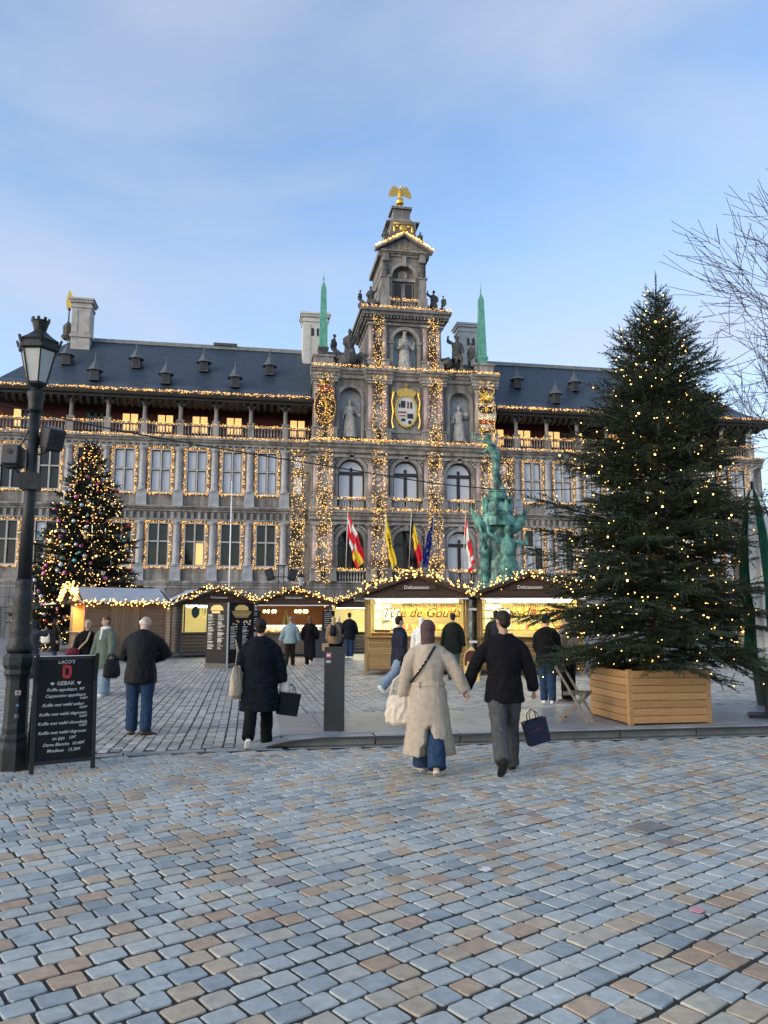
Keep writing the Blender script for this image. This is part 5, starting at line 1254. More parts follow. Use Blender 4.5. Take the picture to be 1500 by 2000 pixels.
def corrugated(mb, x0, x1, ya, yb, za, zb, pitch=.09, amp=.014):
    """roof sheet from (ya,za) to (yb,zb) corrugated across x"""
    n = int((x1-x0)/pitch)*2; vs = []; fs = []
    for i in range(n+1):
        x = x0 + (x1-x0)*i/n; d = amp*(1 if i % 2 else -1); vs += [(x,ya,za+d),(x,yb,zb+d),(x,ya,za+d-.02),(x,yb,zb+d-.02)]
    for i in range(n): a = i*4; b = a+4; fs += [(a,b,b+1,a+1),(a+2,a+3,b+3,b+2)]
    mb.add(vs, fs)
def stall(label, loc, rz, W=3.2, Dp=2.2, wood=W_honey, zc=1.12, zt=2.36, zp=2.98, sign='Delicatessen', lit=True, planks=True, lining=None, group='timber market stalls', open_front=True, awn=.75, zf=.16):
    """timber chalet: origin mid front on the ground, front faces -y"""
    t = thing('market_stall', label, 'market stall', loc, rz, group); h = W/2
    def part(mb, n, m): return mb.build(n, m, t)
    part(MB().box(-h+.04, h-.04, .05, Dp-.05, zf-.02, zf+.04), 'floor', W_dark)
    for sx in (-1, 1):
        for (y, nm) in ((0.04, 'post'), (Dp-.04, 'post')): part(MB().box(sx*(h-.05)-.05, sx*(h-.05)+.05, y-.05, y+.05, 0.0, zt), nm, wood)
        if planks: ph = .145
        else: ph = .145
        wl = MB(); z = zf
        pmesh = MB().box(-.012, .012, .1, Dp-.1, .004, ph-.006).mesh('side_plank', wood)
        while z < zt-.05:
            if planks: link('side_plank', pmesh, t, (sx*(h-.03), 0, z))
            else: wl.box(sx*(h-.03)-.012, sx*(h-.03)+.012, .1, Dp-.1, z+.004, z+ph-.006)
            z += ph
        if not planks: part(wl, 'side_boarding', wood)['kind'] = 'stuff'
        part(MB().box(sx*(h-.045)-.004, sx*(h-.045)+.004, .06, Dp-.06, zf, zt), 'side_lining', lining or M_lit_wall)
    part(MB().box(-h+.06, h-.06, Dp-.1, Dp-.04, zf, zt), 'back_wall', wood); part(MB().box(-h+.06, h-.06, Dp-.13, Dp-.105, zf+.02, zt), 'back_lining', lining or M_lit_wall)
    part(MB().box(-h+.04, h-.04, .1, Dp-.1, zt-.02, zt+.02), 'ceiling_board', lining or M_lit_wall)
    if open_front:
        z = zf; ph = (zc-zf)/6; pmesh = MB().bev(-h+.11, h-.11, -.014, .014, .003, ph-.004, .006).mesh('front_plank', wood)
        for k in range(6): link('front_plank', pmesh, t, (0, .03, zf + ph*k))
        part(MB().box(-h-.02, h+.02, -.16, .22, zc, zc+.045), 'counter', wood)
        part(MB().box(-h+.08, h-.08, -awn, .02, -.012, .012, Matrix.Translation((0,0,zt-.02)) @ Matrix.Rotation(R(4),4,'X')), 'awning_flap', W_dark)
        part(MB().box(-h+.06, h-.06, -awn-.03, -awn, zt-.095, zt-.055), 'awning_edge', S_wht)
    else:
        z = zf; pmesh = MB().bev(-h+.1, h-.1, -.014, .014, .003, .139, .006).mesh('front_plank', wood)
        while z < zt-.1: link('front_plank', pmesh, t, (0, .03, z)); z += .145
    # gable board with bowed top edge, roof sheets
    gb = [(-h-.1, zt)] + [(h+.1, zt)] + [( (h+.1)*(1-2*i/10), zt + .1 + (zp-zt-.1)*(1-abs(1-2*i/10)**1.25)) for i in range(11)]
    part(MB().prism(gb, -.2, -.15), 'gable_board', W_dark); part(MB().prism(gb, Dp+.05, Dp+.1), 'rear_gable_board', W_dark)
    part(MB().box(-h-.06, h+.06, -.225, -.2, zt+.0, zt+.1), 'fascia', W_dark)
    for sx in (-1, 1):
        rb = MB(); M_ = Matrix.Rotation(R(90),4,'Z')
        b2 = MB(); corrugated(b2, -.34, Dp+.22, 0, h+.28, zp+.02, zt-.02)
        vs = [(sx*v[1], v[0], v[2]) for v in b2.v]; rb.add(vs, b2.f if sx < 0 else [f[::-1] for f in b2.f]); part(rb, 'roof_sheet', S_corr)
    for sx in (-1,1): part(MB().beam((0,-.36,zp+.05),(sx*(h+.3),-.36,zt+.0),.03,.1), 'barge_board', W_dark)
    if sign:
        sg = part(MB().bev(-.62, .62, -.245, -.226, zt+.2, zt+.36, .006), 'sign_board', W_dark); link('lettering', text_mesh(sign, .15, S_wht, .002), sg, (0, -.247, zt+.28), (R(90),0,0))
    if lit:
        part(MB().box(-h*.8, h*.8, Dp*.35, Dp*.35+.04, zt-.09, zt-.04), 'light_tube', E_tube)
        l = bpy.data.lights.new('stall_light', 'AREA'); l.shape = 'RECTANGLE'; l.size = W*.8; l.size_y = .3; l.energy = lit if lit is not True else 60; l.color = (1.0,.92,.50)
        lo = bpy.data.objects.new('stall_light', l); COL.objects.link(lo); lo.parent = t; lo.location = (0, .14, zt-.13); lo.rotation_euler = (R(-18), 0, 0)
    return t
def stall_garland(label, loc, rz, W, zt, zp, seed, ext=.28, **kw):
    M_ = Matrix.Translation(loc) @ Matrix.Rotation(rz, 4, 'Z'); h = W/2+ext; n = 14
    pts = [M_ @ Vector((-h + 2*h*i/n, -.42, zt + .12 + (zp-zt)*(1-abs(1-2*i/n)**1.3))) for i in range(n+1)]
    return fir_garland(label, [tuple(p) for p in pts], seed, **kw)
def goods(parent_loc, rz, items):
    M_ = Matrix.Translation(parent_loc) @ Matrix.Rotation(rz, 4, 'Z')
    for (name, label, cat, me, p, r, grp) in items:
        o = link(name, me, None, tuple(M_ @ Vector(p)), (0,0,rz+r)); tag(o, label, cat, grp)
A_loc, A_rz = (5.06, 23.40, 0), R(-12.3); B_loc, B_rz = (8.42, 22.67, 0), R(-12.3)
def deli(label, loc, rz, seed, word):
    t = stall(label, loc, rz, 3.2, 2.2, W_honey, lit=110)
    # glass front with handwriting-style name, white price sheets and hanging goods behind it
    MB().box(-1.42, 1.42, .02, .028, 1.18, 2.3).build('glass_front', M_glass, t)
    for sx in (-1, 1): MB().box(sx*1.46-.03, sx*1.46+.03, -.01, .06, 1.165, 2.33).build('window_post', W_honey, t)
    q = random.Random(seed)
    lm = text_mesh(word, .40, pm('shop_lettering_%d' % seed, (.10,.07,.03)), .002, shear=.32, space=.98); link('lettering', lm, t, (.12, .014, 1.86), (R(90),0,0))
    fir = np_mesh('shelf_greens', *inst(twig_template(10,.4,.035,3), np.stack([nrg.uniform(-.5,1.4,150), nrg.uniform(.5,.6,150), nrg.uniform(2.13,2.28,150)],1), nrg.normal(0,1,(150,3)), np.full(150,.12), nrg.uniform(0,6,150)), M_fir); link('hanging_greens', fir, t)['kind'] = 'stuff'
    cols = [pm('goods_%d_%d' % (seed, k), c, rough=.5) for k, c in enumerate(((.75,.42,.10),(.80,.58,.16),(.62,.24,.08),(.70,.62,.30),(.45,.10,.08)))]
    sm = [MB().tube([(0,0,0),(.006,.01,-.2),(-.004,0,-.42)], [.018,.03,.022], 6).mesh('dried_sausage', c, True) for c in cols]
    hb = MB().beam((-.5,.62,2.17),(1.42,.62,2.17),.02,.02).build('hanging_rail', W_dark, t)
    items = []
    side = 'on the open square side' if seed == 1 else 'next to the spruce'
    for k in range(26): items.append(('dried_sausage', 'dried sausage hanging in the lit deli stall ' + side, 'sausage', sm[q.choice((0,0,1,1,2,3))], (-.45+.072*k, .62, 2.15), q.uniform(-.4,.4), 'sausages hanging in the deli stalls'))
    jar = [MB().lathe([(.045,0),(.05,.02),(.05,.1),(.036,.12),(.04,.125),(.04,.15)], 8).mesh('jar', c, True) for c in cols]
    for k in range(20): items.append(('jar', 'small jar on the inner shelf of the deli stall ' + side, 'jar', jar[q.randrange(5)], (-.4+.095*k, .5, 1.36), 0, 'jars in the deli stalls'))
    MB().box(-1.4, 1.4, .4, .62, 1.32, 1.36).build('shelf', W_honey, t)
    paper = MB().box(-.12,.12,-.003,.003,-.16,.16).mesh('price_sheet', S_wht)
    for k in range(8): link('price_sheet', paper, t, (-1.2 + .27*(k%3), .38 + .03*(k%2), 1.52 + .3*(k//3) + q.uniform(-.03,.03)), (0,0,q.uniform(-.1,.1)))
    wh = MB().bev(-.1,.1,-.05,.05,0,.1,.008).mesh('boxed_treat', pm('treat_box_%d' % seed, (.25,.14,.07), rough=.5))
    for k in range(9): items.append(('boxed_treat', 'brown treat box in the deli stall window ' + side, 'box', wh, (-1.3+.14*k if k < 6 else -1.2+.14*(k-6), .14 if k < 6 else .17, 1.166 if k < 6 else 1.268), 0, 'treat boxes in the deli windows'))
    goods(loc, rz, items); return t
stA = deli('honey-coloured deli stall with lit glass front, corner post facing the open square', A_loc, A_rz, 1, 'Tête de Gouda')
stB = deli('honey-coloured deli stall with lit glass front, half hidden by the spruce', B_loc, B_rz, 2, 'Tête de Gouda')
stall_garland('thick lit fir garland over the deli stall on the open square side', A_loc, A_rz, 3.2, 2.36, 2.98, 31, bulbs=34)
stall_garland('thick lit fir garland over the deli stall beside the spruce', B_loc, B_rz, 3.2, 2.36, 2.98, 32, bulbs=34)
# sign holder and small white cards on the post between the two
for z, nm in ((1.98, 'upper'), (1.0, 'lower')): tag(MB().box(-.12,.12,-.01,.01,-.035,.035).build('notice_card', S_wht, None, loc=(6.72, 22.98, z), rot=(0,0,A_rz)), 'small white notice card on the post between deli stalls, %s one' % nm, 'card')
# stall seen from its door side, counter facing away to the left
L_loc, L_rz = (-7.02, 34.05, 0), R(-66)
stL = stall('brown plank stall with a boarded side door and corrugated roof below the decorated tree', L_loc, L_rz, 2.6, 3.3, W_brown, sign=None, lit=26, planks=True, lining=pm('orange_lining', (.6,.3,.1)), awn=1.1)
Ml = Matrix.Translation(L_loc) @ Matrix.Rotation(L_rz, 4, 'Z')
d = MB(); door = MB().box(1.285, 1.33, 1.0, 2.15, .18, 2.22).build('side_door', W_door, stL)
for k in range(8): MB().box(1.33, 1.345, 1.005+.143*k, 1.14+.143*k, .19, 2.21).build('door_board', W_door, door)
MB().box(1.33, 1.4, 2.06, 2.09, 1.05, 1.2).build('door_handle', S_rubber, door)
stall_garland('bright lit fir garland over the counter of the stall below the decorated tree', L_loc, L_rz, 2.6, 2.36, 2.98, 33, bulbs=50, brad=.036)
fir_garland('lit fir garland along the eave above the boarded side door', [tuple(Ml @ Vector((1.62, -.3, 2.36))), tuple(Ml @ Vector((1.62, 1.6, 2.33))), tuple(Ml @ Vector((1.62, 3.5, 2.36)))], 34, bulbs=30, brad=.026)
for (px_, py_, c, n_) in ((-.4,.5,(.8,.05,.03),'red lantern'), (.5,.6,(.85,.3,.06),'orange lantern'), (0.1,.8,(.85,.45,.1),'amber lantern')):
    tag(MB().lathe([(.04,0),(.16,.06),(.18,.2),(.14,.32),(.05,.38)], 10).build('paper_lantern', em('lantern_' + n_.split()[0], c, 2.2), None, smooth=True, loc=tuple(Ml @ Vector((px_, py_, 1.75)))), n_ + ' hanging in the stall below the decorated tree', 'lantern')
# mid stall with lit window
M_loc, M_rz = (-1.42, 36.1, 0), R(15)
stM = stall('grey weathered stall with lit side window behind the tall menu board', M_loc, M_rz, 3.3, 2.2, W_grey, lit=30, planks=True, zc=1.05)
MB().box(-1.5, -1.44, .0, .06, 1.1, 2.3).build('window_post', W_grey, stM); MB().box(-1.4, 1.4, .02, .028, 1.1, 2.2).build('glass_front', M_glass, stM)
tag(MB().prism(disc(0,0,.17,.27,0,0,18), -.01, .01).build('oval_sign', pm('sign_green', (.02,.10,.07), rough=.4), None, loc=tuple(Matrix.Translation(M_loc) @ Matrix.Rotation(M_rz,4,'Z') @ Vector((-1.0,-.02,1.98))), rot=(0,0,M_rz)), 'dark green oval sign in the window of the grey stall', 'sign')
q_ = random.Random(3); tk = [MB().tube([(0,0,0),(.03,0,-.2),(0,0,-q_.uniform(.35,.7))], [.02,.05,.015], 5).mesh('dried_bunch', pm('dried_herb_%d' % k, c, rough=.8)) for k, c in enumerate(((.12,.13,.05),(.22,.17,.07),(.09,.10,.05)))]
MMs = Matrix.Translation(M_loc) @ Matrix.Rotation(M_rz,4,'Z')
for k in range(16): tag(link('dried_bunch', tk[k%3], None, tuple(MMs @ Vector((-.75+.13*k, .45, 2.28))), (0,0,q_.random())), 'bunch of dried herbs hanging in the grey stall', 'herb bunch', 'herb bunches in the grey stall')
stall_garland('lit fir garland over the grey stall with the oval sign', M_loc, M_rz, 3.3, 2.36, 2.98, 35, bulbs=30)
# food stall with chandeliers
F_loc, F_rz = (2.0, 36.0, 0), R(-3)
stF = stall('dark food stall with glowing chandeliers and glass counter between neighbouring stalls', F_loc, F_rz, 3.3, 2.4, W_grey, lit=False, lining=pm('chestnut_lining', (.09,.04,.02), (.12,.06,.03), 3), zc=.98, awn=.9)
MF = Matrix.Translation(F_loc) @ Matrix.Rotation(F_rz,4,'Z')
MB().box(-1.3, 1.3, -.1, .3, 1.03, 1.06).box(-1.3,1.3,.28,.3,1.06,1.35).build('display_floor', S_wht, stF); MB().box(-1.3, 1.3, -.12, -.11, 1.03, 1.4).build('display_glass', M_glass, stF); MB().box(-1.3,1.3,.0,.03,1.36,1.39).build('display_lamp', E_tube, stF)
for k, (x, nm) in enumerate(((-1.1, 'grey-stall'), (.35, 'far'))):
    c = thing('chandelier', 'glowing chandelier in the food stall, at its %s end' % nm, 'chandelier', tuple(MF @ Vector((x, .35, 1.95))))
    MB().tube([(0,0,.36),(0,0,-.02)], .012, 6).build('stem', S_rubber, c)
    for j in range(7):
        a = 6.283*j/7; MB().tube([(0,0,0),(.15*math.cos(a),.15*math.sin(a),-.05),(.26*math.cos(a),.26*math.sin(a),.03)], .01, 5).build('arm', S_rubber, c); MB().ell((.26*math.cos(a),.26*math.sin(a),.08),(.055,.055,.07),8,6).build('bulb', E_warm, c)
    l = bpy.data.lights.new('chandelier_light', 'POINT'); l.energy = 16; l.color = (1,.6,.25); l.shadow_soft_size = .25; lo = bpy.data.objects.new('chandelier_light', l); COL.objects.link(lo); lo.parent = c; lo.location = (0,0,-.2)
for k, x in enumerate((-1.75, 1.6)): 
    b = tag(MB().box(-.28,.28,-.015,.015,0,.95).build('menu_chalkboard', M_chalk, None, loc=tuple(MF @ Vector((x,-.2,1.1))), rot=(0,0,F_rz)), 'framed chalkboard menu on the food stall, %s' % ('next to the grey stall' if k == 0 else 'above the dark waste bin'), 'chalkboard')
    for j in range(9): MB().box(-.2, -.2+q_.uniform(.15,.38), -.018, -.0155, .84-.085*j, .855-.085*j).build('chalk_line', S_wht, b)
q_ = random.Random(8)
cake = MB().lathe([(.16,0),(.16,.05),(.1,.06),(.1,.1),(.05,.11),(.04,.15)], 8); ck = [cake.mesh('pastry', pm('pastry_%d' % k, c, rough=.6)) for k, c in enumerate(((.55,.36,.14),(.62,.5,.3),(.4,.2,.08)))]
for k in range(8): tag(link('pastry', ck[k%3], None, tuple(MF @ Vector((-1.1+.31*k, .1, 1.064))), (0,0,0)), 'pastry inside the glass counter of the food stall', 'pastry', 'pastries in the glass counter')
cone = MB()
for k in range(4): cone.lathe([(.2-.04*k, .17*k),(.06,.17*k+.19)], 10)
tag(cone.build('tabletop_tree', M_fir, None, loc=tuple(MF @ Vector((-.35,.45,1.36)))), 'tiny table-top Christmas tree on the food stall counter', 'small tree')
tag(MB().bev(-.28,.28,-.25,.25,0,1.12,.02).box(-.3,.3,-.27,.27,1.12,1.17).build('waste_bin', pm('bin_dark', (.03,.035,.04), rough=.5), None, loc=(3.05, 34.6, 0)), 'dark square waste bin beside the food stall', 'bin')
stall_garland('lit fir garland over the chandelier food stall', F_loc, F_rz, 3.3, 2.30, 2.92, 36, bulbs=32)
G_loc, G_rz = (5.5, 38.4, 0), R(-6)
stG = stall('small lit stall with pale goods, partly behind the deli stall', G_loc, G_rz, 3.1, 2.2, W_grey, lit=45, zc=1.0, zt=2.3, zp=2.8)
stall_garland('lit fir garland over the small stall behind the deli stall', G_loc, G_rz, 3.1, 2.3, 2.8, 37, bulbs=32)
for k, x in enumerate((3.75, 6.0)):
    s_ = MB()
    for j in range(5): a = math.pi/2+2*math.pi*j/5; s_.prism([(.07*math.cos(a-.63),.07*math.sin(a-.63)),(.2*math.cos(a),.2*math.sin(a)),(.07*math.cos(a+.63),.07*math.sin(a+.63)),(0,0)], -.02, .02)
    s_.prism(disc(0,0,.08,.08,0,0,10), -.021, .021)
    tag(s_.build('paper_star', em('paper_star_glow_%d' % k, (.75,.75,1.0), .5), None, loc=(x, 37.6, 2.02)), 'pale paper star hanging on the small stall, %s' % ('next to the food stall' if k == 0 else 'next to the deli stall'), 'star')
H_loc, H_rz = (12.2, 33.5, 0), R(-24)
stall('plain closed stall with corrugated roof behind the two deli stalls', H_loc, H_rz, 3.2, 2.4, W_grey, sign=None, lit=False, open_front=False, zt=2.6, zp=3.5)
I_loc = (-2.4, 40.0, 0)
stall('plain closed stall behind the brown and grey stalls', I_loc, R(20), 3.0, 2.4, W_grey, sign=None, lit=False, open_front=False, zt=2.4, zp=3.15)
# ---------------------------------------------------------------- people
C = cloth
N_black = C('black', (.004,.004,.0055)); N_navy = C('navy', (.004,.0055,.010)); N_navyq = C('navy_quilt', (.006,.009,.021), rough=.55); N_coat = C('oat_wool', (.36,.30,.235), (.43,.365,.295), bump=.35, bs=160)
N_jean = C('denim', (.014,.034,.075), (.026,.052,.10)); N_ljean = C('light_denim', (.15,.21,.28), (.22,.29,.36)); N_grey = C('grey_denim', (.05,.052,.056), (.08,.083,.087)); N_jacket = C('charcoal_jacket', (.007,.008,.010), rough=.6)
N_mint = C('mint_quilt', (.24,.33,.34), (.32,.41,.42), rough=.5); N_olive = C('olive', (.012,.015,.011)); N_parka = C('sage_parka', (.09,.115,.09), (.12,.15,.12)); N_beige = C('camel', (.22,.15,.095)); N_brown = C('brown_trousers', (.025,.018,.014)); N_white = C('white_knit', (.62,.60,.56)); N_bluegrey = C('blue_grey', (.035,.04,.05))
N_scarf = C('mauve_scarf', (.075,.045,.046), (.10,.062,.063)); S_wsh = C('white_leather', (.68,.68,.66), rough=.45); S_bsh = C('black_leather', (.015,.014,.014), rough=.4); S_sole = C('pale_sole', (.55,.52,.46)); S_brsh = C('brown_leather', (.10,.055,.035), rough=.45)
H_dark = C('dark_hair', (.018,.013,.010), rough=.5); H_brown = C('brown_hair', (.075,.045,.025), rough=.5); H_blond = C('blond_hair', (.36,.26,.15), rough=.5); H_white = C('white_hair', (.60,.58,.54), rough=.6); H_red = C('auburn_hair', (.13,.06,.03), rough=.5); H_mouse = C('ash_hair', (.22,.17,.12), rough=.6)
CV = -YAW
def skirt(z0f, zt, r0, r1, slit=0.0, slit_top=.5, n=34):
    """coat skirt from hem height z0f to zt (fractions of metres, unscaled) with an open back vent"""
    def f(b, J):
        k = J['k']; rings = 16; vs = []; fs = []
        for i in range(rings):
            t = i/(rings-1); z = z0f + (zt-z0f)*t; rx = r0[0] + (r1[0]-r0[0])*t; ry = r0[1] + (r1[1]-r0[1])*t
            w = slit*max(0, 1-(z-z0f)/(slit_top-z0f)) if slit else 0
            for j in range(n):
                a = 2*math.pi*j/n - math.pi/2; da = abs((a + math.pi/2 + math.pi) % (2*math.pi) - math.pi)
                m = .35 if (w > 0 and da < w) else 1.0
                fl = 1 + .035*math.sin(5*a + 1.3)*(1-t)
                vs.append((k*rx*m*fl*math.cos(a)*(1 if m == 1 else 1), k*ry*m*fl*math.sin(a), k*z))
        for i in range(rings-1):
            for j in range(n): fs.append((i*n+j, i*n+(j+1)%n, (i+1)*n+(j+1)%n, (i+1)*n+j))
        fs.append(tuple(range(n-1,-1,-1))); fs.append(tuple(range((rings-1)*n, rings*n))); b.add(vs, fs)
    return f
def place(o, p, me_name=None): return o
def strap(mb, pts, w=.022, t=.006, up=(0,1,0)): mb.tube(pts, [(w, t)]*len(pts), 8, up=up); return mb
def sack(name, label, loc, rz, w, h, d, mat, handle, cat='bag', seed=1, sag=1.0):
    """soft tote: origin at the bottom middle"""
    t = thing(name, label, cat, loc, rz); b = MB()
    b.tube([(0,0,0),(0,0,h*.12),(0,0,h*.4),(0,0,h*.75),(0,0,h)], [(w*.30,d*.28),(w*.5,d*.5),(w*.52*sag,d*.55),(w*.45,d*.36),(w*.36,d*.12)], 16, up=UPX)
    me = remesh(b, .012, 3, 'bag_body', mat); wrinkle(me, .014, (13,13,8), seed); link('bag_body', me, t)
    hb = MB()
    for pts in handle: strap(hb, pts, .014, .005)
    link('strap', hb.mesh('strap', mat, True), t); return t
def paper_bag(label, loc, rz, w, h, d, mat, hmat, tilt=0.0, logo=None):
    t = thing('paper_bag', label, 'bag', loc, rz); t.rotation_euler = (0, tilt, rz); b = MB()
    vs = [(-w/2,-d/2,0),(w/2,-d/2,0),(w/2,d/2,0),(-w/2,d/2,0),(-w/2-.01,-d/2,h),(w/2+.01,-d/2,h),(w/2+.01,d/2,h),(-w/2-.01,d/2,h),(-w/2+.012,-d/2+.004,h*.99),(w/2-.012,-d/2+.004,h*.99),(w/2-.012,d/2-.004,h*.99),(-w/2+.012,d/2-.004,h*.99),(-w/2+.01,-d/2+.004,.01),(w/2-.01,-d/2+.004,.01),(w/2-.01,d/2-.004,.01),(-w/2+.01,d/2-.004,.01),(-w/2-.004,0,h*.55),(w/2+.004,0,h*.55)]
    fs = [(3,2,1,0),(0,1,5,4),(2,3,7,6),(1,2,6,5),(3,0,4,7),(4,5,9,8),(5,6,10,9),(6,7,11,10),(7,4,8,11),(8,9,13,12),(10,11,15,14),(9,10,14,13),(11,8,12,15),(12,13,14,15)]
    b.add(vs[:16], fs); link('bag_body', b.mesh('bag_body', mat), t)
    for y in (-d/2, d/2): link('handle', MB().tube([(-w*.22,y,h*.97),(-w*.2,y*.6,h+.07),(0,y*.2,h+.12),(w*.2,y*.6,h+.07),(w*.22,y,h*.97)], .005, 6).mesh('handle', hmat, True), t)
    if logo: link('print', text_mesh(logo, w*.14, pm('bag_print', (.12,.03,.03)), .001), t, (0,-d/2-.003,h*.6), (R(90),0,0))
    return t
def wpt(loc, rz, v): return tuple(Matrix.Translation(loc) @ Matrix.Rotation(rz, 4, 'Z') @ Vector(v))
# 1 woman in the long oat coat
L1, r1_ = (2.02, 8.74, 0), CV + R(-2)
hold1 = (.455, .03, .93)
def ex1(b, J):
    skirt(.20, .98, (.32,.245), (.20,.162), .30, .56)(b, J); k = J['k']
    b.tube([J['neck'] + Vector((0,-.02*k,-.03*k)), J['neck'] + Vector((0,-.015*k,.035*k))], [(.125*k,.105*k),(.105*k,.095*k)], 16, up=UPX)
p1, J1 = person('woman in a long belted oat coat and mauve headscarf holding the man\'s hand', L1, r1_, 1.62, True, .011, dict(mat=N_coat, name='coat', hem=.1, thick=.045, slv=.042, female=True, bulk=.9, extra=ex1, wr=.014, ws=(8,8,2.0)),
    dict(mat=N_jean, w=.035, flare=.03), (C('tan_suede', (.33,.25,.17)), S_sole), ('hijab', N_scarf), M_skin,
    pose=dict(legs=((13,4),(-11,16)), hands=((-.33,.06,.84), hold1), head=(-8,0), poles=((-.8,-1,-.2),(.9,-.6,-.2))), mod=dict(curl1=1.1, hf1=(0,1,0)))
k = J1['k']; w_ = J1['waist'] + Vector((0,0,-.045*k))
bm1 = MB().tube([w_ - Vector((0,0,.026*k)), w_ + Vector((0,0,.026*k))], [(.208*k,.166*k),(.205*k,.163*k)], 28, up=UPX); bme = remesh(bm1, .010, 2, 'belt', N_coat); link('belt', bme, p1)
for sx in (-1, 1): link('belt_loop', MB().box(sx*.11*k-.006, sx*.11*k+.006, -.155*k, -.135*k, w_.z-.04*k, w_.z+.04*k).mesh('belt_loop', N_coat), p1)
mb = MB(); pts = []
for i in range(9): a = R(-78 + 19.5*i); 
s0 = J1['sho'] + Vector((.10*k,-.02*k,.075*k)); 
strap(mb, [s0 + Vector((0,.03,.0)), s0 + Vector((-.02,-.075,-.02)), J1['chest'] + Vector((-.01*k,-.168*k,.05*k)), J1['chest'] + Vector((-.09*k,-.172*k,-.07*k)), J1['waist'] + Vector((-.17*k,-.12*k,.03*k)), J1['waist'] + Vector((-.21*k,-.03*k,-.03*k))], .013, .006)
t = thing('crossbody_strap', 'dark studded crossbody strap over the back of the oat coat', 'strap', L1, r1_); link('strap', mb.mesh('strap', S_bsh, True), t)
for i in range(4): link('stud', MB().ell(tuple(J1['chest'] + Vector((-.02*k-.035*i*k, -.178*k, .04*k-.045*i*k))), .006, 6, 4).mesh('stud', S_wht, True), t)
hL = wpt(L1, r1_, J1['wr0']); sack('shoulder_bag', 'soft beige leather bag hanging from the oat-coated woman\'s arm', (hL[0]-.03, hL[1]-.02, .50), r1_, .34, .34, .13, C('beige_leather', (.52,.45,.36), rough=.5), [[(-.12,0,.3),(-.07,0,.5),(.0,0,.56),(.07,0,.5),(.12,0,.3)]], seed=3)
# 2 man in black jacket
L2, r2_ = (2.87, 8.60, 0), CV + R(-2)
p2, J2 = person('man in a black jacket and grey jeans holding the woman\'s hand', L2, r2_, 1.74, False, .011, dict(mat=N_black, hem=.17, thick=.04, slv=.032, bulk=1.05, wr=.010, ws=(7,7,6), collar=.012),
    dict(mat=N_grey, w=.028, flare=.015), (S_bsh, S_bsh), ('crop', H_dark), M_skin2,
    pose=dict(legs=((-20,26),(16,6)), hands=((-.43,.03,.91), (.36,.10,.84)), head=(22,4), shw=.195, poles=((-.9,-.6,-.2),(.7,-1,-.2))), mod=dict(curl0=1.1, curl1=1.5))
hR = wpt(L2, r2_, J2['wr1'])
paper_bag('navy shiny gift bag hanging from the black-jacketed man\'s hand', (hR[0]+.05, hR[1], .30), r2_ + R(14), .25, .27, .11, C('navy_card', (.012,.016,.035), rough=.35), S_wirem, R(-14), 'parfums')
# 3 woman in black padded coat
L3, r3_ = (.16, 10.8, 0), CV + R(3)
def ex3(b, J): skirt(.50, .98, (.29,.22), (.235,.185))(b, J)
p3, J3 = person('woman in a long black padded coat with hair in a bun, carrying bags', L3, r3_, 1.63, True, .012, dict(mat=N_navy, name='padded_coat', hem=.1, thick=.075, slv=.055, female=True, hood=True, extra=ex3, bulk=1.1, wr=.010, ws=(7,7,15)),
    dict(mat=N_black, w=.03, flare=.01), (S_bsh, S_wsh), ('bun', H_dark), M_skin, pose=dict(legs=((-16,26),(10,4)), hands=((-.30,.16,.88),(.33,.10,.84)), spread=.1, poles=((-1,-.5,-.2),(1,-.6,-.2))), mod=dict(curl1=1.4))
sack('tote_bag', 'cream cotton tote bag hung over the padded coat\'s shoulder', tuple(Vector(wpt(L3, r3_, (-.29,-.05,.64)))), r3_ + R(70), .36, .42, .13, C('cream_canvas', (.52,.40,.28), (.60,.47,.34)), [[(-.1,-.01,.38),(-.03,.0,.62),(.02,.06,.78)], [(.1,.01,.38),(.05,.02,.62),(.02,.06,.78)]], seed=5)
hR = wpt(L3, r3_, J3['wr1']); paper_bag('matt black paper carrier bag in the padded coat woman\'s hand', (hR[0]+.06, hR[1]-.01, .40), r3_ + R(25), .27, .30, .11, C('black_paper', (.010,.011,.013), rough=.6), S_wirem, R(10))
sack('cloth_bag', 'small pale cloth bag beside the padded coat woman\'s hip', tuple(Vector(wpt(L3, r3_, (.33,.08,.58)))), r3_, .14, .36, .10, C('pale_cloth', (.50,.46,.42)), [[(0,0,.34),(0,0,.42)]], seed=6)
# 4 bald man looking down
L4, r4_ = (-1.58, 12.25, 0), CV + R(8)
p4, J4 = person('bald man in a dark jacket and blue jeans, head bent over his hands', L4, r4_, 1.70, False, .012, dict(mat=N_jacket, hem=.2, thick=.055, slv=.045, bulk=1.2, wr=.008, collar=.02), dict(mat=N_jean, w=.03, flare=.01), (S_brsh, S_bsh), ('crop', None), M_skin,
    pose=dict(legs=((3,2),(-4,3)), hands=((-.08,.28,1.06),(.16,.30,1.10)), lean=.22, head=(-40,38), spread=.11, poles=((-1,-.3,-.4),(1,-.3,-.3)), footyaw=(5,-60), shw=.205))
link('hair', (lambda b: remesh(b, .01, 2, 'hair', H_white))(MB().ell((0,-.03,-.015),(.079,.075,.035),12,8, (lambda d: m_head(d, J4))(MB()))), p4)
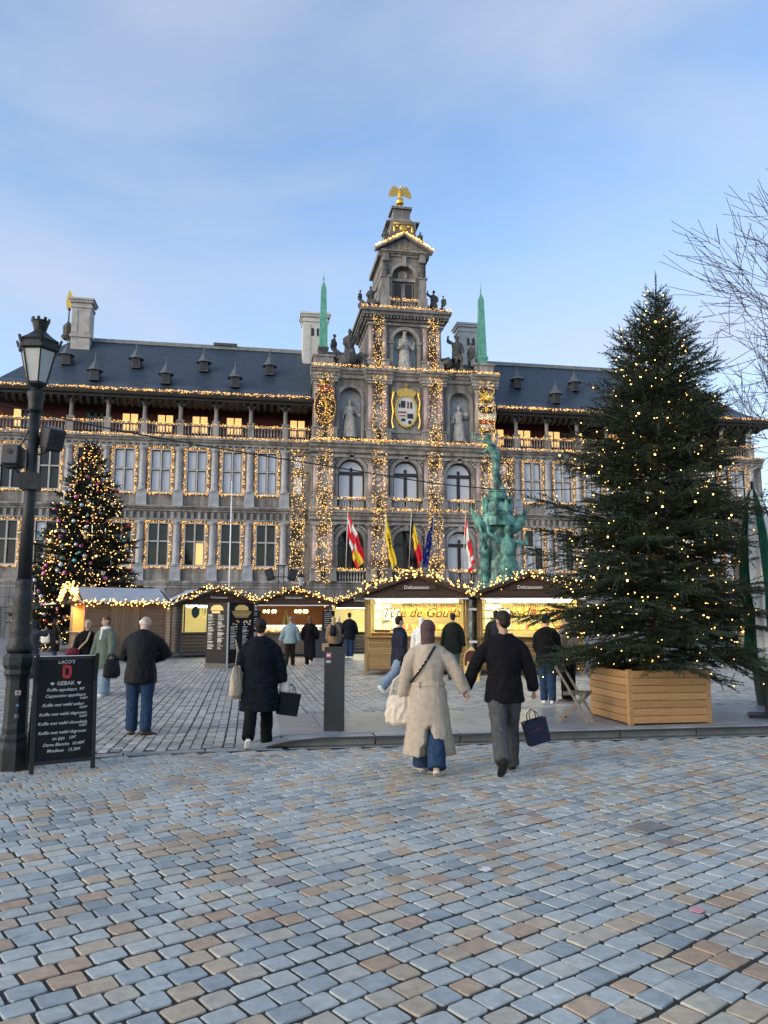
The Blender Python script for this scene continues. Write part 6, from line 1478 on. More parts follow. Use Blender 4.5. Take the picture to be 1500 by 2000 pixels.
# 5, 6 two women facing the camera
L5, L6 = (-3.62, 18.7, 0), (-3.18, 18.45, 0)
p5, J5 = person('smiling blonde woman in a black sweater with a tan bag strap', L5, CV + math.pi + R(14), 1.60, True, .013, dict(mat=N_black, name='sweater', hem=.1, thick=.04, slv=.035, female=True, bulk=1.2), dict(mat=N_black, w=.03, flare=.02), (S_brsh, S_bsh), ('bun', H_blond), M_skin, pose=dict(legs=((4,2),(-4,2)), hands=((-.30,.12,.86),(.30,.1,.84)), head=(-12,0)), face=True)
mb = strap(MB(), [J5['sho'] + Vector((-.07,.09,.07)), J5['chest'] + Vector((-.02,.185,.0)), J5['waist'] + Vector((.16,.15,.0)), J5['pel'] + Vector((.24,.1,.06))], .02, .006)
t = thing('shoulder_bag', 'burgundy shoulder bag on a tan strap worn by the smiling blonde woman', 'bag', L5, CV+math.pi+R(14)); link('strap', mb.mesh('strap', C('tan_leather', (.42,.29,.17)), True), t)
b = MB(); b.ell(tuple(J5['pel'] + Vector((.27,.13,.06))), (.17,.08,.11), 12, 8); link('bag_body', remesh(b, .015, 2, 'bag_body', C('burgundy', (.10,.012,.025), rough=.5)), t)
def ex6(b, J): skirt(.62, .98, (.24,.19), (.20,.165))(b, J)
p6, J6 = person('smiling woman in a sage green parka over a white hoodie and light jeans', L6, CV + math.pi - R(22), 1.68, True, .013, dict(mat=N_parka, name='parka', hem=.1, thick=.045, slv=.04, female=True, hood=True, extra=ex6), dict(mat=N_ljean, w=.05, flare=.035), (S_wsh, S_wsh), ('crop', H_brown), M_skin, pose=dict(legs=((6,2),(-5,2)), hands=((-.30,.14,.86),(.28,.1,.84)), head=(-20,0)), face=True)
link('hoodie', (lambda b: remesh(b, .012, 2, 'hoodie', N_white))(MB().ell(tuple(J6['neck'] + Vector((0,.0,.02))), (.125,.11,.055), 12, 8).tube([J6['neck'] + Vector((0,.07,0)), J6['chest'] + Vector((0,.145,-.05))], [(.07,.04),(.045,.03)], 10)), p6)
hL = wpt(L6, CV+math.pi-R(22), J6['wr0']); sack('shopping_bag', 'big black shopping bag in the parka woman\'s hand', (hL[0]+.04, hL[1]-.05, .40), CV+R(30), .36, .40, .16, C('black_nylon', (.010,.010,.012), rough=.5), [[(-.12,0,.36),(-.05,0,.5),(.05,0,.5),(.12,0,.36)]], seed=8)
# others around the stalls
def ex_long(z0, r0): return lambda b, J: skirt(z0, .98, (r0,r0*.78), (.20,.165))(b, J)
L7 = (-7.6, 33.0, 0); p7, J7 = person('long-haired woman in black waiting at the stall below the decorated tree', L7, CV + R(-60), 1.62, True, .016, dict(mat=N_black, name='coat', hem=.1, thick=.05, slv=.04, female=True, extra=ex_long(.45,.24)), dict(mat=N_jean, w=.03), (S_bsh,), ('long', H_dark), M_skin)
sack('tote_bag', 'white cotton tote bag on the long-haired woman in black', (L7[0]-.36, L7[1]-.05, .72), CV, .36, .42, .14, C('white_canvas', (.60,.56,.50)), [[(-.1,0,.38),(0,0,.66),(.1,0,.38)]], seed=9)
person('person in a grey hooded jacket photographing with both hands raised, behind the lamp post', (-6.15, 24.0, 0), CV + R(-30), 1.60, False, .016, dict(mat=N_bluegrey, hem=.35, thick=.06, slv=.04), dict(mat=N_jean, w=.03), (S_bsh,), ('hood', N_bluegrey), M_skin, pose=dict(hands=((-.1,.4,1.42),(.15,.4,1.45))))
person('stallholder in a pale jacket behind the counter below the decorated tree', (-7.0, 36.3, .0), R(60), 1.6, True, .018, dict(mat=C('pale_grey_knit', (.36,.34,.33)), hem=.15, thick=.05, slv=.04, female=True), dict(mat=N_black, w=.03), (S_bsh,), ('bob', H_mouse), M_skin)
def quilt(me): pass
p8, J8 = person('woman in a mint quilted jacket and brown trousers with short grey curls', (1.50, 28.9, 0), CV + R(-4), 1.70, True, .014, dict(mat=N_mint, name='quilted_jacket', hem=.14, thick=.075, slv=.055, female=True, wr=.014, ws=(9,9,13)), dict(mat=N_brown, w=.028), (S_bsh,), ('curly', H_mouse), M_skin, pose=dict(legs=((-10,14),(10,4)), lean=.14, hands=((-.36,-.06,.86),(.36,.14,.78))))
def ex9(b, J): skirt(.30, .98, (.22,.17), (.19,.155))(b, J)
person('woman in a long black coat walking toward the food stall', (2.2, 28.75, 0), CV, 1.73, True, .014, dict(mat=N_black, name='coat', hem=.1, thick=.045, slv=.04, female=True, extra=ex9), dict(mat=N_black, w=.04), (S_bsh, S_wsh), ('bob', H_red), M_skin, pose=dict(legs=((12,4),(-18,30)), hands=((-.24,.12,.95),(.26,.16,.98))))
p10, J10 = person('woman in a camel coat with a dark backpack standing before the small stall', (3.35, 31.3, 0), CV, 1.70, True, .015, dict(mat=N_beige, name='coat', hem=.1, thick=.055, slv=.045, female=True, extra=ex_long(.70,.24)), dict(mat=N_black, w=.04), (S_bsh,), ('long', H_blond), M_skin)
def backpack(label, loc, rz, J, mat, s=1.0):
    t = thing('backpack', label, 'backpack', loc, rz); k = J['k']; b = MB(); c = J['chest'] + Vector((0,-.26*k,-.05*k))
    b.tube([c + Vector((0,0,-.22*k*s)), c + Vector((0,-.01,-.1*k*s)), c + Vector((0,0,.1*k*s)), c + Vector((0,.02,.2*k*s))], [(.13*k*s,.08*k*s),(.15*k*s,.10*k*s),(.14*k*s,.085*k*s),(.08*k*s,.05*k*s)], 14, up=UPX); b.ell(tuple(c + Vector((0,-.09*k,-.1*k))), (.10*k,.04*k,.09*k), 10, 8)
    link('bag_body', remesh(b, .016, 2, 'bag_body', mat), t)
    for sx in (-1,1): link('strap', strap(MB(), [c + Vector((sx*.08*k,.06*k,.18*k)), J['sho'] + Vector((sx*.10*k,-.0,.075*k)), J['chest'] + Vector((sx*.12*k,.15*k,0))], .02, .008).mesh('strap', mat, True), t)
backpack('dark backpack on the camel-coated woman', (3.35, 31.3, 0), CV, J10, C('black_nylon', (.010,.010,.012)))
paper_bag('small brown paper bag in the camel-coated woman\'s hand', (3.02, 31.2, .42), CV, .26, .3, .12, C('kraft_paper', (.38,.25,.15)), S_wirem)
person('tall man in a dark jacket and blue jeans standing before the small stall', (4.36, 34.2, 0), CV, 1.88, False, .016, dict(mat=N_navy, hem=.22, thick=.055, slv=.045), dict(mat=N_jean, w=.035), (S_wsh,), ('crop', H_dark), M_skin, pose=dict(hands=((-.28,.16,.95),(.28,.16,.95))))
person('grey-haired person in a grey coat queueing at the small stall', (4.0, 35.2, 0), CV, 1.72, False, .018, dict(mat=N_bluegrey, hem=.35, thick=.055, slv=.045), dict(mat=N_black, w=.035), (S_bsh,), ('short', H_white), M_skin)
person('dark-haired stallholder inside the small stall', (3.75, 37.0, 0), R(180), 1.6, True, .018, dict(mat=N_black, hem=.1, thick=.05, slv=.045), dict(mat=N_black, w=.035), (S_bsh,), ('short', H_dark), M_skin)
p12, J12 = person('man in a navy padded jacket and pale jeans striding past the deli stall', (3.5, 18.1, .0), CV + R(-62), 1.78, False, .013, dict(mat=N_navyq, name='padded_jacket', hem=.26, thick=.06, slv=.05, hood=True, wr=.010, ws=(7,7,15), bulk=1.1), dict(mat=N_ljean, w=.045, flare=.02), (S_wsh, S_wsh), ('short', H_dark), M_skin, pose=dict(legs=((30,4),(-26,22)), hands=((-.26,.2,.92),(.27,-.02,.85))))
person('white-haired woman in a pale jacket looking at the deli window', (4.72, 21.2, 0), CV, 1.66, True, .014, dict(mat=N_white, hem=.25, thick=.05, slv=.04, female=True), dict(mat=N_ljean, w=.03), (S_wsh,), ('long', H_white), M_skin)
person('man in a dark olive jacket and jeans facing the deli window', (5.72, 21.6, 0), CV, 1.78, False, .014, dict(mat=N_olive, hem=.24, thick=.055, slv=.045, hood=True), dict(mat=C('teal_denim', (.05,.10,.12)), w=.03), (S_bsh,), ('crop', H_dark), M_skin, pose=dict(hands=((-.27,.16,.9),(.30,.06,.82))))
p15, J15 = person('man in an olive jacket with a navy backpack facing the second deli stall', (7.0, 21.6, 0), CV + R(4), 1.86, False, .014, dict(mat=N_olive, hem=.2, thick=.055, slv=.045, hood=True), dict(mat=N_black, w=.03), (S_bsh,), ('crop', H_dark), M_skin)
backpack('navy backpack on the man in the olive jacket', (7.0, 21.6, 0), CV + R(4), J15, C('navy_nylon', (.012,.016,.03)), 1.15)
zq = lambda x, y: sq_z(x, y)
person('person in a dark hooded jacket and blue jeans waiting beneath the spruce branches', (5.72, 14.5, zq(5.72,14.5)), CV + R(-15), 1.62, False, .013, dict(mat=N_black, hem=.14, thick=.055, slv=.045, hood=True), dict(mat=N_jean, w=.03), (S_wsh, S_sole), ('short', H_dark), M_skin, pose=dict(legs=((5,3),(-4,4)), hands=((-.16,.26,1.0),(.16,.26,1.0)), head=(-30,18)))
person('person in dark trousers and a tan scarf standing behind the folding chair', (6.35, 15.0, zq(6.35,15.0)), CV + R(40), 1.70, True, .014, dict(mat=C('tan_fur', (.34,.26,.19)), hem=.1, thick=.07, slv=.05, female=True), dict(mat=N_black, w=.04), (S_brsh,), ('long', H_mouse), M_skin)
# ---------------------------------------------------------------- street furniture and props
M_lamp = pm('lamp_green_black', (.010,.012,.013), (.02,.023,.025), 8, .5, .3, 40, metal=.3)
M_lampglass = pm('frosted_lamp_glass', (.42,.44,.42), (.50,.52,.50), 3, .35)
lp = thing('street_lamp', 'ornate dark cast-iron street lamp with crowned lantern and stickers on its base', 'street lamp', (-2.62, 9.72, 0))
q8 = dict(seg=8, a0=math.pi/8); q6 = dict(seg=6, a0=R(-9.8))
MB().lathe([(.185,0),(.185,.24),(.172,.28),(.158,.31),(.163,.36),(.14,.40)], **q8).build('plinth', M_lamp, lp)
MB().lathe([(.132,.40),(.14,.46),(.132,.52),(.126,1.0),(.136,1.04),(.158,1.07),(.15,1.12),(.172,1.17),(.176,1.26),(.155,1.30)], **q8).build('pedestal', M_lamp, lp)
MB().lathe([(.13,1.30),(.155,1.36),(.125,1.44),(.115,1.50),(.125,1.54),(.12,1.58),(.105,1.78),(.115,1.82),(.10,1.88),(.122,1.93),(.095,1.99),(.088,2.05),(.10,2.10),(.092,2.16)], 16).build('vase', M_lamp, lp, True)
MB().lathe([(.08,2.16),(.068,3.0),(.06,4.18)], 14).build('shaft', M_lamp, lp, True)
MB().lathe([(.07,4.18),(.085,4.2),(.08,4.24),(.09,4.34),(.105,4.40),(.10,4.43),(.06,4.45),(.05,4.50)], 14).build('capital', M_lamp, lp, True)
lan = MB().lathe([(.215,4.93),(.25,4.95),(.255,5.02),(.235,5.04),(.245,5.06),(.16,5.12),(.08,5.19),(.075,5.21)], **q6).build('lantern_roof', M_lamp, lp)
for k in range(6):
    a = R(-9.8) + 2*math.pi*k/6; a2 = a + math.pi/3
    p0, p1, p2, p3 = [(r*math.cos(t_), r*math.sin(t_), z) for (r, z, t_) in ((.115,4.54,a),(.115,4.54,a2),(.205,4.93,a2),(.205,4.93,a))]
    MB().add([p0,p1,p2,p3],[(0,1,2,3)]).build('pane', M_lampglass, lp); MB().beam((.118*math.cos(a),.118*math.sin(a),4.53),(.21*math.cos(a),.21*math.sin(a),4.94),.016,.016).build('glazing_bar', M_lamp, lp)
    MB().beam((.25*math.cos(a),.25*math.sin(a),5.0),(.275*math.cos(a),.275*math.sin(a),5.08),.03,.02).build('roof_leaf', M_lamp, lan)
MB().lathe([(.05,4.48),(.118,4.52),(.125,4.545),(.11,4.55)], **q6).build('lantern_foot', M_lamp, lp)
MB().lathe([(.072,5.21),(.08,5.24),(.098,5.31),(.106,5.33),(.08,5.32)], 12).build('crown', M_lamp, lp)
for k in range(8): a = 2*math.pi*k/8; MB().box(-.016,.016,-.01,.01,0,.045,Matrix.Translation((.098*math.cos(a),.098*math.sin(a),5.32)) @ Matrix.Rotation(a+math.pi/2,4,'Z')).build('crown_tooth', M_lamp, lp)
MB().box(-.10,.10,-.10,.10,3.22,3.42).build('junction_box', M_lamp, lp)
for (z, w, h, c, c2) in ((.86,.06,.05,(.5,.5,.48),(.35,.03,.05)), (.72,.05,.045,(.02,.05,.08),(.15,.35,.45)), (.60,.042,.045,(.22,.25,.27),None)):
    a_ = R(-90) + R(18); M_ = Matrix.Translation((.124*math.cos(a_), .124*math.sin(a_), z)) @ Matrix.Rotation(R(18),4,'Z')
    s_ = MB().box(-w/2,w/2,-.004,.0,-h/2,h/2,M_).build('sticker', pm('sticker_%d' % int(z*100), c, rough=.5), lp)
    if c2: MB().prism(disc(0,0,w*.28,h*.3,0,0,10), -.006, -.004, M_).build('sticker_motif', pm('sticker_motif_%d' % int(z*100), c2, rough=.5), s_)
def floodbox(label, off, rz, pitch, s=1.0):
    t = thing('projector_box', label, 'projector', (-2.62+off[0], 9.72+off[1], off[2]), rz); t.rotation_euler = (pitch, 0, rz)
    MB().bev(-.12*s,.12*s,-.15*s,.15*s,-.15*s,.15*s,.012).build('housing', pm('grey_housing' + label[-3:], (.02,.022,.027), rough=.45), t); MB().lathe([(.03,0),(.03,.012)], 12, M=Matrix.Translation((0,-.151*s,.04*s)) @ Matrix.Rotation(R(90),4,'X')).build('lens', S_rubber, t)
    MB().box(-.10*s,.10*s,-.1*s,.1*s,-.175*s,-.155*s).build('mount_plate', S_rubber, t); MB().tube([(0,0,-.17*s),(-off[0]*.4,.03,-.26*s),(-off[0]*.95,.05,-.3*s)], .014, 6).build('bracket', S_rubber, t)
floodbox('grey weatherproof projector box clamped to the lamp shaft, tilted up toward the hall', (.22,-.03,3.86), R(38), R(20), .86)
floodbox('darker projector box clamped low on the lamp shaft, facing straight out', (-.2,-.03,3.62), R(-8), R(-4), .8)
tag(MB().tube([(-2.64,9.7,4.05),(-2.72,9.68,3.8),(-2.95,9.66,3.5),(-3.4,9.6,3.2),(-4.4,9.5,3.0)], .009, 6).build('power_cable', S_wirem, None, True), 'loose black cable drooping from the lamp shaft to the side', 'cable')
# chalkboard
bl, brz = (-2.03, 9.50, 0), R(24)
cb = thing('chalkboard', 'tall black pavement chalkboard with white cake and coffee prices', 'chalkboard', bl, brz); M_frame = pm('black_frame', (.005,.005,.006), rough=.45)
MT = Matrix.Rotation(R(-5), 4, 'X')
for sx in (-1,1): MB().box(sx*.325-.022, sx*.325+.022, -.02, .02, 0, 1.27, MT).build('frame_post', M_frame, cb); MB().box(sx*.325-.02, sx*.325+.02, .30, .335, 0, 1.26, Matrix.Translation((0,-.05,0)) @ Matrix.Rotation(R(11),4,'X')).build('rear_leg', M_frame, cb)
MB().box(-.303,.303,-.018,.018,1.235,1.27,MT).build('top_rail', M_frame, cb); MB().box(-.303,.303,-.018,.018,.085,.125,MT).build('bottom_rail', M_frame, cb)
brd = MB().box(-.303,.303,-.008,.008,.126,1.234,MT).build('board', M_chalk, cb); MB().box(-.34,.34,-.022,.024,1.271,1.279,MT).build('top_strip', S_wht, cb)
M_ch = pm('chalk', (.55,.55,.53), rough=.9)
def chalk(txt, x, z, s, al='CENTER', sh=.15, m=None):
    me = text_mesh(txt, s, m or M_ch, .0008, shear=sh, align=al, bold=.0004); me.transform(MT @ Matrix.Translation((x,-.0095,z)) @ Matrix.Rotation(R(90),4,'X') @ Matrix.Rotation(rng.uniform(-.01,.02),4,'Z')); link('chalk_writing', me, brd)
chalk("LACO'S", 0, 1.205, .055); chalk('GEBAK', 0, .965, .062, sh=0)
for sx in (-1,1): MB().prism([(0,-.02),(.02,.0),(.018,.014),(.008,.016),(0,.008),(-.008,.016),(-.018,.014),(-.02,0)], -.0105, -.0095, MT @ Matrix.Translation((sx*.145,0,.965))).build('chalk_heart', M_ch, brd)
M_redp = pm('red_emblem', (.45,.025,.02), rough=.6)
for poly in ([(-.05,-.07),(-.022,-.085),(-.022,.06),(-.05,.07)], [(-.05,.075),(.045,.055),(.045,.022),(-.05,.042)][::-1], [(.02,.03),(.05,.03),(.05,-.045),(.02,-.045)][::-1], [(-.022,-.085),(.028,-.085),(.05,-.04),(.02,-.045),(-.022,-.05)]): MB().prism(poly, -.0105, -.0095, MT @ Matrix.Translation((.01,0,1.105))).build('red_emblem', M_redp, brd)
z = .895
for ln_, pr in (("Koffie appeltaart  9€",None),("Cappuccino appeltaart","9.90€"),("Koffie met wafel suiker","8.60€"),("Koffie met wafel slagroom","9.60€"),("Koffie met wafel chocolade","9.60€"),("Koffie met wafel slagroom",None),("en ijsje   10€",None),("Dame Blanche  10.40€",None),("Moelleux   13.30€",None)):
    chalk(ln_, -.0 if len(ln_) < 22 else -.02, z, .048, sh=.28); z -= .042
    if pr: chalk(pr, .2, z+.002, .036, sh=.2); z -= .035
    z -= .024
# bollard
bo = thing('bollard', 'dark grey flat steel bollard with two small stickers on the pavement edge', 'bollard', (1.235, 11.36, .112), R(-10)); M_bol = pm('anthracite_steel', (.018,.019,.021), (.026,.027,.029), 5, .45, .1, 60)
MB().bev(-.145,.145,-.07,.07,0,1.17,.008).build('body', M_bol, bo); MB().box(-.15,.15,-.075,.075,1.17,1.178).build('cap', M_bol, bo)
s1 = MB().box(-.115,-.045,-.0725,-.0705,1.03,1.10).build('sticker', pm('sticker_pink', (.55,.12,.18), rough=.5), bo); MB().box(-.105,-.06,-.0745,-.0727,1.05,1.075).build('sticker_motif', S_wht, s1)
MB().box(-.12,-.05,-.0725,-.0705,.955,.99).build('sticker', pm('sticker_grey', (.42,.46,.48), rough=.5), bo); MB().lathe([(.012,0),(.012,.004)], 10, M=Matrix.Translation((-.105,-.071,.09)) @ Matrix.Rotation(R(90),4,'X')).build('bolt', S_rubber, bo)
# menu column: two dark printed faces meeting at a silver edge
mc = thing('menu_board', 'tall dark two-sided menu board with white lists and yellow lamp pictures', 'sign board', (-.72, 27.55, 0)); M_mp = pm('menu_print_dark', (.007,.006,.009), rough=.45, spec=.2); M_yel = pm('print_yellow', (.75,.48,.13), (.85,.62,.25), 8, .5); M_silver = pm('silver_edge', (.5,.5,.5), rough=.3, metal=.8)
qm = random.Random(4)
for (ang, W_, nm) in ((R(180-28), .86, 0), (R(20), .96, 1)):
    M_ = Matrix.Rotation(ang if nm == 1 else ang - math.pi, 4, 'Z') @ Matrix.Translation((0 if nm == 1 else -W_, 0, 0))
    f = MB().box(.03, W_-.02, -.02, .02, .16, 2.24, M_).build('panel', M_mp, mc)
    MB().box(0.02, W_, -.05, .05, 0, .15, M_).build('base', pm('menu_base_%d' % nm, (.08,.085,.08), rough=.6), mc)
    yc = W_/2
    MB().prism([(yc-.26,1.98),(yc+.26,1.98),(yc+.22,2.1),(yc+.1,2.17),(yc-.1,2.17),(yc-.22,2.1)], -.024, -.021, M_).build('printed_lamp', M_yel, f)
    if nm == 1:
        for j in range(5): MB().box(yc-.36+.03*j, yc+.36-.03*j, -.024, -.021, 1.92-.045*j, 1.94-.045*j, M_).build('printed_line', M_yel, f)
        for j in range(14): MB().ell((yc+qm.uniform(-.33,.33), -.022, 1.56+qm.uniform(-.07,.07)), (.03,.004,.03), 7, 5, M_).build('printed_pattern', S_white if j % 2 else M_yel, f)
    else: MB().box(yc-.2, yc+.12, -.024, -.021, 1.88, 1.96, M_).build('printed_lamp', M_yel, f)
    for c_ in (0, 1):
        zz = 1.82 if nm == 0 else 1.4
        while zz > .62:
            L_ = qm.uniform(.12,.27); MB().box(.09+c_*W_*.45, .09+c_*W_*.45+L_, -.024, -.021, zz, zz+(.022 if qm.random() < .3 else .013), M_).build('printed_line', S_white, f); zz -= qm.choice((.036,.036,.06))
MB().box(-.03,.03,-.04,.0,.0,2.25).build('edge_post', M_silver, mc)
# planter with single boards
pl = thing('planter', 'square pine planter box of horizontal boards holding the big spruce', 'planter', (PX, PY, .114)); W_pine = plank_mat('pine_board', (.29,.155,.058), (.39,.225,.09), .2, .55)
hs = .68
for k in range(7):
    for j, (rz_, kn) in enumerate(((0,0),(R(90),1),(R(180),2),(R(270),3))):
        if k == 0: pass
        if (j, ) and k >= 0:
            me = bpy.data.meshes.get('planter_board') or MB().bev(-hs+.075, hs-.075, -.014, .014, .002, .108, .006).mesh('planter_board', W_pine)
            p_ = Matrix.Rotation(rz_,4,'Z') @ Vector((0,-hs+.012,.02+.112*k)); link('planter_board', me, pl, tuple(p_), (0,0,rz_))
for sx in (-1,1):
    for sy in (-1,1): MB().bev(sx*hs-.075 if sx > 0 else -hs, hs if sx > 0 else -hs+.075, hs-.075 if sy > 0 else -hs, hs if sy > 0 else -hs+.075, 0, .82, .005).build('corner_post', W_pine, pl)
MB().box(-hs+.03,hs-.03,-hs+.03,hs-.03,.55,.62).build('soil', pm('planter_soil', (.03,.022,.016), rough=.95), pl)
# folding chair
ch = thing('folding_chair', 'weathered wooden folding chair standing beside the planter', 'chair', (5.02, 11.62, .113), R(52)); W_ch = pm('grey_chair_wood', (.11,.09,.07), (.18,.155,.125), 6, .6, .2, 40, stretch=(6,6,1)); 
for sx in (-1,1):
    MB().beam((sx*.2,-.26,0),(sx*.2,.24,.86),.022,.036,up=(0,1,0)).build('back_leg', W_ch, ch); MB().beam((sx*.17,.24,0),(sx*.17,-.2,.44),.022,.036,up=(0,1,0)).build('front_leg', W_ch, ch); MB().beam((sx*.15,-.22,.44),(sx*.15,.14,.43),.02,.03).build('seat_rail', W_ch, ch)
for k in range(6): MB().bev(-.2,.2,-.026,.026,.45,.466,.004,Matrix.Translation((0,-.2+.062*k,0))).build('seat_slat', W_ch, ch)
MB().bev(-.215,.215,-.011,.011,-.055,.055,.004,Matrix.Translation((0,.22,.80)) @ Matrix.Rotation(R(-30),4,'X')).build('back_slat', W_ch, ch)
MB().beam((-.17,.2,.06),(.17,.2,.06),.02,.03).build('stretcher', W_ch, ch)
# folded parasol at the right and its tub
um = thing('parasol', 'folded green and white striped parasol beside the spruce', 'parasol', (8.34, 11.66, 0.1), R(58)); M_gr = cloth('parasol_green', (.012,.075,.05)); M_wh = cloth('parasol_white', (.62,.63,.63))
MB().tube([(0,0,0),(0,0,3.9)], .028, 10).build('pole', M_lamp, um); MB().bev(-.28,.28,-.28,.28,0,.06,.02).build('foot_plate', M_lamp, um)
n = 96; rows = [(.06,3.75),(.16,3.5),(.25,3.0),(.32,2.4),(.34,2.0),(.27,1.7),(.30,1.5),(.36,1.1),(.30,.85)]
for col, mt, sel in (('green', M_gr, 0), ('white', M_wh, 1)):
    mb = MB()
    for gidx in range(12):
        if gidx % 2 != sel: continue
        vs = []; fs = []; mcols = 8
        for (r_, z_) in rows:
            for j in range(mcols+1):
                a = 2*math.pi*(gidx + j/mcols)/12 + .5*(3.75-z_)*.18; rr = r_*(1 + .16*math.cos(24*a*.5 + gidx)); vs.append((rr*math.cos(a), rr*math.sin(a), z_ - .08*math.cos(6*a)*(z_ < 1.2)))
        w_ = mcols+1
        for i in range(len(rows)-1):
            for j in range(mcols): fs.append((i*w_+j, i*w_+j+1, (i+1)*w_+j+1, (i+1)*w_+j))
        MB().add(vs, fs).build('%s_panel' % col, mt, um, True)
MB().lathe([(.3,1.68),(.31,1.70),(.3,1.73)], 16).build('tie_strap', M_wh, um)
tag(MB().lathe([(.42,0),(.44,.03),(.5,.75),(.53,.78),(.53,.84),(.49,.84),(.46,.7)], 20).build('plant_tub', pm('dark_green_tub', (.035,.05,.04), rough=.5), None, True, loc=(9.75, 13.15, .1)), 'dark green tub standing behind the folded parasol', 'tub')
# flags on the hall
def flag(label, x, colf, mats, seed, L=4.2, hoist=2.0, sway=.5):
    t = thing('flag', label, 'flag', (HX+x, HY-.5, 6.5)); a = Vector((0,0,0)); b = Vector((0,-1.3,5.2))
    MB().tube([tuple(a), tuple(b)], .045, 8).build('flagpole', S_white, t, True); MB().ell(tuple(b), .08, 8, 6).build('finial', S_gold, t, True)
    nu, nv = 12, 22; vs = []; fs = []; q = random.Random(seed)
    for j in range(nv+1):
        for i in range(nu+1):
            u, v = i/nu, j/nv; p = b.lerp(a, u*hoist/5.36)
            x_ = sway*v*(1-.45*u) + .10*math.sin(u*9+v*3+seed)*v + .05*math.sin(v*14+seed); y_ = -.14*math.sin(u*13+seed*2+v*2)*min(1,v*3) - .05*v
            vs.append((p.x + x_, p.y + y_, p.z - v*L*(1-.12*u)))
    me = bpy.data.meshes.new('cloth'); fs = [(j*(nu+1)+i, j*(nu+1)+i+1, (j+1)*(nu+1)+i+1, (j+1)*(nu+1)+i) for j in range(nv) for i in range(nu)]
    me.from_pydata(vs, [], fs)
    for m in mats: me.materials.append(m)
    for k, p in enumerate(me.polygons): p.material_index = colf((k % nu)/nu, (k//nu)/nv); p.use_smooth = True
    link('cloth', me, t); return t
FR, FY, FW, FB, FK = [cloth('flag_' + n, c) for n, c in (('red',(.50,.02,.03)),('yellow',(.62,.46,.04)),('white',(.62,.60,.58)),('blue',(.02,.035,.22)),('black',(.015,.015,.015)))]
flag('red, white, yellow and blue chequered city flag hanging on the hall', -6.0, lambda u, v: (0 if (int(u*4)+int(v*4)) % 3 == 0 else (1 if (int(u*4)+int(v*4)) % 3 == 1 and v < .6 else (2 if v > .55 and u > .4 else 0))), [FR, FW, FY, FB], 1, 4.2, 1.9, 1.7)
flag('yellow flag with a black lion hanging on the hall', -2.35, lambda u, v: 1 if (.30 < v < .52 and .25 < u < .7 and (int(u*24+v*30) % 3 != 0)) else 0, [FY, FK], 2, 4.6, 1.7, 1.1)
flag('black, yellow and red tricolour hanging on the hall', .15, lambda u, v: 0 if v < .22 else (1 if v < .62 and u < .7 else 2), [FK, FY, FR], 3, 4.2, 1.7, 1.1)
fe = flag('blue flag with gold stars hanging on the hall', 2.35, lambda u, v: 1 if (int(u*12) in (3,8) and int(v*22) in (6,12,16)) else 0, [FB, FY], 4, 4.2, 1.9, -1.2)
flag('red and white flag hanging on the hall beside the fountain', 5.55, lambda u, v: 0 if v < .12 else (1 if v < .45 else (0 if v < .78 and u < .65 else 1)) if v < .9 else 0, [FR, FW], 5, 4.6, 1.7, .8)
tag(MB().tube([(0,0,0),(0,0,8.6)], [.045,.028], 8).build('flagpole', S_wht, None, True, loc=(-1.02, 39.4, 0)), 'slim bare white flagpole rising behind the grey stall', 'flagpole')
# lighting truss with two spotlights, square lantern, overhead cable
tr = thing('lighting_truss', 'black lighting truss with two spotlights before the hall', 'light stand', (2.28, 58.5, 0))
for sx in (-1,1):
    for sy in (-1,1): MB().tube([(sx*.2,sy*.2,0),(sx*.2,sy*.2,5.6)], .035, 6).build('chord', S_rubber, tr)
for k in range(14): s = 1 if k % 2 else -1; MB().beam((-.2*s,-.2,.4*k),(.2*s,-.2,.4*k+.4),.03,.03).build('lattice_bar', S_rubber, tr)
MB().box(-.9,.9,-.04,.04,4.75,4.82).build('cross_bar', S_rubber, tr); MB().box(-.35,.35,-.3,.3,5.6,5.66).build('top_plate', S_rubber, tr)
for sx in (-1,1): MB().bev(-.3,.3,-.18,.18,-.42,.42,.04,Matrix.Translation((sx*.85,-.1,4.95)) @ Matrix.Rotation(R(18)*sx,4,'Y') @ Matrix.Rotation(R(-14),4,'X')).build('spotlight', S_rubber, tr)
ln = thing('lantern_post', 'small old-fashioned lantern post in front of the hall', 'street lamp', (3.75, 58.2, 0)); MB().lathe([(.14,0),(.12,.6),(.07,.8),(.05,3.9),(.09,3.95),(.05,4.1)], 10).build('post', M_lamp, ln, True)
MB().lathe([(.14,4.15),(.24,4.75)], 6).build('lantern_glass', M_lampglass, ln); MB().lathe([(.28,4.75),(.26,4.82),(.08,5.02),(.03,5.2)], 6).build('lantern_roof', M_lamp, ln)
cp = [(-13.0,24.5,9.4),(-5.7,29.3,8.75),(3.5,32.6,8.15),(10.0,35.5,8.0),(16.0,37.5,8.35),(27,38,9.6)]
def cat(pts, n=8):
    out = []
    P = [Vector(p) for p in pts]
    for i in range(len(P)-1):
        a, b, c, d = P[max(i-1,0)], P[i], P[i+1], P[min(i+2,len(P)-1)]
        for k in range(n): t = k/n; out.append(.5*((2*b)+(c-a)*t+(2*a-5*b+4*c-d)*t*t+(3*b-a-3*c+d)*t**3))
    return out + [P[-1]]
tag(MB().tube(cat(cp), .028, 6).build('overhead_cable', S_wirem, None, True), 'black overhead cable sagging across the square in front of the hall', 'cable')
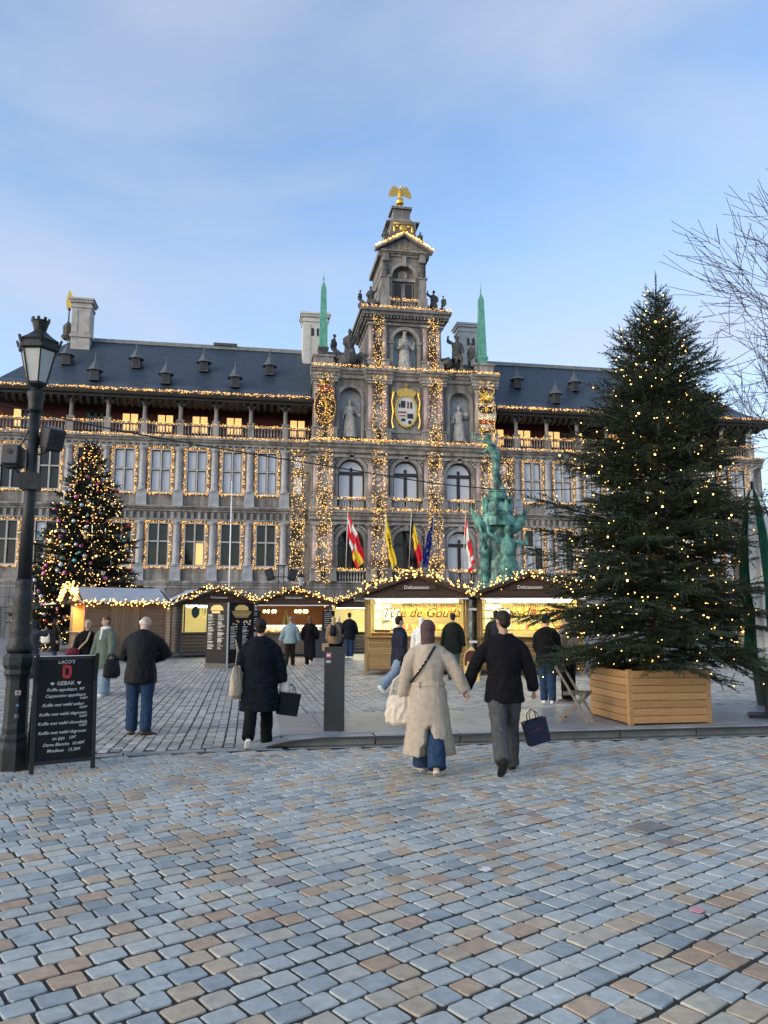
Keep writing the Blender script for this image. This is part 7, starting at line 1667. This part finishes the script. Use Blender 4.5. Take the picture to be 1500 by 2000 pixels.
bb = thing('wheelie_bin', 'blue plastic wheelie bin beside the side door of the brown stall', 'bin', (-5.75, 33.2, 0), R(20)); M_bb = pm('bin_blue', (.06,.16,.32), rough=.5); MB().lathe([(.28,.08),(.36,.92)], 4, a0=math.pi/4).build('tub', M_bb, bb); MB().bev(-.3,.3,-.3,.32,.92,.99,.02).build('lid', M_bb, bb)
for sx in (-1,1): MB().lathe([(.09,-.03),(.09,.03)], 12, M=Matrix.Translation((sx*.2,.22,.09)) @ Matrix.Rotation(R(90),4,'Y')).build('wheel', S_rubber, bb)
# cut-out sign in front of the deli stalls
cs = thing('cutout_sign', 'gold cut-out sign board with dripping chocolate-brown top before the deli stalls', 'sign board', (6.02, 20.8, 0), A_rz)
bell = [(-.21,0),(.21,0),(.21,.62),(.17,.78),(.08,.86),(.03,.93),(-.03,.93),(-.08,.86),(-.17,.78),(-.21,.62)]
MB().prism(bell, -.02, .02).build('board', pm('sign_gold', (.62,.44,.14), (.75,.56,.22), 9, .45), cs); MB().prism([(-.19,.42),(-.13,.42),(-.12,.55),(-.05,.52),(-.03,.36),(.03,.36),(.05,.55),(.12,.5),(.13,.40),(.19,.40),(.19,.62),(.15,.76),(.07,.83),(-.07,.83),(-.15,.76),(-.19,.62)], -.026, -.021).build('chocolate_print', pm('sign_chocolate', (.07,.018,.012), rough=.4), cs); MB().prism([(-.1,.06),(.1,.06),(.12,.28),(-.12,.28)], -.025, -.021).build('brown_print', MATS['sign_chocolate'], cs)
MB().beam((0,.02,.6),(0,.3,.0),.03,.02).build('strut', W_dark, cs)
# fountain with the hero throwing a hand
S_verd = pm('verdigris_bronze', (.012,.045,.04), (.19,.40,.325), 1.5, .55, .35, 9, c3=(.065,.20,.16), contrast=(.36,.64)); S_rock = pm('wet_rock', (.10,.13,.12), (.26,.30,.29), 2.0, .6, .6, 8, c3=(.12,.24,.20))
ft = thing('fountain', 'green bronze fountain of merfolk bearing a castle, topped by a hero throwing a hand', 'fountain', (14.95, 45.4, 0))
Jb = skeleton(1.72, legs=((6,8),(-8,16)), hands=((-.15,.72,1.62),(.05,.50,1.18)), lean=.42, head=(15,-10), poles=((-1,.2,-.4),(1,0,-.5)))
b = MB(); m_body(b, Jb, hands=False, thin=1.2); [m_hand(b, Jb, i) for i in (0,1)]
hnd = Jb['wr0'] + Vector((0,.05,.06)); b.tube([hnd, hnd + Vector((0,.03,.10))], [.03,.035], 8); [b.tube([hnd + Vector((0,.03,.10)), hnd + Vector((o*.03,.05,.20))], [.014,.008], 6) for o in (-1,0,1)]
b.ell(tuple(Jb['pel'] + Vector((0,-.02,-.02))), (.16,.12,.12), 12, 8)
me = remesh(b, .014, 2, 'hero', S_verd); me.transform(Matrix.Scale(2.05, 4)); link('hero', me, ft, (-.05,0,9.55), (0,0,R(82)))
cst = MB().lathe([(1.15,7.3),(1.1,7.8),(.92,8.0),(.74,8.85),(.80,8.9),(.80,9.0),(.56,9.05),(.52,9.4),(.6,9.45),(.55,9.55),(.25,9.62)], 8, a0=math.pi/8).build('castle', S_verd, ft)
for k in range(8):
    a = math.pi/4*k; M_ = Matrix.Rotation(a,4,'Z') @ Matrix.Translation((.76,0,8.45)) @ Matrix.Rotation(R(-12),4,'Y') @ Matrix.Rotation(R(90),4,'Z'); MB().box(-.22,.22,-.05,.02,-.28,.28,M_).build('blind_window', S_verd, cst)
for k in range(8): a = math.pi/4*k + math.pi/8; MB().lathe([(.12,7.9),(.1,8.95),(.14,9.1),(.03,9.35)], 6, (.84*math.cos(a),.84*math.sin(a),-.1)).build('turret', S_verd, cst)
for s, nm in ((-1,0),(1,1)):
    b = MB(); b.tube([(0,0,7.1),(s*.7,-.2,7.05),(s*1.2,-.25,7.35),(s*1.55,-.25,7.85),(s*1.75,-.25,8.15)], [.5,.42,.34,.2,.07], 12); b.ell((s*1.35,-.3,7.75),(.25,.2,.2),8,6); b.prism([(s*1.5,8.0),(s*1.9,8.3),(s*1.6,8.35)][::-s], -.35, -.15)
    link('sea_beast', remesh(b, .05, 1, 'sea_beast', S_verd), ft)
Jn = skeleton(1.72, legs=((2,4),(-2,6)), hands=((-.42,.12,1.85),(.50,.08,1.58)), poles=((-1,0,-.2),(1,0,-.6)), head=(0,-12), shw=.235)
for (x, y, rz_, sc, z_, fl) in ((.15,-1.3,R(6),2.6,2.6,1), (-1.0,-.45,R(75),2.4,2.6,-1), (1.0,.5,R(-100),2.5,2.6,1)):
    b = MB(); m_body(b, Jn, hands=False, female=(fl < 0), thin=1.18); [m_hand(b, Jn, i) for i in (0,1)]
    b.tube([(0,0,.95),(0,0,.5),(.05,-.1,.15),(.2,-.25,-.1),(.45,-.3,-.15)], [(.14,.10),(.15,.12),(.17,.14),(.14,.1),(.05,.04)], 12, up=UPX)
    me = remesh(b, .022, 2, 'merfolk', S_verd); me.transform(Matrix.Scale(sc, 4) @ Matrix.Scale(fl, 4, (1,0,0)) if False else Matrix.Scale(sc, 4)); link('merfolk', me, ft, (x,y,z_), (0,0,rz_))
b = MB(); qf = random.Random(2)
for k in range(60):
    z = qf.uniform(0,5.0); r = 3.0*(1-z/7.5); a = qf.uniform(0,6.283); b.ell((r*.62*math.cos(a), r*.62*math.sin(a), z), (qf.uniform(.35,.75),qf.uniform(.35,.75),qf.uniform(.3,.6)), 8, 6)
b.lathe([(2.1,0),(1.3,2.5),(.7,4.6),(.6,7.2)], 12); me = remesh(b, .09, 1, 'rocks', S_rock); wrinkle(me, .16, (2.2,2.2,2.2), 3); link('rocks', me, ft)
# small litter on the street: pale scraps and a pink flyer, an iron cover
for (x, y, c, s, nm) in ((1.62, 5.35, (.62,.63,.63), .05, 'white heart-shaped scrap of paper lying on the cobbles'), (2.62, 4.42, (.55,.25,.28), .05, 'crumpled pink and white leaflet lying on the cobbles'), (1.02, 4.62, (.6,.6,.6), .02, 'small round white sticker trodden onto a cobble')):
    o = MB().prism([(-s,-s*.5),(s*.2,-s),(s,-.3*s),(s*.7,s*.6),(0,.35*s),(-.5*s,.8*s)], 0, .003, Matrix.Rotation(R(-90),4,'X')).build('paper_scrap', pm('paper_' + nm[:5] + str(s), c, rough=.8), None, loc=(x, y, .012), rot=(0,0,1.0)); tag(o, nm, 'litter')
o = MB().bev(-.17,.17,-.11,.11,0,.012,.006).build('drain_cover', M_iron, None, loc=(3.25,6.15,.004), rot=(0,0,R(28))); tag(o, 'worn rectangular iron cover set among the cobbles', 'drain cover')
